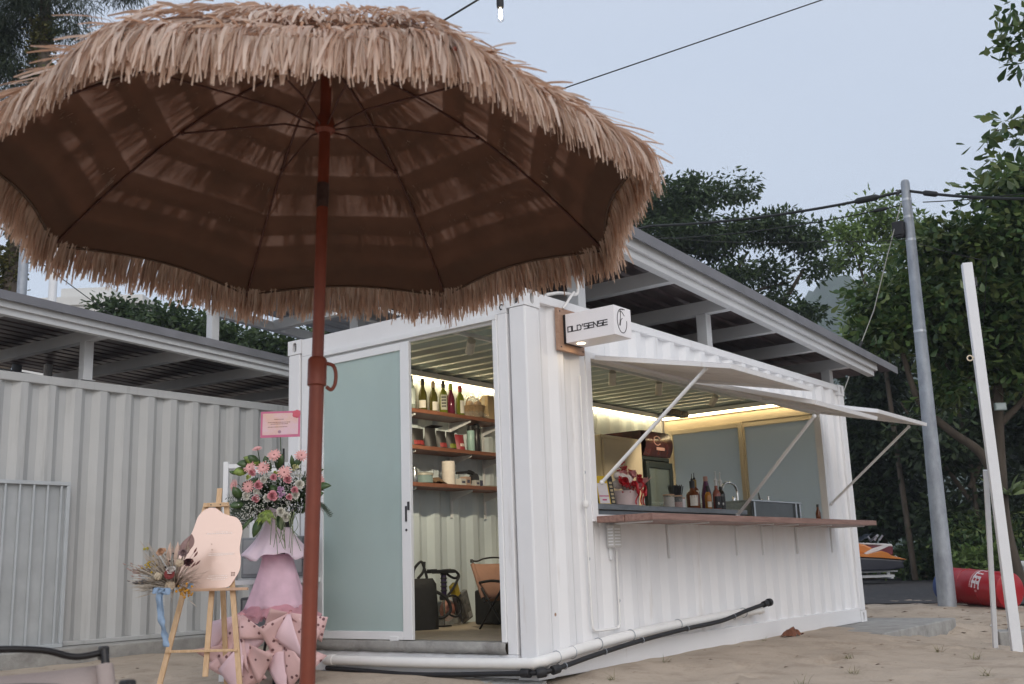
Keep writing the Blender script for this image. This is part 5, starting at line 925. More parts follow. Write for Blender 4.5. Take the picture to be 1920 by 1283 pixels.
t = bottle('dark brown spirit bottle with gold neck behind the round one', (2.86, .30, CZ), BOT['amber'], .265, .042, M('gold_neck', (.25, .16, .03), .4, .3), (-2.4, -1.6), 'wine', 'spirit bottles on the worktop', (.12, .17), name='spirit_bottle'); pourer(t, .27)
t = bottle('orange-labelled spirit bottle between the brown and purple bottles', (2.93, .21, CZ), M('orange_liquor', (.42, .16, .012), .1, 0, .1), .21, .030, BLACKP, (-2.9, -1.5), 'wine', 'spirit bottles on the worktop', (.02, .07), name='spirit_bottle')
t = bottle('tall cone-shaped purple bottle with copper cap on the worktop', (3.02, .27, CZ), BOT['plum'], .30, .046, M('copper_cap', (.42, .22, .17), .4), (-2.9, -1.7), 'cone', 'spirit bottles on the worktop', (.03, .10), lm=M('lilac_label', (.26, .14, .42), .5), name='spirit_bottle')
for x, y, lb, c1 in ((3.06, .19, 'nearest black syrup bottle with white pump and copper shoulder', (.30, .10, .07)), (3.19, .21, 'middle black syrup bottle with white pump', (.03, .025, .02)), (3.29, .26, 'rear black syrup bottle with white pump, closest to the tap', (.03, .025, .03))):
    t = bottle(lb, (x, y, CZ), M('syrup_%.2f' % c1[0], c1, .15), .215, .036, None, (-3.2, -1.2), 'syrup', 'pump bottles on the worktop', (.012, .12), lm=M('black_label', (.02, .02, .022), .5), name='syrup_bottle')
    g = G(); WP = M('white_plastic', (.68, .68, .67), .4); g.lathe([(.011, .16), (.011, .25), (.017, .252), (.017, .268), (.010, .272), (.005, .285), (.005, .335)], n=12); g.tube([(0, 0, .335), (-.035, -.02, .337), (-.055, -.03, .328)], [.007, .006, .004], 8); obj('pump_head', g, WP, t, smooth=40)
    g = G(); g.ball((-.022, -.0275, .055), .013, 8, 5, sq=(1, .5, 1)); obj('label_badge', g, WP, t, smooth=60)
sk = thing('sink_unit', 'raised stainless steel sink trough standing at the end of the worktop', 'sink', (3.62, .12, 1.0))
g = G(); L_ = 1.16; g.b2((0, 0, .0), (L_, .006, .235)); obj('front_panel', g, M('dark_steel_panel', (.075, .085, .085), .3, .5, .2, 6), sk); g = G(); g.b2((0, .50, 0), (L_, .506, .235)); g.b2((0, .007, 0), (.006, .499, .235)); g.b2((L_-.006, .007, 0), (L_, .499, .235)); g.b2((.007, .007, .0), (L_-.007, .499, .006)); obj('basin', g, STEEL, sk)
g = G(); g.b2((-.012, -.014, .2355), (L_+.012, .018, .252)); g.b2((-.012, .488, .2355), (L_+.012, .52, .252)); g.b2((-.012, .019, .2355), (.02, .487, .252)); g.b2((L_-.02, .019, .2355), (L_+.012, .487, .252)); obj('rim', g, STEEL, sk, bevel=.003)
for x in (.02, L_-.06, L_-.16): g = G(); g.b2((x, -.016, -.76), (x+.035, -.0015, .234)); obj('leg', g, STEEL, sk)
for x in (.02, L_-.06): g = G(); g.b2((x, .508, -.776), (x+.035, .54, .234)); obj('leg', g, STEEL, sk)
g = G(); g.tube(spline([(.18, .22, .236), (.18, .22, .30), (.175, .22, .36), (.12, .22, .41), (.02, .22, .425), (-.08, .22, .41), (-.14, .22, .36), (-.155, .22, .345)], 6), .011, 10); g.lathe([(.022, .236), (.022, .25), (.014, .262)], c=(.18, .22, 0), n=14); g.lathe([(.014, .25), (.016, .29), (.010, .30)], c=(.10, .22, 0), n=12); obj('tap', g, CHROME, sk, smooth=50)
g = G(); g.tube([(.66, .2, .252), (.63, .2, .30), (.60, .19, .345)], [.012, .010, .007], 8); g.lathe([(.014, .252), (.014, .28), (.008, .29)], c=(.70, .2, 0), n=10); g.lathe([(.008, .252), (.008, .31), (.012, .312), (.012, .32)], c=(.85, .2, 0), n=10); g.lathe([(.018, .252), (.018, .268), (.01, .275)], c=(1.0, .2, 0), n=10); obj('tap_handle', g, CHROME, sk, smooth=50)
t = bottle('lone brown beer bottle at the far right end of the hatch', (5.03, .035, 1.0605), BOT['amber'], .17, .026, M('black_foil', ()), None, 'beer', None, caplen=.02, name='beer_bottle')
# fridges against the far wall
t = thing('display_fridge', 'black glass-door drinks fridge with a lit dark red header in the far corner', 'fridge', (4.95, 1.86, FZ)); w, d, h = .62, .5, 1.95
g = G(); g.b2((-.31, 0, 0), (-.285, d, 1.62)); g.b2((.285, 0, 0), (.31, d, 1.62)); g.b2((-.284, d-.03, 0), (.284, d, 1.62)); g.b2((-.284, 0, 0), (.284, d-.031, .12)); g.b2((-.31, 0, 1.621), (.31, d, 1.66)); obj('cabinet', g, M('fridge_black', (.022, .028, .026), .35), t, bevel=.004)
g = G(); P = [[(x, -.012-.05*math.sin(pi*u), 1.665+.285*u) for x in (-.31, .31)] for u in np.linspace(0, 1, 9)]; g.grid(P); g.b2((-.31, 0, 1.665), (.31, d, 1.95)); hd = obj('header', g, M('dark_red_header', (.05, .014, .012), .2, 0, .6, 7), t, smooth=50)
g = G(); g.box((.02, -.058, 1.75), (.18, .006, .035)); g.tube([(-.05+.08*math.cos(a), -.0605, 1.84+.05*math.sin(a)) for a in np.linspace(.3, 5.6, 20)], .006, 6); obj('header_emblem', g, M('pale_red_print', (.42, .24, .2), .5), hd)
g = G(); g.b2((-.30, -.045, .10), (-.235, -.002, 1.60)); g.b2((.235, -.045, .10), (.30, -.002, 1.60)); g.b2((-.234, -.045, 1.53), (.234, -.002, 1.60)); g.b2((-.234, -.045, .10), (.234, -.002, .19)); do = obj('door', g, M('fridge_black', ()), t, bevel=.004)
g = G(); g.b2((-.233, -.028, .191), (.233, -.022, 1.529)); obj('pane', g, M('fridge_glass', (.5, .6, .57), .05, 0, 0, trans=.7, alpha=.5), do)
g = G(); [g.b2((-.28, .02, z), (.28, .44, z+.012)) for z in (.5, .82, 1.14)]; obj('shelf', g, GALV, t)
g = G(); [g.b2((.20, .0, .95+.055*k), (.215, .008, .965+.055*k)) for k in range(6)]; obj('interior_lamp', g, M('fridge_led', (1, 1, 1), emit=((.9, 1, 1), 14), var=0), t)
g = G(); [g.lathe([(.03, 0), (.03, .12), (.012, .17), (.012, .19)], c=(-.18+.09*k, .15, z), n=10) for k in range(4) for z in (.512, .832)]; obj('stored_bottle', g, M('pale_bottle', (.3, .36, .33), .2), t, smooth=40)
t = thing('white_freezer', 'tall plain off-white cabinet left of the black drinks fridge', 'cabinet', (4.20, 1.86, FZ)); g = G(); g.b2((-.40, 0, 0), (.40, .49, 1.84)); obj('cabinet_body', g, M('cream_enamel', (.50, .42, .30), .4, 0, .04), t, bevel=.01); g = G(); g.b2((-.39, -.03, .08), (.39, -.001, 1.80)); obj('door', g, M('cream_enamel', ()), t, bevel=.008); g = G(); g.b2((.33, -.055, .8), (.35, -.031, 1.2)); obj('handle', g, GALV, t)
t = thing('glass_cloche', 'clear domed glass cover beside the hatch jamb on the worktop', 'glass dome', (1.19, .42, CZ)); g = G(); g.lathe([(.10, 0), (.10, .16), (.085, .23), (.05, .27), (.012, .285), (.015, .31)], n=20); obj('dome', g, GLC, t, smooth=50); g = G(); g.lathe([(.12, .0), (.12, .012)], n=20); obj('base', g, M('bamboo_lid', ()), t)
t = thing('ceiling_speaker', 'small dark slatted fitting under the ceiling in the far corner of the bar', 'ceiling fitting', (5.2, 1.7, 2.36)); g = G(); g.b2((-.22, -.05, 0), (.22, .05, .07)); obj('case', g, DARKM, t, bevel=.004); g = G(); [g.b2((-.21+.04*k, -.056, .008), (-.19+.04*k, -.051, .062)) for k in range(11)]; obj('slat', g, M('brown_slat', (.10, .06, .03), .5), t)
# ================================================================== easel with welcome board
OX, OD = -2.07, 6.9; eb = loc(OX, OD, 0); EZ = gh(eb.x, eb.y)
es = thing('wooden_easel', 'pale pine easel standing on the sand carrying the rounded peach board', 'easel', eb, FACE)
yz = lambda z: .17*z
LEAN = .17
for a_, b_ in (((-.262, -.06), (-.028, 1.205)), ((.285, -.06), (.105, 1.205))):
    g = G(); g.bar((a_[0], yz(a_[1])+.02, a_[1]), (b_[0], yz(b_[1])+.02, b_[1]), .034, .020, (0, 1, 0)); obj('leg', g, PINE, es, bevel=.002)
g = G(); g.bar((.045, .045, .10), (.048, yz(1.30)+.045, 1.305), .034, .018, (0, 1, 0)); obj('mast', g, PINE, es, bevel=.002)
g = G(); g.bar((.05, .55, -.06), (.05, yz(1.15)+.07, 1.15), .034, .018, (0, 1, 0)); obj('leg', g, PINE, es, bevel=.002)
g = G(); g.bar((-.215, yz(.26)+.01, .262), (.245, yz(.26)+.01, .256), .030, .016, (0, 0, 1)); obj('crossbar', g, PINE, es, bevel=.002)
g = G(); g.bar((-.10, yz(.64)-.005, .640), (.292, yz(.64)-.005, .636), .045, .018, (0, 0, 1)); obj('ledge', g, M('ledge_wood', (.55, .34, .22), .5, 0, 0, grain=((.6, .42, .3), (2, 20, 20), 3)), es, bevel=.002)
g = G(); yc = yz(1.19); g.prism([(-.085+.045, 0), (.085+.045, 0), (.062+.045, .028), (-.062+.045, .028)], Matrix.Translation((0, yc+.045, 1.178)) @ RX(pi/2), .055); cb = obj('top_clamp', g, PINE, es, bevel=.002)
g = G(); [g.lathe([(.0045, 0), (.004, .003)], m=T(x, yc-.0102, 1.192) @ RX(pi/2), n=8) for x in (.012, .075)]; obj('clamp_screw', g, DARKM, cb)
bd = [(-2.049, 1.172), (-2.018, 1.164), (-1.976, 1.134), (-1.929, 1.115), (-1.882, 1.1), (-1.85, 1.064), (-1.837, 1.012), (-1.844, .947), (-1.847, .887), (-1.836, .831), (-1.839, .757), (-1.873, .693), (-1.903, .654), (-1.964, .6468), (-2.096, .6468), (-2.198, .665), (-2.241, .741), (-2.248, .861), (-2.227, .93), (-2.178, .999), (-2.159, 1.049), (-2.14, 1.114), (-2.105, 1.154), (-2.075, 1.168)]
sp_ = spline([(s-OX, z, 0) for s, z in bd]+[(bd[0][0]-OX, bd[0][1], 0)], 4)[:-1]
wbd = thing('welcome_board', 'peach pink rounded mirror board with faint white print resting on the easel', 'board', eb, FACE)
mb = Matrix(((1, 0, 0, 0), (0, LEAN, -1, -.004), (0, 1, LEAN, 0), (0, 0, 0, 1)))
g = G(); g.prism([(p.x, max(p.y, .6468)) for p in sp_], mb, .005); obj('panel', g, M('rose_gold_acrylic', (.90, .66, .55), .22, .45, .01, 2), wbd)
g = G(); rr = random.Random(2)
def textline(g, x0, x1, z, h, seed):
    rr = random.Random(seed); x = x0
    while x < x1: w = rr.uniform(.004, .014); g.prism([(x, z), (min(x+w, x1), z), (min(x+w, x1), z+h*rr.uniform(.6, 1)), (x, z+h*rr.uniform(.6, 1))], mb @ T(0, 0, .0052), .0006); x += w+.003
for x0, x1, z, h in ((.0, .17, .996, .006), (.02, .12, .855, .006), (.12, .19, .858, .006), (.03, .15, .722, .005), (.02, .16, .708, .005), (.05, .14, .697, .004)): textline(g, x0, x1, z, h, int(z*1000))
for x0, x1, z in ((.06, .14, 1.007), (.02, .19, .866)): textline(g, x0, x1, z, .004, 3)
obj('print_line', g, M('board_print', (.80, .72, .68), .5), wbd)
g = G(); [g.prism([(x+.004*math.cos(a), z+.004*math.sin(a)) for a in np.linspace(0, 2*pi, 7)[:-1]], mb @ T(0, 0, .0052), .001) for x, z in ((.036, .930), (.041, .893))]
for k in range(4): a = pi/4+k*pi/2; x, z = .1895+.010*math.cos(a), .732+.010*math.sin(a); g.prism([(x+.006*math.cos(b_), z+.006*math.sin(b_)) for b_ in np.linspace(0, 2*pi, 7)[:-1]], mb @ T(0, 0, .0052), .001)
obj('print_mark', g, M('board_mark', (.22, .13, .10), .6), wbd)

# dried flower spray tied to the easel leg
bo_ = thing('dried_bouquet', 'dried flower spray with blue ribbon fixed to the lower left of the peach board', 'bouquet', loc(-2.21, 6.86, 0), FACE)
BX = -2.21
def fp(s, z, y=0): return Vector((s-BX, -.06+y, z))
hub = fp(-2.20, .665, .03)
def M2(n, c, **k): return M(n, c, k.get('rough', .85), 0, k.get('var', .18), 40)
g = G()
def stem(p, r_=.0013): g.tube(spline([hub, hub.lerp(p, .5)+Vector((0, 0, .02)), p], 4), r_, 5)
heads = [('peach_rose', (-2.271, .886), .034, (.52, .32, .21), 'rose'), ('mauve_rose', (-2.124, .873), .032, (.27, .18, .18), 'rose'), ('maroon_flower', (-2.098, .814), .034, (.075, .022, .026), 'rose'), ('cream_bloom', (-2.280, .735), .026, (.52, .44, .33), 'ball'), ('red_bloom', (-2.203, .742), .032, (.17, .028, .026), 'disc'), ('white_bloom', (-2.196, .770), .032, (.56, .52, .49), 'rose'), ('cream_bloom', (-2.209, .675), .032, (.50, .40, .29), 'ball'), ('cream_bloom', (-2.146, .812), .026, (.50, .36, .28), 'ball'), ('blue_bloom', (-2.086, .668), .022, (.34, .44, .58), 'rose')]
for n_, (s, z), r_, c, kind in heads:
    p = fp(s, z, -.05*random.random()-.02); stem(p)
    g2 = G()
    if kind == 'rose': rose(g2, p, r_, (random.uniform(-.3, .3), -.8, .6), int(abs(s)*1000), 18)
    elif kind == 'ball':
        for k in range(70): d = Vector((random.gauss(0, 1), random.gauss(0, 1), random.gauss(0, 1))).normalized(); g2.ball(p+d*r_*.82, r_*.24, 5, 3)
        g2.ball(p, r_*.85, 10, 6)
    else: g2.lathe([(.004, 0), (r_, .006), (r_*1.05, .012), (r_*.7, .016), (.002, .012)], m=Matrix.Translation(p) @ Vector((.1, -1, .3)).to_track_quat('Z', 'Y').to_matrix().to_4x4(), n=14)
    obj(n_, g2, M2(n_+'_%.2f' % c[0], c), bo_, smooth=30)
def spray(name, ctr, n, sx, sz, r_, col, seed, stems=True, long=1):
    rr = random.Random(seed); g2 = G()
    for k in range(n):
        p = fp(ctr[0]+rr.gauss(0, sx), ctr[1]+rr.gauss(0, sz), rr.uniform(-.06, .02))
        if stems: stem(p, .0008)
        d = (p-hub).normalized()
        if long > 1: g2.tube([p-d*r_*long, p, p+d*r_*long], [r_*.3, r_, r_*.25], 5)
        else: g2.ball(p, r_*rr.uniform(.7, 1.2), 6, 4)
    obj(name, g2, M2(name+str(seed), col), bo_, smooth=40, kind='stuff')
spray('yellow_cluster', (-2.345, .795), 26, .022, .028, .0075, (.48, .33, .035), 1); spray('orange_cluster', (-2.12, .638), 30, .026, .022, .008, (.52, .25, .025), 2)
spray('dark_berries', (-2.20, .835), 12, .035, .03, .0055, (.02, .012, .014), 3); spray('dark_berries', (-2.315, .655), 7, .02, .008, .006, (.02, .012, .014), 4); spray('yellow_button', (-2.372, .913), 2, .003, .003, .010, (.36, .32, .05), 5)
spray('pink_sprigs', (-2.425, .78), 34, .034, .022, .005, (.36, .26, .23), 6, True, 2.4); spray('grey_sprigs', (-2.40, .705), 22, .04, .008, .005, (.13, .12, .12), 7, True, 2); spray('bunny_tails', (-2.06, .81), 5, .022, .03, .007, (.22, .10, .09), 8, True, 3); spray('bunny_tails', (-2.115, .90), 7, .04, .04, .006, (.42, .30, .25), 9, True, 4)
spray('pale_grass', (-2.26, .78), 130, .075, .07, .0030, (.46, .39, .32), 10, True, 14); spray('pale_grass', (-2.33, .69), 90, .06, .03, .0028, (.42, .37, .31), 11, True, 14); spray('pale_grass', (-2.13, .70), 60, .05, .03, .0026, (.50, .37, .31), 12, True, 14)
obj('stems', g, M2('dry_stem', (.20, .15, .10)), bo_, kind='stuff')
g = G(); A_, T_ = fp(-2.135, .875, -.03), fp(-2.091, .99, -.01); sd2 = Vector((.042, 0, .0)); 
P = [[A_.lerp(T_, u)+sd2*w*math.sin(pi*min(1, .12+u*.9))**.8*(1 if u < 1 else 0)+Vector((0, .012*abs(w), 0)) for w in (-1, -.5, 0, .5, 1)] for u in np.linspace(0, 1, 9)]; g.grid(P); g.tube([A_-Vector((0, .003, 0)), T_-Vector((0, .003, 0))], .0016, 5)
obj('dried_leaf', g, M('dried_leaf', (.27, .17, .155), .8, 0, .15, 60), bo_, solid=.0012)
g = G(); A_, T_ = fp(-2.185, .80, -.02), fp(-2.175, .95, -.01); P = [[A_.lerp(T_, u)+Vector((.016*w*math.sin(pi*min(1, .2+u*.8)), 0, 0)) for w in (-1, 0, 1)] for u in np.linspace(0, 1, 7)]; g.grid(P)
A_, T_ = fp(-2.235, .80, -.02), fp(-2.222, .95, -.01); P = [[A_.lerp(T_, u)+Vector((.016*w*math.sin(pi*min(1, .2+u*.8)), 0, 0)) for w in (-1, 0, 1)] for u in np.linspace(0, 1, 7)]; g.grid(P); obj('dried_blade', g, M('dried_blade', (.58, .42, .34), .8, 0, .15, 60), bo_, solid=.001)
BLU = M('pale_blue_ribbon', (.32, .44, .60), .55, 0, .12, 25, transl=.25)
g = G()
def ribbon(pts, w, tw):
    q = spline(pts, 6); P = []
    for i, p in enumerate(q): a = tw*math.sin(i*.55); P.append([p+Vector((math.cos(a)*w*k, math.sin(a)*w*k, 0))*(1+.15*math.sin(i*.9)) for k in (-1, -.3, .3, 1)])
    g.grid(P)
ribbon([fp(-2.245, .655, -.08), fp(-2.262, .60, -.09), fp(-2.25, .52, -.085), fp(-2.232, .44, -.09), fp(-2.215, .37, -.08), fp(-2.203, .305, -.085)], .020, .7); ribbon([fp(-2.235, .655, -.07), fp(-2.25, .58, -.075), fp(-2.24, .49, -.07), fp(-2.225, .40, -.075), fp(-2.21, .33, -.07)], .014, -.8)
ribbon([fp(-2.24, .655, -.08), fp(-2.275, .665, -.09), fp(-2.28, .63, -.10), fp(-2.245, .64, -.09)], .018, .5); ribbon([fp(-2.24, .655, -.08), fp(-2.205, .66, -.09), fp(-2.205, .62, -.10), fp(-2.235, .64, -.09)], .016, -.5)
obj('blue_ribbon', g, BLU, bo_, smooth=60, solid=.0008)

# ================================================================== congratulation flower stand
FS, FD = -1.70, 7.66
sb_ = loc(FS, FD, 0); st = thing('flower_stand', 'tall pink gift flower stand with gerberas, roses and polka dot paper bows before the door', 'flower stand', sb_, FACE)
g = G()
for a in (.5, 2.6, 4.7): g.tube([(0, 0, .9), (.22*math.cos(a), .22*math.sin(a), gh(sb_.x, sb_.y)-.02)], .010, 8)
g.tube([(0, 0, .3), (0, 0, 1.62)], .008, 8); g.lathe([(.06, 1.05), (.085, 1.12), (.085, 1.16)], n=14); g.b2((-.02, -.10, -.03), (.13, .1, .05)); obj('metal_stand', g, CHF, st)
PKW = M('pale_pink_wrap', (.93, .80, .88), .7, 0, .04, 5, transl=.35, bump=.4, bs=9); PKT = M('pink_tulle', (.92, .70, .80), .75, 0, .10, 8, transl=.4, alpha=.9, bump=.5, bs=14)
def flare(z0, z1, r0_, r1_, n, amp, seed, waves, mi=0, cx=0.0, ex=1.6):
    rr = random.Random(seed); ph = [rr.uniform(0, 6) for _ in range(4)]; P = []
    for i in range(14):
        u = i/13; row = []
        for j in range(n+1):
            a = 2*pi*j/n; w = amp*u**1.3*(math.sin(waves*a+ph[0])+.5*math.sin((waves*2+1)*a+ph[1])); rad = r0_+(r1_-r0_)*u**ex+w*.5
            row.append((cx+rad*math.cos(a), rad*.8*math.sin(a), z0+(z1-z0)*u+w*.7*u))
        P.append(row)
    return P
g = G(); g.grid(flare(1.13, .845, .075, .235, 60, .030, 1, 4, cx=-.045)); obj('upper_wrap', g, PKW, st, smooth=60, solid=.0012)
g = G(); g.grid(flare(.86, .475, .105, .225, 60, .016, 2, 6, cx=-.035, ex=1.2)); obj('lower_wrap', g, PKT, st, smooth=60, solid=.001)
g = G(); g.grid(flare(.52, .41, .19, .30, 90, .035, 3, 11, cx=-.03, ex=.8)); g.grid(flare(.50, .43, .16, .27, 90, .03, 5, 13, cx=-.03, ex=.8)); obj('tulle_frill', g, M('pink_tulle_frill', (.80, .46, .52), .75, 0, .12, 10, transl=.45, alpha=.75), st, smooth=60)
# collar of the wrap, rising round the stems
g = G(); P = []
for i in range(7):
    u = i/6; P.append([(-.04+(.07+.07*u)*math.cos(a)+.02*u*math.sin(5*a), (.06+.05*u)*math.sin(a), 1.09+.085*u+.025*u*math.sin(3*a+1)) for a in np.linspace(0, 2*pi, 41)])
g.grid(P); obj('wrap_collar', g, PKW, st, smooth=60, solid=.0012)
DOT = M('polka_paper', (.68, .45, .44), .75, 0, .05, 6, spots=((.17, .08, .085), 21, .19)); DOTB = M('plain_pink_paper', (.72, .52, .56), .75, 0, .05, 6)
def paper(c, ang_, L, w0, w1, y0, mat, seed):
    """one loose pointed paper tail fanned out from a bow knot, bent and folded"""
    rr = random.Random(seed); g = G(); c = Vector(c); d = Vector((math.sin(ang_), 0, -math.cos(ang_))); s = Vector((math.cos(ang_), 0, math.sin(ang_))); P = []
    b1_, b2_, fo = rr.uniform(.02, .07), rr.uniform(-.05, .06), rr.uniform(-.03, .05)
    cut = rr.uniform(-.10, .12)
    for i in range(9):
        u = i/8; w = w0+(w1-w0)*u; row = []
        for j in range(7):
            v = j/3-1; p = c+d*(L*u+cut*v*u)+s*(v*w)+Vector((0, y0-b1_*math.sin(u*2.4)-fo*u*abs(v-.3*b2_*10)**1.4+b2_*v*u, 0)); row.append(p)
        P.append(row)
    g.grid(P); return obj('paper_tail', g, mat, st, smooth=50, solid=.0012)
seed = 0
for (cx, cz), tails in (((-.225, .452), ((-1.0, .27, .08), (-.6, .30, .11), (-.1, .27, .09), (.35, .26, .08), (.75, .22, .07))), ((.105, .45), ((-1.2, .18, .07), (-.5, .26, .10), (.1, .24, .09), (.6, .30, .10), (1.15, .27, .07))), ((.085, .275), ((-.75, .24, .08), (-.2, .30, .08), (.35, .27, .08), (.8, .27, .09))), ((-.20, .27), ((-1.2, .27, .08), (-.75, .26, .08), (-.25, .30, .09), (.2, .28, .09), (.75, .24, .09)))):
    for k, (a, L, w) in enumerate(tails):
        zend = cz-L*math.cos(a)
        if zend < -.0: L = (cz+.01)/math.cos(a)
        paper((cx, -.20, cz), a, L, .012, w*1.22, -.022*(k % 3)-.02, DOT if (k+seed) % 3 else DOTB, 30+seed); seed += 1
    g = G(); rr = random.Random(seed)
    for k in range(7): a = rr.uniform(0, 6.3); g.bar((cx, -.22, cz), (cx+.035*math.cos(a), -.235, cz+.03*math.sin(a)), .02, .004)
    g.ball((cx, -.225, cz), .022, 9, 6, sq=(1, .7, 1)); obj('bow_knot', g, M('pink_knot', (.60, .30, .32), .7, 0, .15, 20), st, smooth=30)
# foliage and blooms
GL1 = M('florist_leaf', (.045, .085, .022), .4, 0, .2, 30, coat=.2); GL2 = M('variegated_leaf', (.16, .22, .04), .4, 0, .6, 26)
def leafblade(g, a, b, w, bend=.02, n=7):
    a, b = Vector(a), Vector(b); d = (b-a).normalized(); s = d.cross(Vector((0, -1, .3))).normalized()
    P = [[a.lerp(b, u)+s*w*k*max(.02, math.sin(pi*min(1, .06+u*.94)))**.75+Vector((0, -bend*math.sin(pi*u)+.15*w*abs(k), 0)) for k in (-1, 0, 1)] for u in np.linspace(0, 1, n)]; g.grid(P)
LV = [((-1.826, 1.49), (-1.943, 1.546), .032), ((-1.836, 1.50), (-1.911, 1.556), .03), ((-1.712, 1.46), (-1.664, 1.56), .036), ((-1.588, 1.44), (-1.6, 1.55), .016), ((-1.92, 1.454), (-2.015, 1.436), .036), ((-1.99, 1.43), (-2.043, 1.448), .014), ((-1.96, 1.25), (-2.013, 1.34), .032), ((-1.45, 1.324), (-1.315, 1.321), .028), ((-1.46, 1.25), (-1.37, 1.271), .03), ((-1.81, 1.13), (-1.864, .979), .032), ((-1.87, 1.13), (-1.954, 1.019), .014), ((-1.46, 1.10), (-1.44, .99), .02), ((-1.70, 1.33), (-1.75, 1.31), .03), ((-1.85, 1.40), (-1.90, 1.33), .03), ((-1.62, 1.30), (-1.55, 1.22), .03), ((-1.93, 1.22), (-2.04, 1.20), .028), ((-1.76, 1.44), (-1.79, 1.55), .030), ((-1.60, 1.46), (-1.52, 1.52), .026), ((-1.88, 1.50), (-1.99, 1.50), .030), ((-1.52, 1.20), (-1.40, 1.15), .028), ((-1.70, 1.12), (-1.66, 1.02), .026), ((-1.48, 1.40), (-1.37, 1.44), .026)]
for (a, b, w) in LV: g = G(); leafblade(g, (a[0]-FS, -.16, a[1]), (b[0]-FS, -.20, b[1]), w); obj('leaf', g, GL2 if w in (.036,) and a[0] < -1.9 or w == .032 and a[1] > 1.4 else GL1, st, smooth=60, solid=.0012)
g = G(); rr = random.Random(8)
for k in range(26):
    a0 = (-1.765+rr.uniform(-.02, .02)-FS, -.20, 1.165); a = rr.uniform(-2.4, -.7); L_ = rr.uniform(.06, .12); leafblade(g, a0, (a0[0]+L_*math.cos(a), -.24, a0[2]+L_*math.sin(a)), .007, .02, 5)
obj('striped_grass_leaf', g, GL2, st, solid=.0008)
g = G()
for k in range(16): x = -.14+.17*rr.random()+.08; q = spline([(x, -.15, 1.15), (x+.02, -.22, 1.14), (x+.03+rr.uniform(-.02, .05), -.235, 1.05), (x+.03+rr.uniform(-.03, .06), -.235, .90+rr.uniform(-.06, .1))], 4); g.tube(q, .0022, 4)
obj('trailing_grass', g, M('pale_grass_blade', (.16, .19, .10), .5, 0, .3, 30), st, kind='stuff')
g = G()   # fern-like dark sprigs
for k in range(34):
    if k < 24: base = Vector((-1.86-FS, -.14, 1.24)); a = rr.uniform(2.75, 4.4); L_ = rr.uniform(.12, .24)
    elif k < 29: base = Vector((-1.44-FS, -.15, 1.20)); a = rr.uniform(-.75, -.2); L_ = rr.uniform(.06, .13)
    else: base = Vector((-1.68-FS, -.12, 1.38)); a = rr.uniform(.2, 2.8); L_ = rr.uniform(.15, .22)
    e_ = base+Vector((L_*math.cos(a), -.08*rr.random(), L_*math.sin(a)-.03)); pts = spline([base, base.lerp(e_, .5)+Vector((0, 0, .02)), e_], 6); g.tube(pts, .0014, 4)
    for i, p in enumerate(pts[2:]):
        for s_ in (-1, 1): dd = Vector((math.cos(a+s_*1.0), rr.uniform(-.3, .3), math.sin(a+s_*1.0)))*.026; g.add([p, p+dd*.5+Vector((0, 0, .005)), p+dd, p+dd*.5-Vector((0, 0, .005))], [(0, 1, 2, 3)])
obj('fern_sprigs', g, M('dark_fern', (.045, .065, .04), .6, 0, .3, 30), st, kind='stuff')
def leafcloud(name, n, mat, L_, W_, seed, blobs, **k): V, F = leaf_mesh(blobs, n, L_, W_, seed, **k); return raw(name, V, F, mat, st, kind='stuff')
leafcloud('filler_foliage', 1500, M('filler_leaves', (.03, .055, .02), .5, 0, .3, 20, island=[(.018, .036, .012), (.035, .06, .02), (.055, .085, .03)]), .05, .02, 71, [(-.02, -.04, 1.30, .26, .10, .13), (-.16, -.05, 1.22, .16, .08, .08), (.14, -.05, 1.28, .14, .08, .10)], cl=.03, obov=True)
g = G(); GYP = M('gypsophila', (.60, .60, .55), .8, 0, .08, 60)
for k in range(640):
    c = rr.choice(((-1.60, 1.34, .07, .06), (-1.66, 1.27, .06, .05), (-1.86, 1.20, .10, .05), (-1.90, 1.16, .07, .05), (-1.56, 1.42, .04, .04), (-1.77, 1.40, .05, .04), (-1.62, 1.20, .06, .04), (-1.83, 1.28, .08, .06), (-1.75, 1.50, .04, .02)))
    g.ball((c[0]+rr.gauss(0, c[2]*.6)-FS, -.20+rr.uniform(-.04, .05), c[1]+rr.gauss(0, c[3]*.6)), rr.uniform(.0028, .0055), 5, 3)
obj('gypsophila', g, GYP, st, kind='stuff')
def gerbera(c, r_, ax, mat, cen, seed):
    rr = random.Random(seed); m4 = Matrix.Translation(Vector(c)) @ Vector(ax).to_track_quat('Z', 'Y').to_matrix().to_4x4(); g = G()
    for ring_, (n, q, lift) in enumerate(((15, 1.12, 0), (12, .72, .12))):
        for k in range(n):
            a = 2*pi*k/n+rr.uniform(-.06, .06)+ring_*.15; L_ = r_*q*rr.uniform(.88, 1.05); w = r_*.115; P = []
            for u in (.18, .5, .85, 1.0): ww = w*(.6 if u < .2 else 1 if u < .9 else .35); P.append([m4 @ Vector((math.cos(a)*L_*u-math.sin(a)*ww*s_, math.sin(a)*L_*u+math.cos(a)*ww*s_, r_*(lift*.6+.08*u)+.004*ring_)) for s_ in (-1, 1)])
            g.grid(P)
    o = obj('gerbera', g, mat, st, smooth=60); g = G(); g.lathe([(r_*.24, .0), (r_*.26, r_*.10), (r_*.16, r_*.17), (.001, r_*.14)], m=m4, n=14); obj('flower_eye', g, M('gerbera_eye', (.10, .025, .02), .8, 0, .5, 90), o, smooth=40)
    g = G(); g.tube(spline([m4 @ Vector((0, 0, 0)), m4 @ Vector((0, 0, -.06)), (c[0]*.6, -.05, 1.15)], 5), .0028, 5); obj('stem', g, GL1, o)
GB = M('gerbera_pink', (.66, .335, .315), .65, 0, .14, 18)
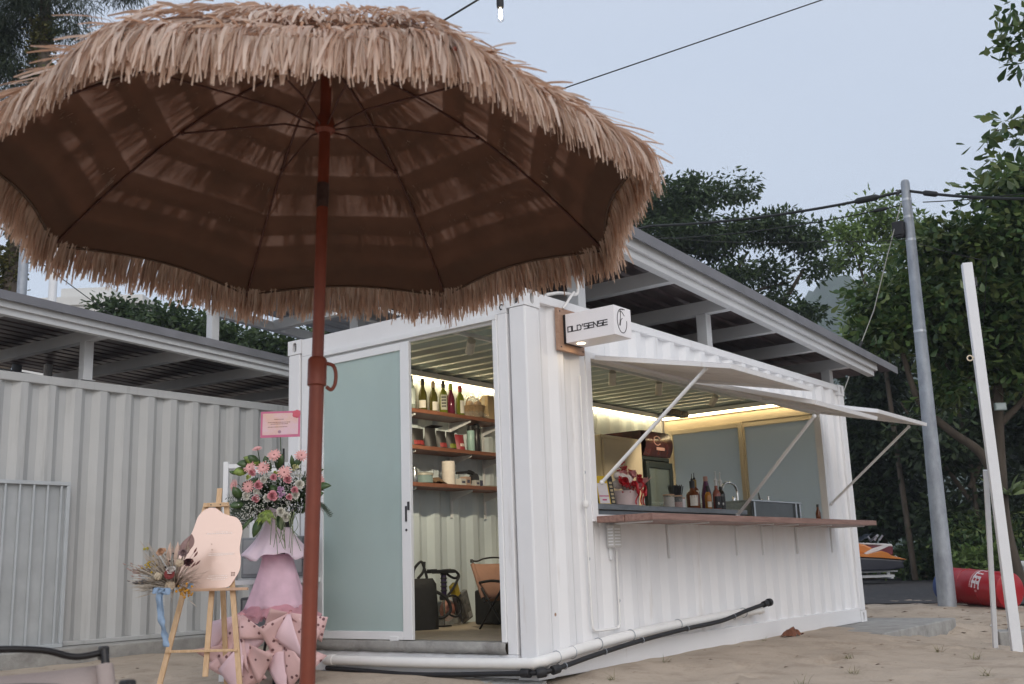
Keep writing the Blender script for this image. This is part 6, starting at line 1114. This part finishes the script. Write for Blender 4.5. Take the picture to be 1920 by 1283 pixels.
for i, (s, z, r_) in enumerate([(-1.84, 1.599, .034), (-1.713, 1.547, .046), (-1.526, 1.54, .045), (-1.894, 1.47, .043), (-1.792, 1.461, .048), (-1.642, 1.422, .048), (-2.011, 1.35, .040), (-1.902, 1.335, .045), (-1.402, 1.36, .043), (-1.413, 1.392, .03)]):
    x = s-FS; gerbera((x, -.24+.25*abs(x)**1.2, z), r_, (x*1.2+(.9 if i == 8 else 0)+(-.4 if i == 6 else 0), -1, (z-1.3)*(1.4 if i else 5)+.1), GB, None, i)
RS = M('rose_pink', (.62, .27, .30), .65, 0, .22, 30)
for i, (s, z, r_) in enumerate([(-1.872, 1.43, .031), (-1.714, 1.39, .028), (-1.618, 1.373, .034), (-1.825, 1.341, .036), (-1.72, 1.26, .040), (-1.845, 1.247, .031), (-1.569, 1.297, .028), (-1.606, 1.249, .025)]):
    g = G(); x = s-FS; rose(g, (x, -.25+.2*abs(x), z), r_, (x, -1, (z-1.28)+.15), 40+i, 20); obj('rose', g, RS, st, smooth=40)
WB = M('cream_white_bloom', (.66, .64, .57), .7, 0, .08, 30)
for i, (s, z, r_) in enumerate([(-1.791, 1.379, .028), (-1.917, 1.273, .034), (-1.843, 1.296, .026), (-1.762, 1.251, .030), (-1.663, 1.151, .034), (-1.631, 1.116, .038), (-1.538, 1.338, .036), (-1.566, 1.266, .032)]):
    g = G(); x = s-FS; rose(g, (x, -.24+.2*abs(x), z), r_, (x, -1, (z-1.25)+.1), 60+i, 24); obj('white_bloom', g, WB, st, smooth=40)
for i, (s, z, r_, c) in enumerate([(-1.672, 1.305, .028, (.46, .27, .42)), (-1.662, 1.27, .028, (.50, .30, .45)), (-1.706, 1.421, .022, (.32, .36, .08)), (-1.898, 1.399, .022, (.30, .34, .08)), (-1.568, 1.456, .028, (.42, .40, .20))]):
    g = G(); x = s-FS; rose(g, (x, -.23, z), r_, (x, -1, .3), 80+i, 9); obj('orchid' if i < 2 else 'green_bloom', g, M('bloom_%d' % i, c, .65, 0, .2, 30), st, smooth=40)
cd = thing('greeting_card', 'pink bordered printed card on a stick above the flower stand', 'card', loc(FS, FD, 1.68), FACE)
g = G(); cm = RX(R(-4)); g.box(None, (.287, .004, .192), m=cm @ T(.0, -.12, .096)); obj('border', g, M('card_pink', (.52, .14, .24), .5, 0, .06, 8), cd)
g = G(); g.box(None, (.258, .0055, .158), m=cm @ T(.0, -.12, .098)); obj('card_face', g, M('card_wash', (.66, .40, .33), .55, 0, 0, dirt=((.66, .46, .52), .42, .6, 6, (1, 1, 1)), grain=((.66, .48, .40), (1, 1, 1), 9)), cd)
g = G()
for z, a, b in ((.132, -.045, .02), (.110, -.09, .07), (.098, -.07, .045), (.076, -.09, .05)):
    x = a
    while x < b: w = random.uniform(.004, .012); g.box(None, (w, .0065, .0045), m=cm @ T(x+w/2, -.12, z)); x += w+.0025
obj('print_line', g, M('card_print', (.22, .10, .08), .6), cd)
g = G(); [g.lathe([(.018, 0), (.012, .002), (.002, .003)], m=cm @ T(.115+.014*math.cos(k*1.26), -.1235, .168+.014*math.sin(k*1.26)) @ RX(pi/2), n=8) for k in range(5)]; obj('printed_flower', g, M('card_flower', (.55, .10, .14), .6), cd)
g = G(); g.lathe([(.013, 0), (.006, .001)], m=cm @ T(-.005, -.1228, .04) @ RX(pi/2), n=6); obj('print_mark', g, M('card_mark', (.34, .20, .26), .6), cd)
g = G(); g.tube([(0, -.11, .01), (0, -.03, -.40)], .003, 6); obj('stick', g, GL1, cd)

# ================================================================== white rack with crates in the gap
rk = thing('white_rack', 'tall white tube rack standing behind the flower stand and easel', 'rack', loc(-2.205, 7.98, -.03), FACE)
for x, y in ((0, 0), (.10, .42), (.62, 0), (.70, .42)):
    g = G(); g.b2((x-.019, y-.019, 0), (x+.019, y+.019, 1.60)); obj('post', g, ALU, rk, bevel=.003)
for z in (1.565, .70, .30):
    for A_, B_ in (((.0195, -.016, z-.016), (.6005, .016, z+.016)), ((.1195, .404, z-.016), (.6805, .436, z+.016))): g = G(); g.b2(A_, B_); obj('crossbar', g, ALU, rk)
    for x0, x1 in ((0, .1), (.62, .7)): g = G(); g.bar((x0+.004, .02, z), (x1-.004, .40, z), .028, .03); obj('crossbar', g, ALU, rk)
for z in (.718, .318): g = G(); g.box((.355, .21, z+.006), (.52, .36, .01)); obj('shelf_board', g, STEELW, rk)
CRG = M('grey_plastic', (.25, .26, .27), .5, 0, .1, 6)
for z, h, lb in ((.729, .30, 'grey plastic drawer box on the upper shelf of the white rack'), (.329, .26, 'darker plastic drawer box on the lower shelf of the white rack')):
    t = thing('drawer_box', lb, 'box', loc(-2.205+.35, 7.98+.21, z-.03), FACE); g = G(); g.b2((-.24, -.16, 0), (.24, .16, h)); obj('body', g, CRG if h > .28 else M('charcoal_plastic', (.09, .09, .1), .5), t, bevel=.012); g = G(); g.b2((-.22, -.168, .03), (.22, -.1605, h*.48)); g.b2((-.22, -.168, h*.54), (.22, -.1605, h-.02)); obj('drawer_front', g, M('light_grey_plastic', (.36, .37, .38), .5) if h > .28 else CRG, t, bevel=.004)
    g = G(); g.b2((-.06, -.178, h*.70), (.06, -.1685, h*.74)); obj('handle', g, DARKM, t)

# ================================================================== camp chairs in the near left corner
BEI = M('greige_canvas', (.36, .30, .28), .85, 0, .08, 8, .25, 220)
def placed_chair(label, s, D, z, ang):
    c = loc(s, D, 0); rz = FACE+ang; o = Matrix.Rotation(rz, 3, 'Z') @ Vector((.27, .335, 0))*.82; p = c-o
    return camp_chair(label, (p.x, p.y, z-.672*.82), rz, BEI, 'canvas folding chairs')
placed_chair('beige canvas folding chair with black tube frame in the near left corner of the sand', -.895, 2.32, .568, R(38))
placed_chair('nearest folding chair, only the black end of its top tube showing by the easel foot', -.602, 1.66, .556, R(58))

# ================================================================== things on the right
wp = thing('white_post_frame', 'white painted timber post with a slanting prop at the right edge', 'post', (3.71, -2.01, -.30), FACE-R(13))
PW = M('white_painted_timber', (.74, .75, .77), .5, 0, .05, 3, .1, 30, dirt=((.4, .4, .4), .62, .85, 3, (5, 5, .6)))
g = G(); g.b2((-.040, -.040, 0), (.040, .040, 3.43)); obj('upright', g, PW, wp, bevel=.004)
g = G(); g.bar((-.085, .433, .10), (-.046, .07, 1.665), .036, .05, (0, 1, 0)); obj('prop', g, PW, wp, bevel=.004)
g = G(); g.tube([(-.075+.022*math.cos(a), -.03, 2.60+.022*math.sin(a)) for a in np.linspace(0, 2*pi, 17)], .006, 6); g.tube([(-.044, -.03, 2.60), (-.056, -.03, 2.60)], .006, 6); obj('eye_bolt', g, M('cream_frame', ()), wp, smooth=60)
g = G(); g.b2((.046, -.02, 3.22), (.062, .02, 3.30)); obj('screw_plate', g, DARKM, wp)
t = thing('concrete_block', 'small grey concrete block in the sand just behind the white post', 'block', (5.9, -1.50, gh(5.9, -1.5)-.05), .4); g = G(); g.b2((-.16, -.16, 0), (.16, .16, .21)); g.b2((-.05, -.05, .21), (.05, .05, .235)); obj('block_body', g, CONC, t, bevel=.015)
# red barrel
DA, DB = Vector((9.76, .12, .262)), Vector((9.19, -.78, .19)); ax_ = (DB-DA).normalized(); LD = (DB-DA).length; rD = .232
dm = thing('red_barrel', 'red drum lying in the sand with white LUBE lettering and a blue end', 'barrel', DA)
q4 = ax_.to_track_quat('Z', 'Y').to_matrix().to_4x4()
g = G(); g.lathe([(rD*.9, 0), (rD, .012), (rD, .02), (rD+.006, .028), (rD, .036), (rD, LD*.34), (rD+.006, LD*.345), (rD, LD*.35), (rD, LD*.66), (rD+.006, LD*.665), (rD, LD*.67), (rD, LD-.02), (rD*.985, LD-.008), (rD*.93, LD)], m=q4, n=44); obj('shell', g, M('red_enamel', (.36, .012, .02), .30, 0, .12, 3, .1, 12, dirt=((.20, .03, .03), .58, .8, 5, (1, 1, 1))), dm, smooth=40)
g = G(); g.lathe([(.19, -.115), (.205, -.10), (.205, -.03), (.19, .0)], m=Matrix.Translation((0, 0, -.03)) @ q4, n=32); obj('blue_cap', g, M('blue_plastic', (.045, .085, .25), .45, 0, .15, 6), dm, smooth=40)
g = G(); lettering(g, 'LUBE', .115, .060, .016, .021, Matrix.Identity(4), .0025, shear=.0)
upd = Vector((0, 0, 1)); upd = (upd-ax_*upd.dot(ax_)).normalized(); tc_ = Vector((-.8, -.6, 0)); tc_ = (tc_-ax_*tc_.dot(ax_)-upd*tc_.dot(upd)).normalized()
def wrapd(g, a0, z0, shear=.25): g.v = [tuple((upd*math.cos(a)+tc_*math.sin(a))*(rD+.001+w)+ax_*(z0+v)) for u, v, w in g.v for a in (a0+(u+shear*v*.6)/rD,)]
wrapd(g, .20, LD*.60); obj('lettering', g, M('white_print', ()), dm)
g = G(); rr = random.Random(6); x = 0
while x < .29: w = rr.uniform(.008, .02); g.prism([(x, 0), (x+w, 0), (x+w, .018), (x, .018)], Matrix.Identity(4), .0025); x += w+.005
g.prism(disk(.016, 10), T(.335, .115), .0025); wrapd(g, .22, LD*.60-.045, .0); obj('small_print', g, M('pinkish_print', (.62, .36, .36), .5), dm)
# jet ski on a trailer
JS = loc(9.53, 27, 0); jk = thing('jet_ski', 'orange, white and maroon jet ski parked behind the far end of the bar', 'jet ski', JS, FACE)
def sideprism(poly, y0, y1): g = G(); g.prism(poly, Matrix(((1, 0, 0, 0), (0, 0, 1, y0), (0, 1, 0, 0), (0, 0, 0, 1))), y1-y0); return g
ORG = M('orange_gelcoat', (.52, .16, .015), .25, 0, .08, 4, coat=.4); NAVY = M('navy_hull', (.016, .018, .03), .3, coat=.3); MAR = M('maroon_vinyl', (.13, .02, .035), .5); WGL = M('white_gelcoat', (.55, .55, .56), .25, coat=.3)
obj('hull', sideprism([(-.05, .34), (-.08, .46), (-.02, .53), (-.7, .60), (-1.6, .66), (-2.7, .78), (-3.05, .86), (-2.9, .66), (-2.3, .38), (-1.4, .30), (-.5, .29)], -.52, .52), NAVY, jk, bevel=.06)
obj('deck', sideprism([(.0, .545), (-.35, .645), (-.45, .72), (-.60, .77), (-.95, .70), (-1.6, .78), (-2.7, .90), (-3.05, .875), (-2.7, .80), (-1.6, .675), (-.7, .61), (-.02, .535)], -.55, .55), ORG, jk, bevel=.02)
obj('seat', sideprism([(-.19, .66), (-.18, .86), (-.22, .90), (-.7, .915), (-1.3, .95), (-1.35, .68), (-.6, .64)], -.2, .2), MAR, jk, bevel=.04)
obj('seat_top', sideprism([(-.18, .862), (-.20, .925), (-.45, .955), (-.9, .985), (-1.35, 1.02), (-1.35, .965), (-.7, .925)], -.21, .21), WGL, jk, bevel=.02)
obj('cowl', sideprism([(-.62, .78), (-.9, .93), (-1.15, 1.0), (-1.5, 1.05), (-1.9, 1.1), (-2.5, .98), (-2.9, .89), (-1.6, .76), (-.95, .70)], -.36, .36), ORG, jk, bevel=.04)
obj('side_flash', sideprism([(-.62, .775), (-.55, .80), (-.30, .90), (-.45, .915), (-.75, .84), (-.98, .73), (-.93, .705)], -.385, -.362), WGL, jk)
g = G(); g.add([(-1.0, -.3, 1.03), (-1.0, .3, 1.03), (-.70, .26, 1.20), (-.70, -.26, 1.20)], [(0, 1, 2, 3)]); obj('windscreen', g, M('smoked_screen', (.05, .06, .08), .1), jk, solid=.01)
g = G(); g.tube([(-.60, -.36, 1.14), (-.66, 0, 1.03), (-.60, .36, 1.14)], .03, 8); g.tube([(-.66, -.3, 1.03), (-.56, -.33, 1.17)], .028, 8); g.tube([(-.54, -.3, 1.03), (-.45, -.33, 1.15)], .025, 8); obj('handlebar', g, M('bar_grey', (.3, .3, .33), .4), jk, smooth=50)
tl_ = thing('boat_trailer', 'grey steel trailer frame carrying the orange jet ski', 'trailer', JS, FACE); zg = gh(JS.x, JS.y)
g = G()
for y in (-.35, .35): g.b2((-3.2, y-.03, .13), (-.28, y+.03, .19)); g.b2((-2.6, y-.06, .255), (-.20, y+.06, .288))
for x in (-.42, -2.4):
    for y in (-.35, .35): g.b2((x-.035, y-.03, .191), (x+.035, y+.03, .254))
    g.b2((x-.03, -.62, .10), (x+.03, .62, .129))
obj('frame', g, STEELW, tl_)
for y in (-.66, .66): g = G(); g.lathe([(.10, -.06), (.19, -.06), (.20, -.03), (.20, .03), (.19, .06), (.10, .06)], m=T(-1.6, y, zg+.20) @ RX(pi/2), n=20); w_ = obj('wheel', g, BLACKP, tl_, smooth=40); g = G(); g.lathe([(.10, -.05), (.10, .05)], m=T(-1.6, y, zg+.20) @ RX(pi/2), n=14); obj('rim', g, GALV, w_)
g = G(); g.b2((-1.63, -.60, zg+.17), (-1.57, .60, .129)); obj('axle', g, GALV, tl_)
dg = thing('white_dinghy', 'grey-white upturned dinghy lying behind the red barrel', 'boat', loc(9.55, 20, -.05), FACE+.3)
g = G(); P = []
for i in range(13):
    u = i/12; w = .55*math.sin(pi*min(1, .25+u*.75))**.6*(1-u**4*.8); hgt = .50*(1-.25*u**2); P.append([(-.45+2.4*u, w*math.cos(a), .0+hgt*max(0, math.sin(a))**.7) for a in np.linspace(0, pi, 13)])
g.grid(P); g.add([P[0][i] for i in range(13)], [tuple(range(13))]); obj('hull', g, M('weathered_gelcoat', (.44, .44, .40), .5, 0, .12, 3), dg, smooth=50)
g = G(); g.tube([Vector((-.42+2.3*u, 0, .50*(1-.25*u*u)+.01)) for u in np.linspace(0, 1, 8)], .025, 6); obj('keel', g, STEELW, dg)
tb_ = thing('work_bench', 'pale slatted bench and stacked boards at the right edge behind the dinghy', 'bench', loc(11.1, 22, -.05), FACE)
g = G(); [g.b2((-.6, -.3+.13*k, .78), (1.2, -.19+.13*k, .81)) for k in range(5)]; obj('top_slat', g, STEELW, tb_); g = G(); [g.b2((x, y, 0), (x+.06, y+.06, .779)) for x in (-.55, 1.1) for y in (-.28, .25)]; g.bar((-.52, -.25, .3), (.4, -.25, .75), .05); obj('leg', g, STEELW, tb_)
g = G(); [g.b2((-.5+.05*k, -.2, .811+.05*k), (1.0, .2, .85+.05*k)) for k in range(4)]; obj('stacked_board', g, M('pale_board', (.42, .42, .40), .7), tb_)
t = thing('flood_light', 'small pale floodlight fixed to the almond trunk among the leaves', 'flood light', (12.45, -.24, 2.95), FACE); g = G(); g.b2((-.09, -.04, -.06), (.09, .02, .06)); obj('case', g, M('pale_green_metal', (.30, .37, .36), .4), t, bevel=.006); g = G(); g.b2((-.075, -.046, -.045), (.075, -.0405, .045)); obj('lens', g, M('grey_lens', (.42, .48, .48), .15), t); g = G(); g.bar((0, .02, 0), (.10, .22, -.02), .02); obj('bracket', g, DARKM, t)
t = thing('nest_fern', 'pale green nest fern growing on the almond trunk beside the white post', 'fern', (12.5, -.24, 1.55), 0); g = G()
for k in range(22): a = k*2.4; L_ = random.uniform(.28, .5); e_ = (L_*math.cos(a), L_*math.sin(a), random.uniform(.05, .35)); leafblade(g, (0, 0, 0), e_, .035, -.04)
obj('fronds', g, M('fern_frond', (.13, .18, .06), .5, 0, .25, 10), t)
# ground litter
t = thing('brown_leaf_heap', 'crumpled rust-brown leaf lying on the sand against the bar wall base', 'dry leaf', (3.62, -.17, gh(3.62, -.17))); g = G(); rr = random.Random(3)
P = [[(.24*(i/7-.5)*1.0, .13*(j/5-.5), .012+.065*max(0, math.sin(pi*i/7)*math.sin(pi*j/5))+rr.uniform(-.012, .016)) for j in range(6)] for i in range(8)]; g.grid(P); obj('leaf_body', g, M('rust_leaf', (.17, .065, .035), .8, 0, .3, 20), t, solid=.003); g = G(); g.tube([(-.11, 0, .02), (-.17, .02, .012)], .004, 5); obj('stalk', g, M('rust_leaf', ()), t)
rg = np.random.default_rng(12); V = []; F = []; lts = []
def litter(n, x0, x1, y0, y1, smin, smax, flat):
    for k in range(n):
        x, y = rg.uniform(x0, x1), rg.uniform(y0, y1)
        if -.1 < x < 6.3 and -.05 < y < 2.6: continue
        z = gh(x, y)+.004; L_ = rg.uniform(smin, smax); w = L_*rg.uniform(.15, .45); a = rg.uniform(0, 6.28); c, s = math.cos(a), math.sin(a); b0 = len(V); h = L_*rg.uniform(.05, .3)
        for u, v, hh in ((-1, 0, 0), (0, 1, h*.6), (1, 0, h*.3), (0, -1, h*.7)): V.append((x+c*u*L_/2-s*v*w/2, y+s*u*L_/2+c*v*w/2, z+hh))
        F.append((b0, b0+1, b0+2, b0+3))
litter(340, -3, 9.5, -4, 0, .012, .06, 1); litter(120, -4, 0, -1, 5.2, .012, .06, 1); litter(160, 6.5, 10.5, -1.5, 4, .03, .11, 1); litter(260, 26, 34, 2, 12, .1, .3, 1)
raw('leaf_litter', V, F, M('litter_leaves', (.15, .08, .045), .85, 0, .2, 20, island=[(.16, .085, .045), (.08, .05, .035), (.30, .22, .15), (.20, .10, .05), (.42, .36, .28)]), kind='stuff')
V = []; F = []
for x, y, n in ((.35, -.32, 26), (1.25, -.20, 22), (3.15, -.12, 14), (2.2, -1.2, 30), (1.3, -1.55, 26), (2.9, -1.9, 34), (1.6, -2.3, 34), (.6, -1.5, 14), (3.2, -1.55, 22), (2.3, -2.6, 22), (4.7, -1.9, 18)):
    for k in range(n):
        a = rg.uniform(0, 6.28); L_ = rg.uniform(.03, .11); t_ = rg.uniform(.4, 1.35); px, py = x+rg.normal(0, .018), y+rg.normal(0, .018); z = gh(px, py)-.004; d = np.array([math.cos(a)*math.sin(t_), math.sin(a)*math.sin(t_), math.cos(t_)]); s = np.array([-math.sin(a), math.cos(a), 0])*.0016; p0 = np.array([px, py, z]); b0 = len(V)
        for u, wv in ((0, 1), (.55, .8), (1, .15)): p = p0+d*L_*u+np.array([math.cos(a), math.sin(a), -.5])*L_*.35*u*u; V += [tuple(p-s*wv), tuple(p+s*wv)]
        F += [(b0, b0+1, b0+3, b0+2), (b0+2, b0+3, b0+5, b0+4)]
raw('sparse_grass', V, F, M('dry_grass', (.16, .15, .06), .7, 0, .3, 4, island=[(.10, .13, .04), (.22, .19, .09), (.14, .15, .05)]), kind='stuff')
t = thing('white_shell', 'tiny white shell on the sand beyond the concrete slab', 'shell', (6.95, -1.05, gh(6.95, -1.05))); g = G(); g.ball((0, 0, .012), .03, 10, 6, sq=(1, .7, .55)); obj('shell_body', g, M('shell_white', (.75, .73, .7), .4), t, smooth=50); g = G(); [g.tube([(-.028, -.004+.004*k, .012), (0, -.008+.008*k, .03), (.028, -.004+.004*k, .013)], .0016, 4) for k in range(3)]; obj('rib', g, M('shell_white', ()), t)
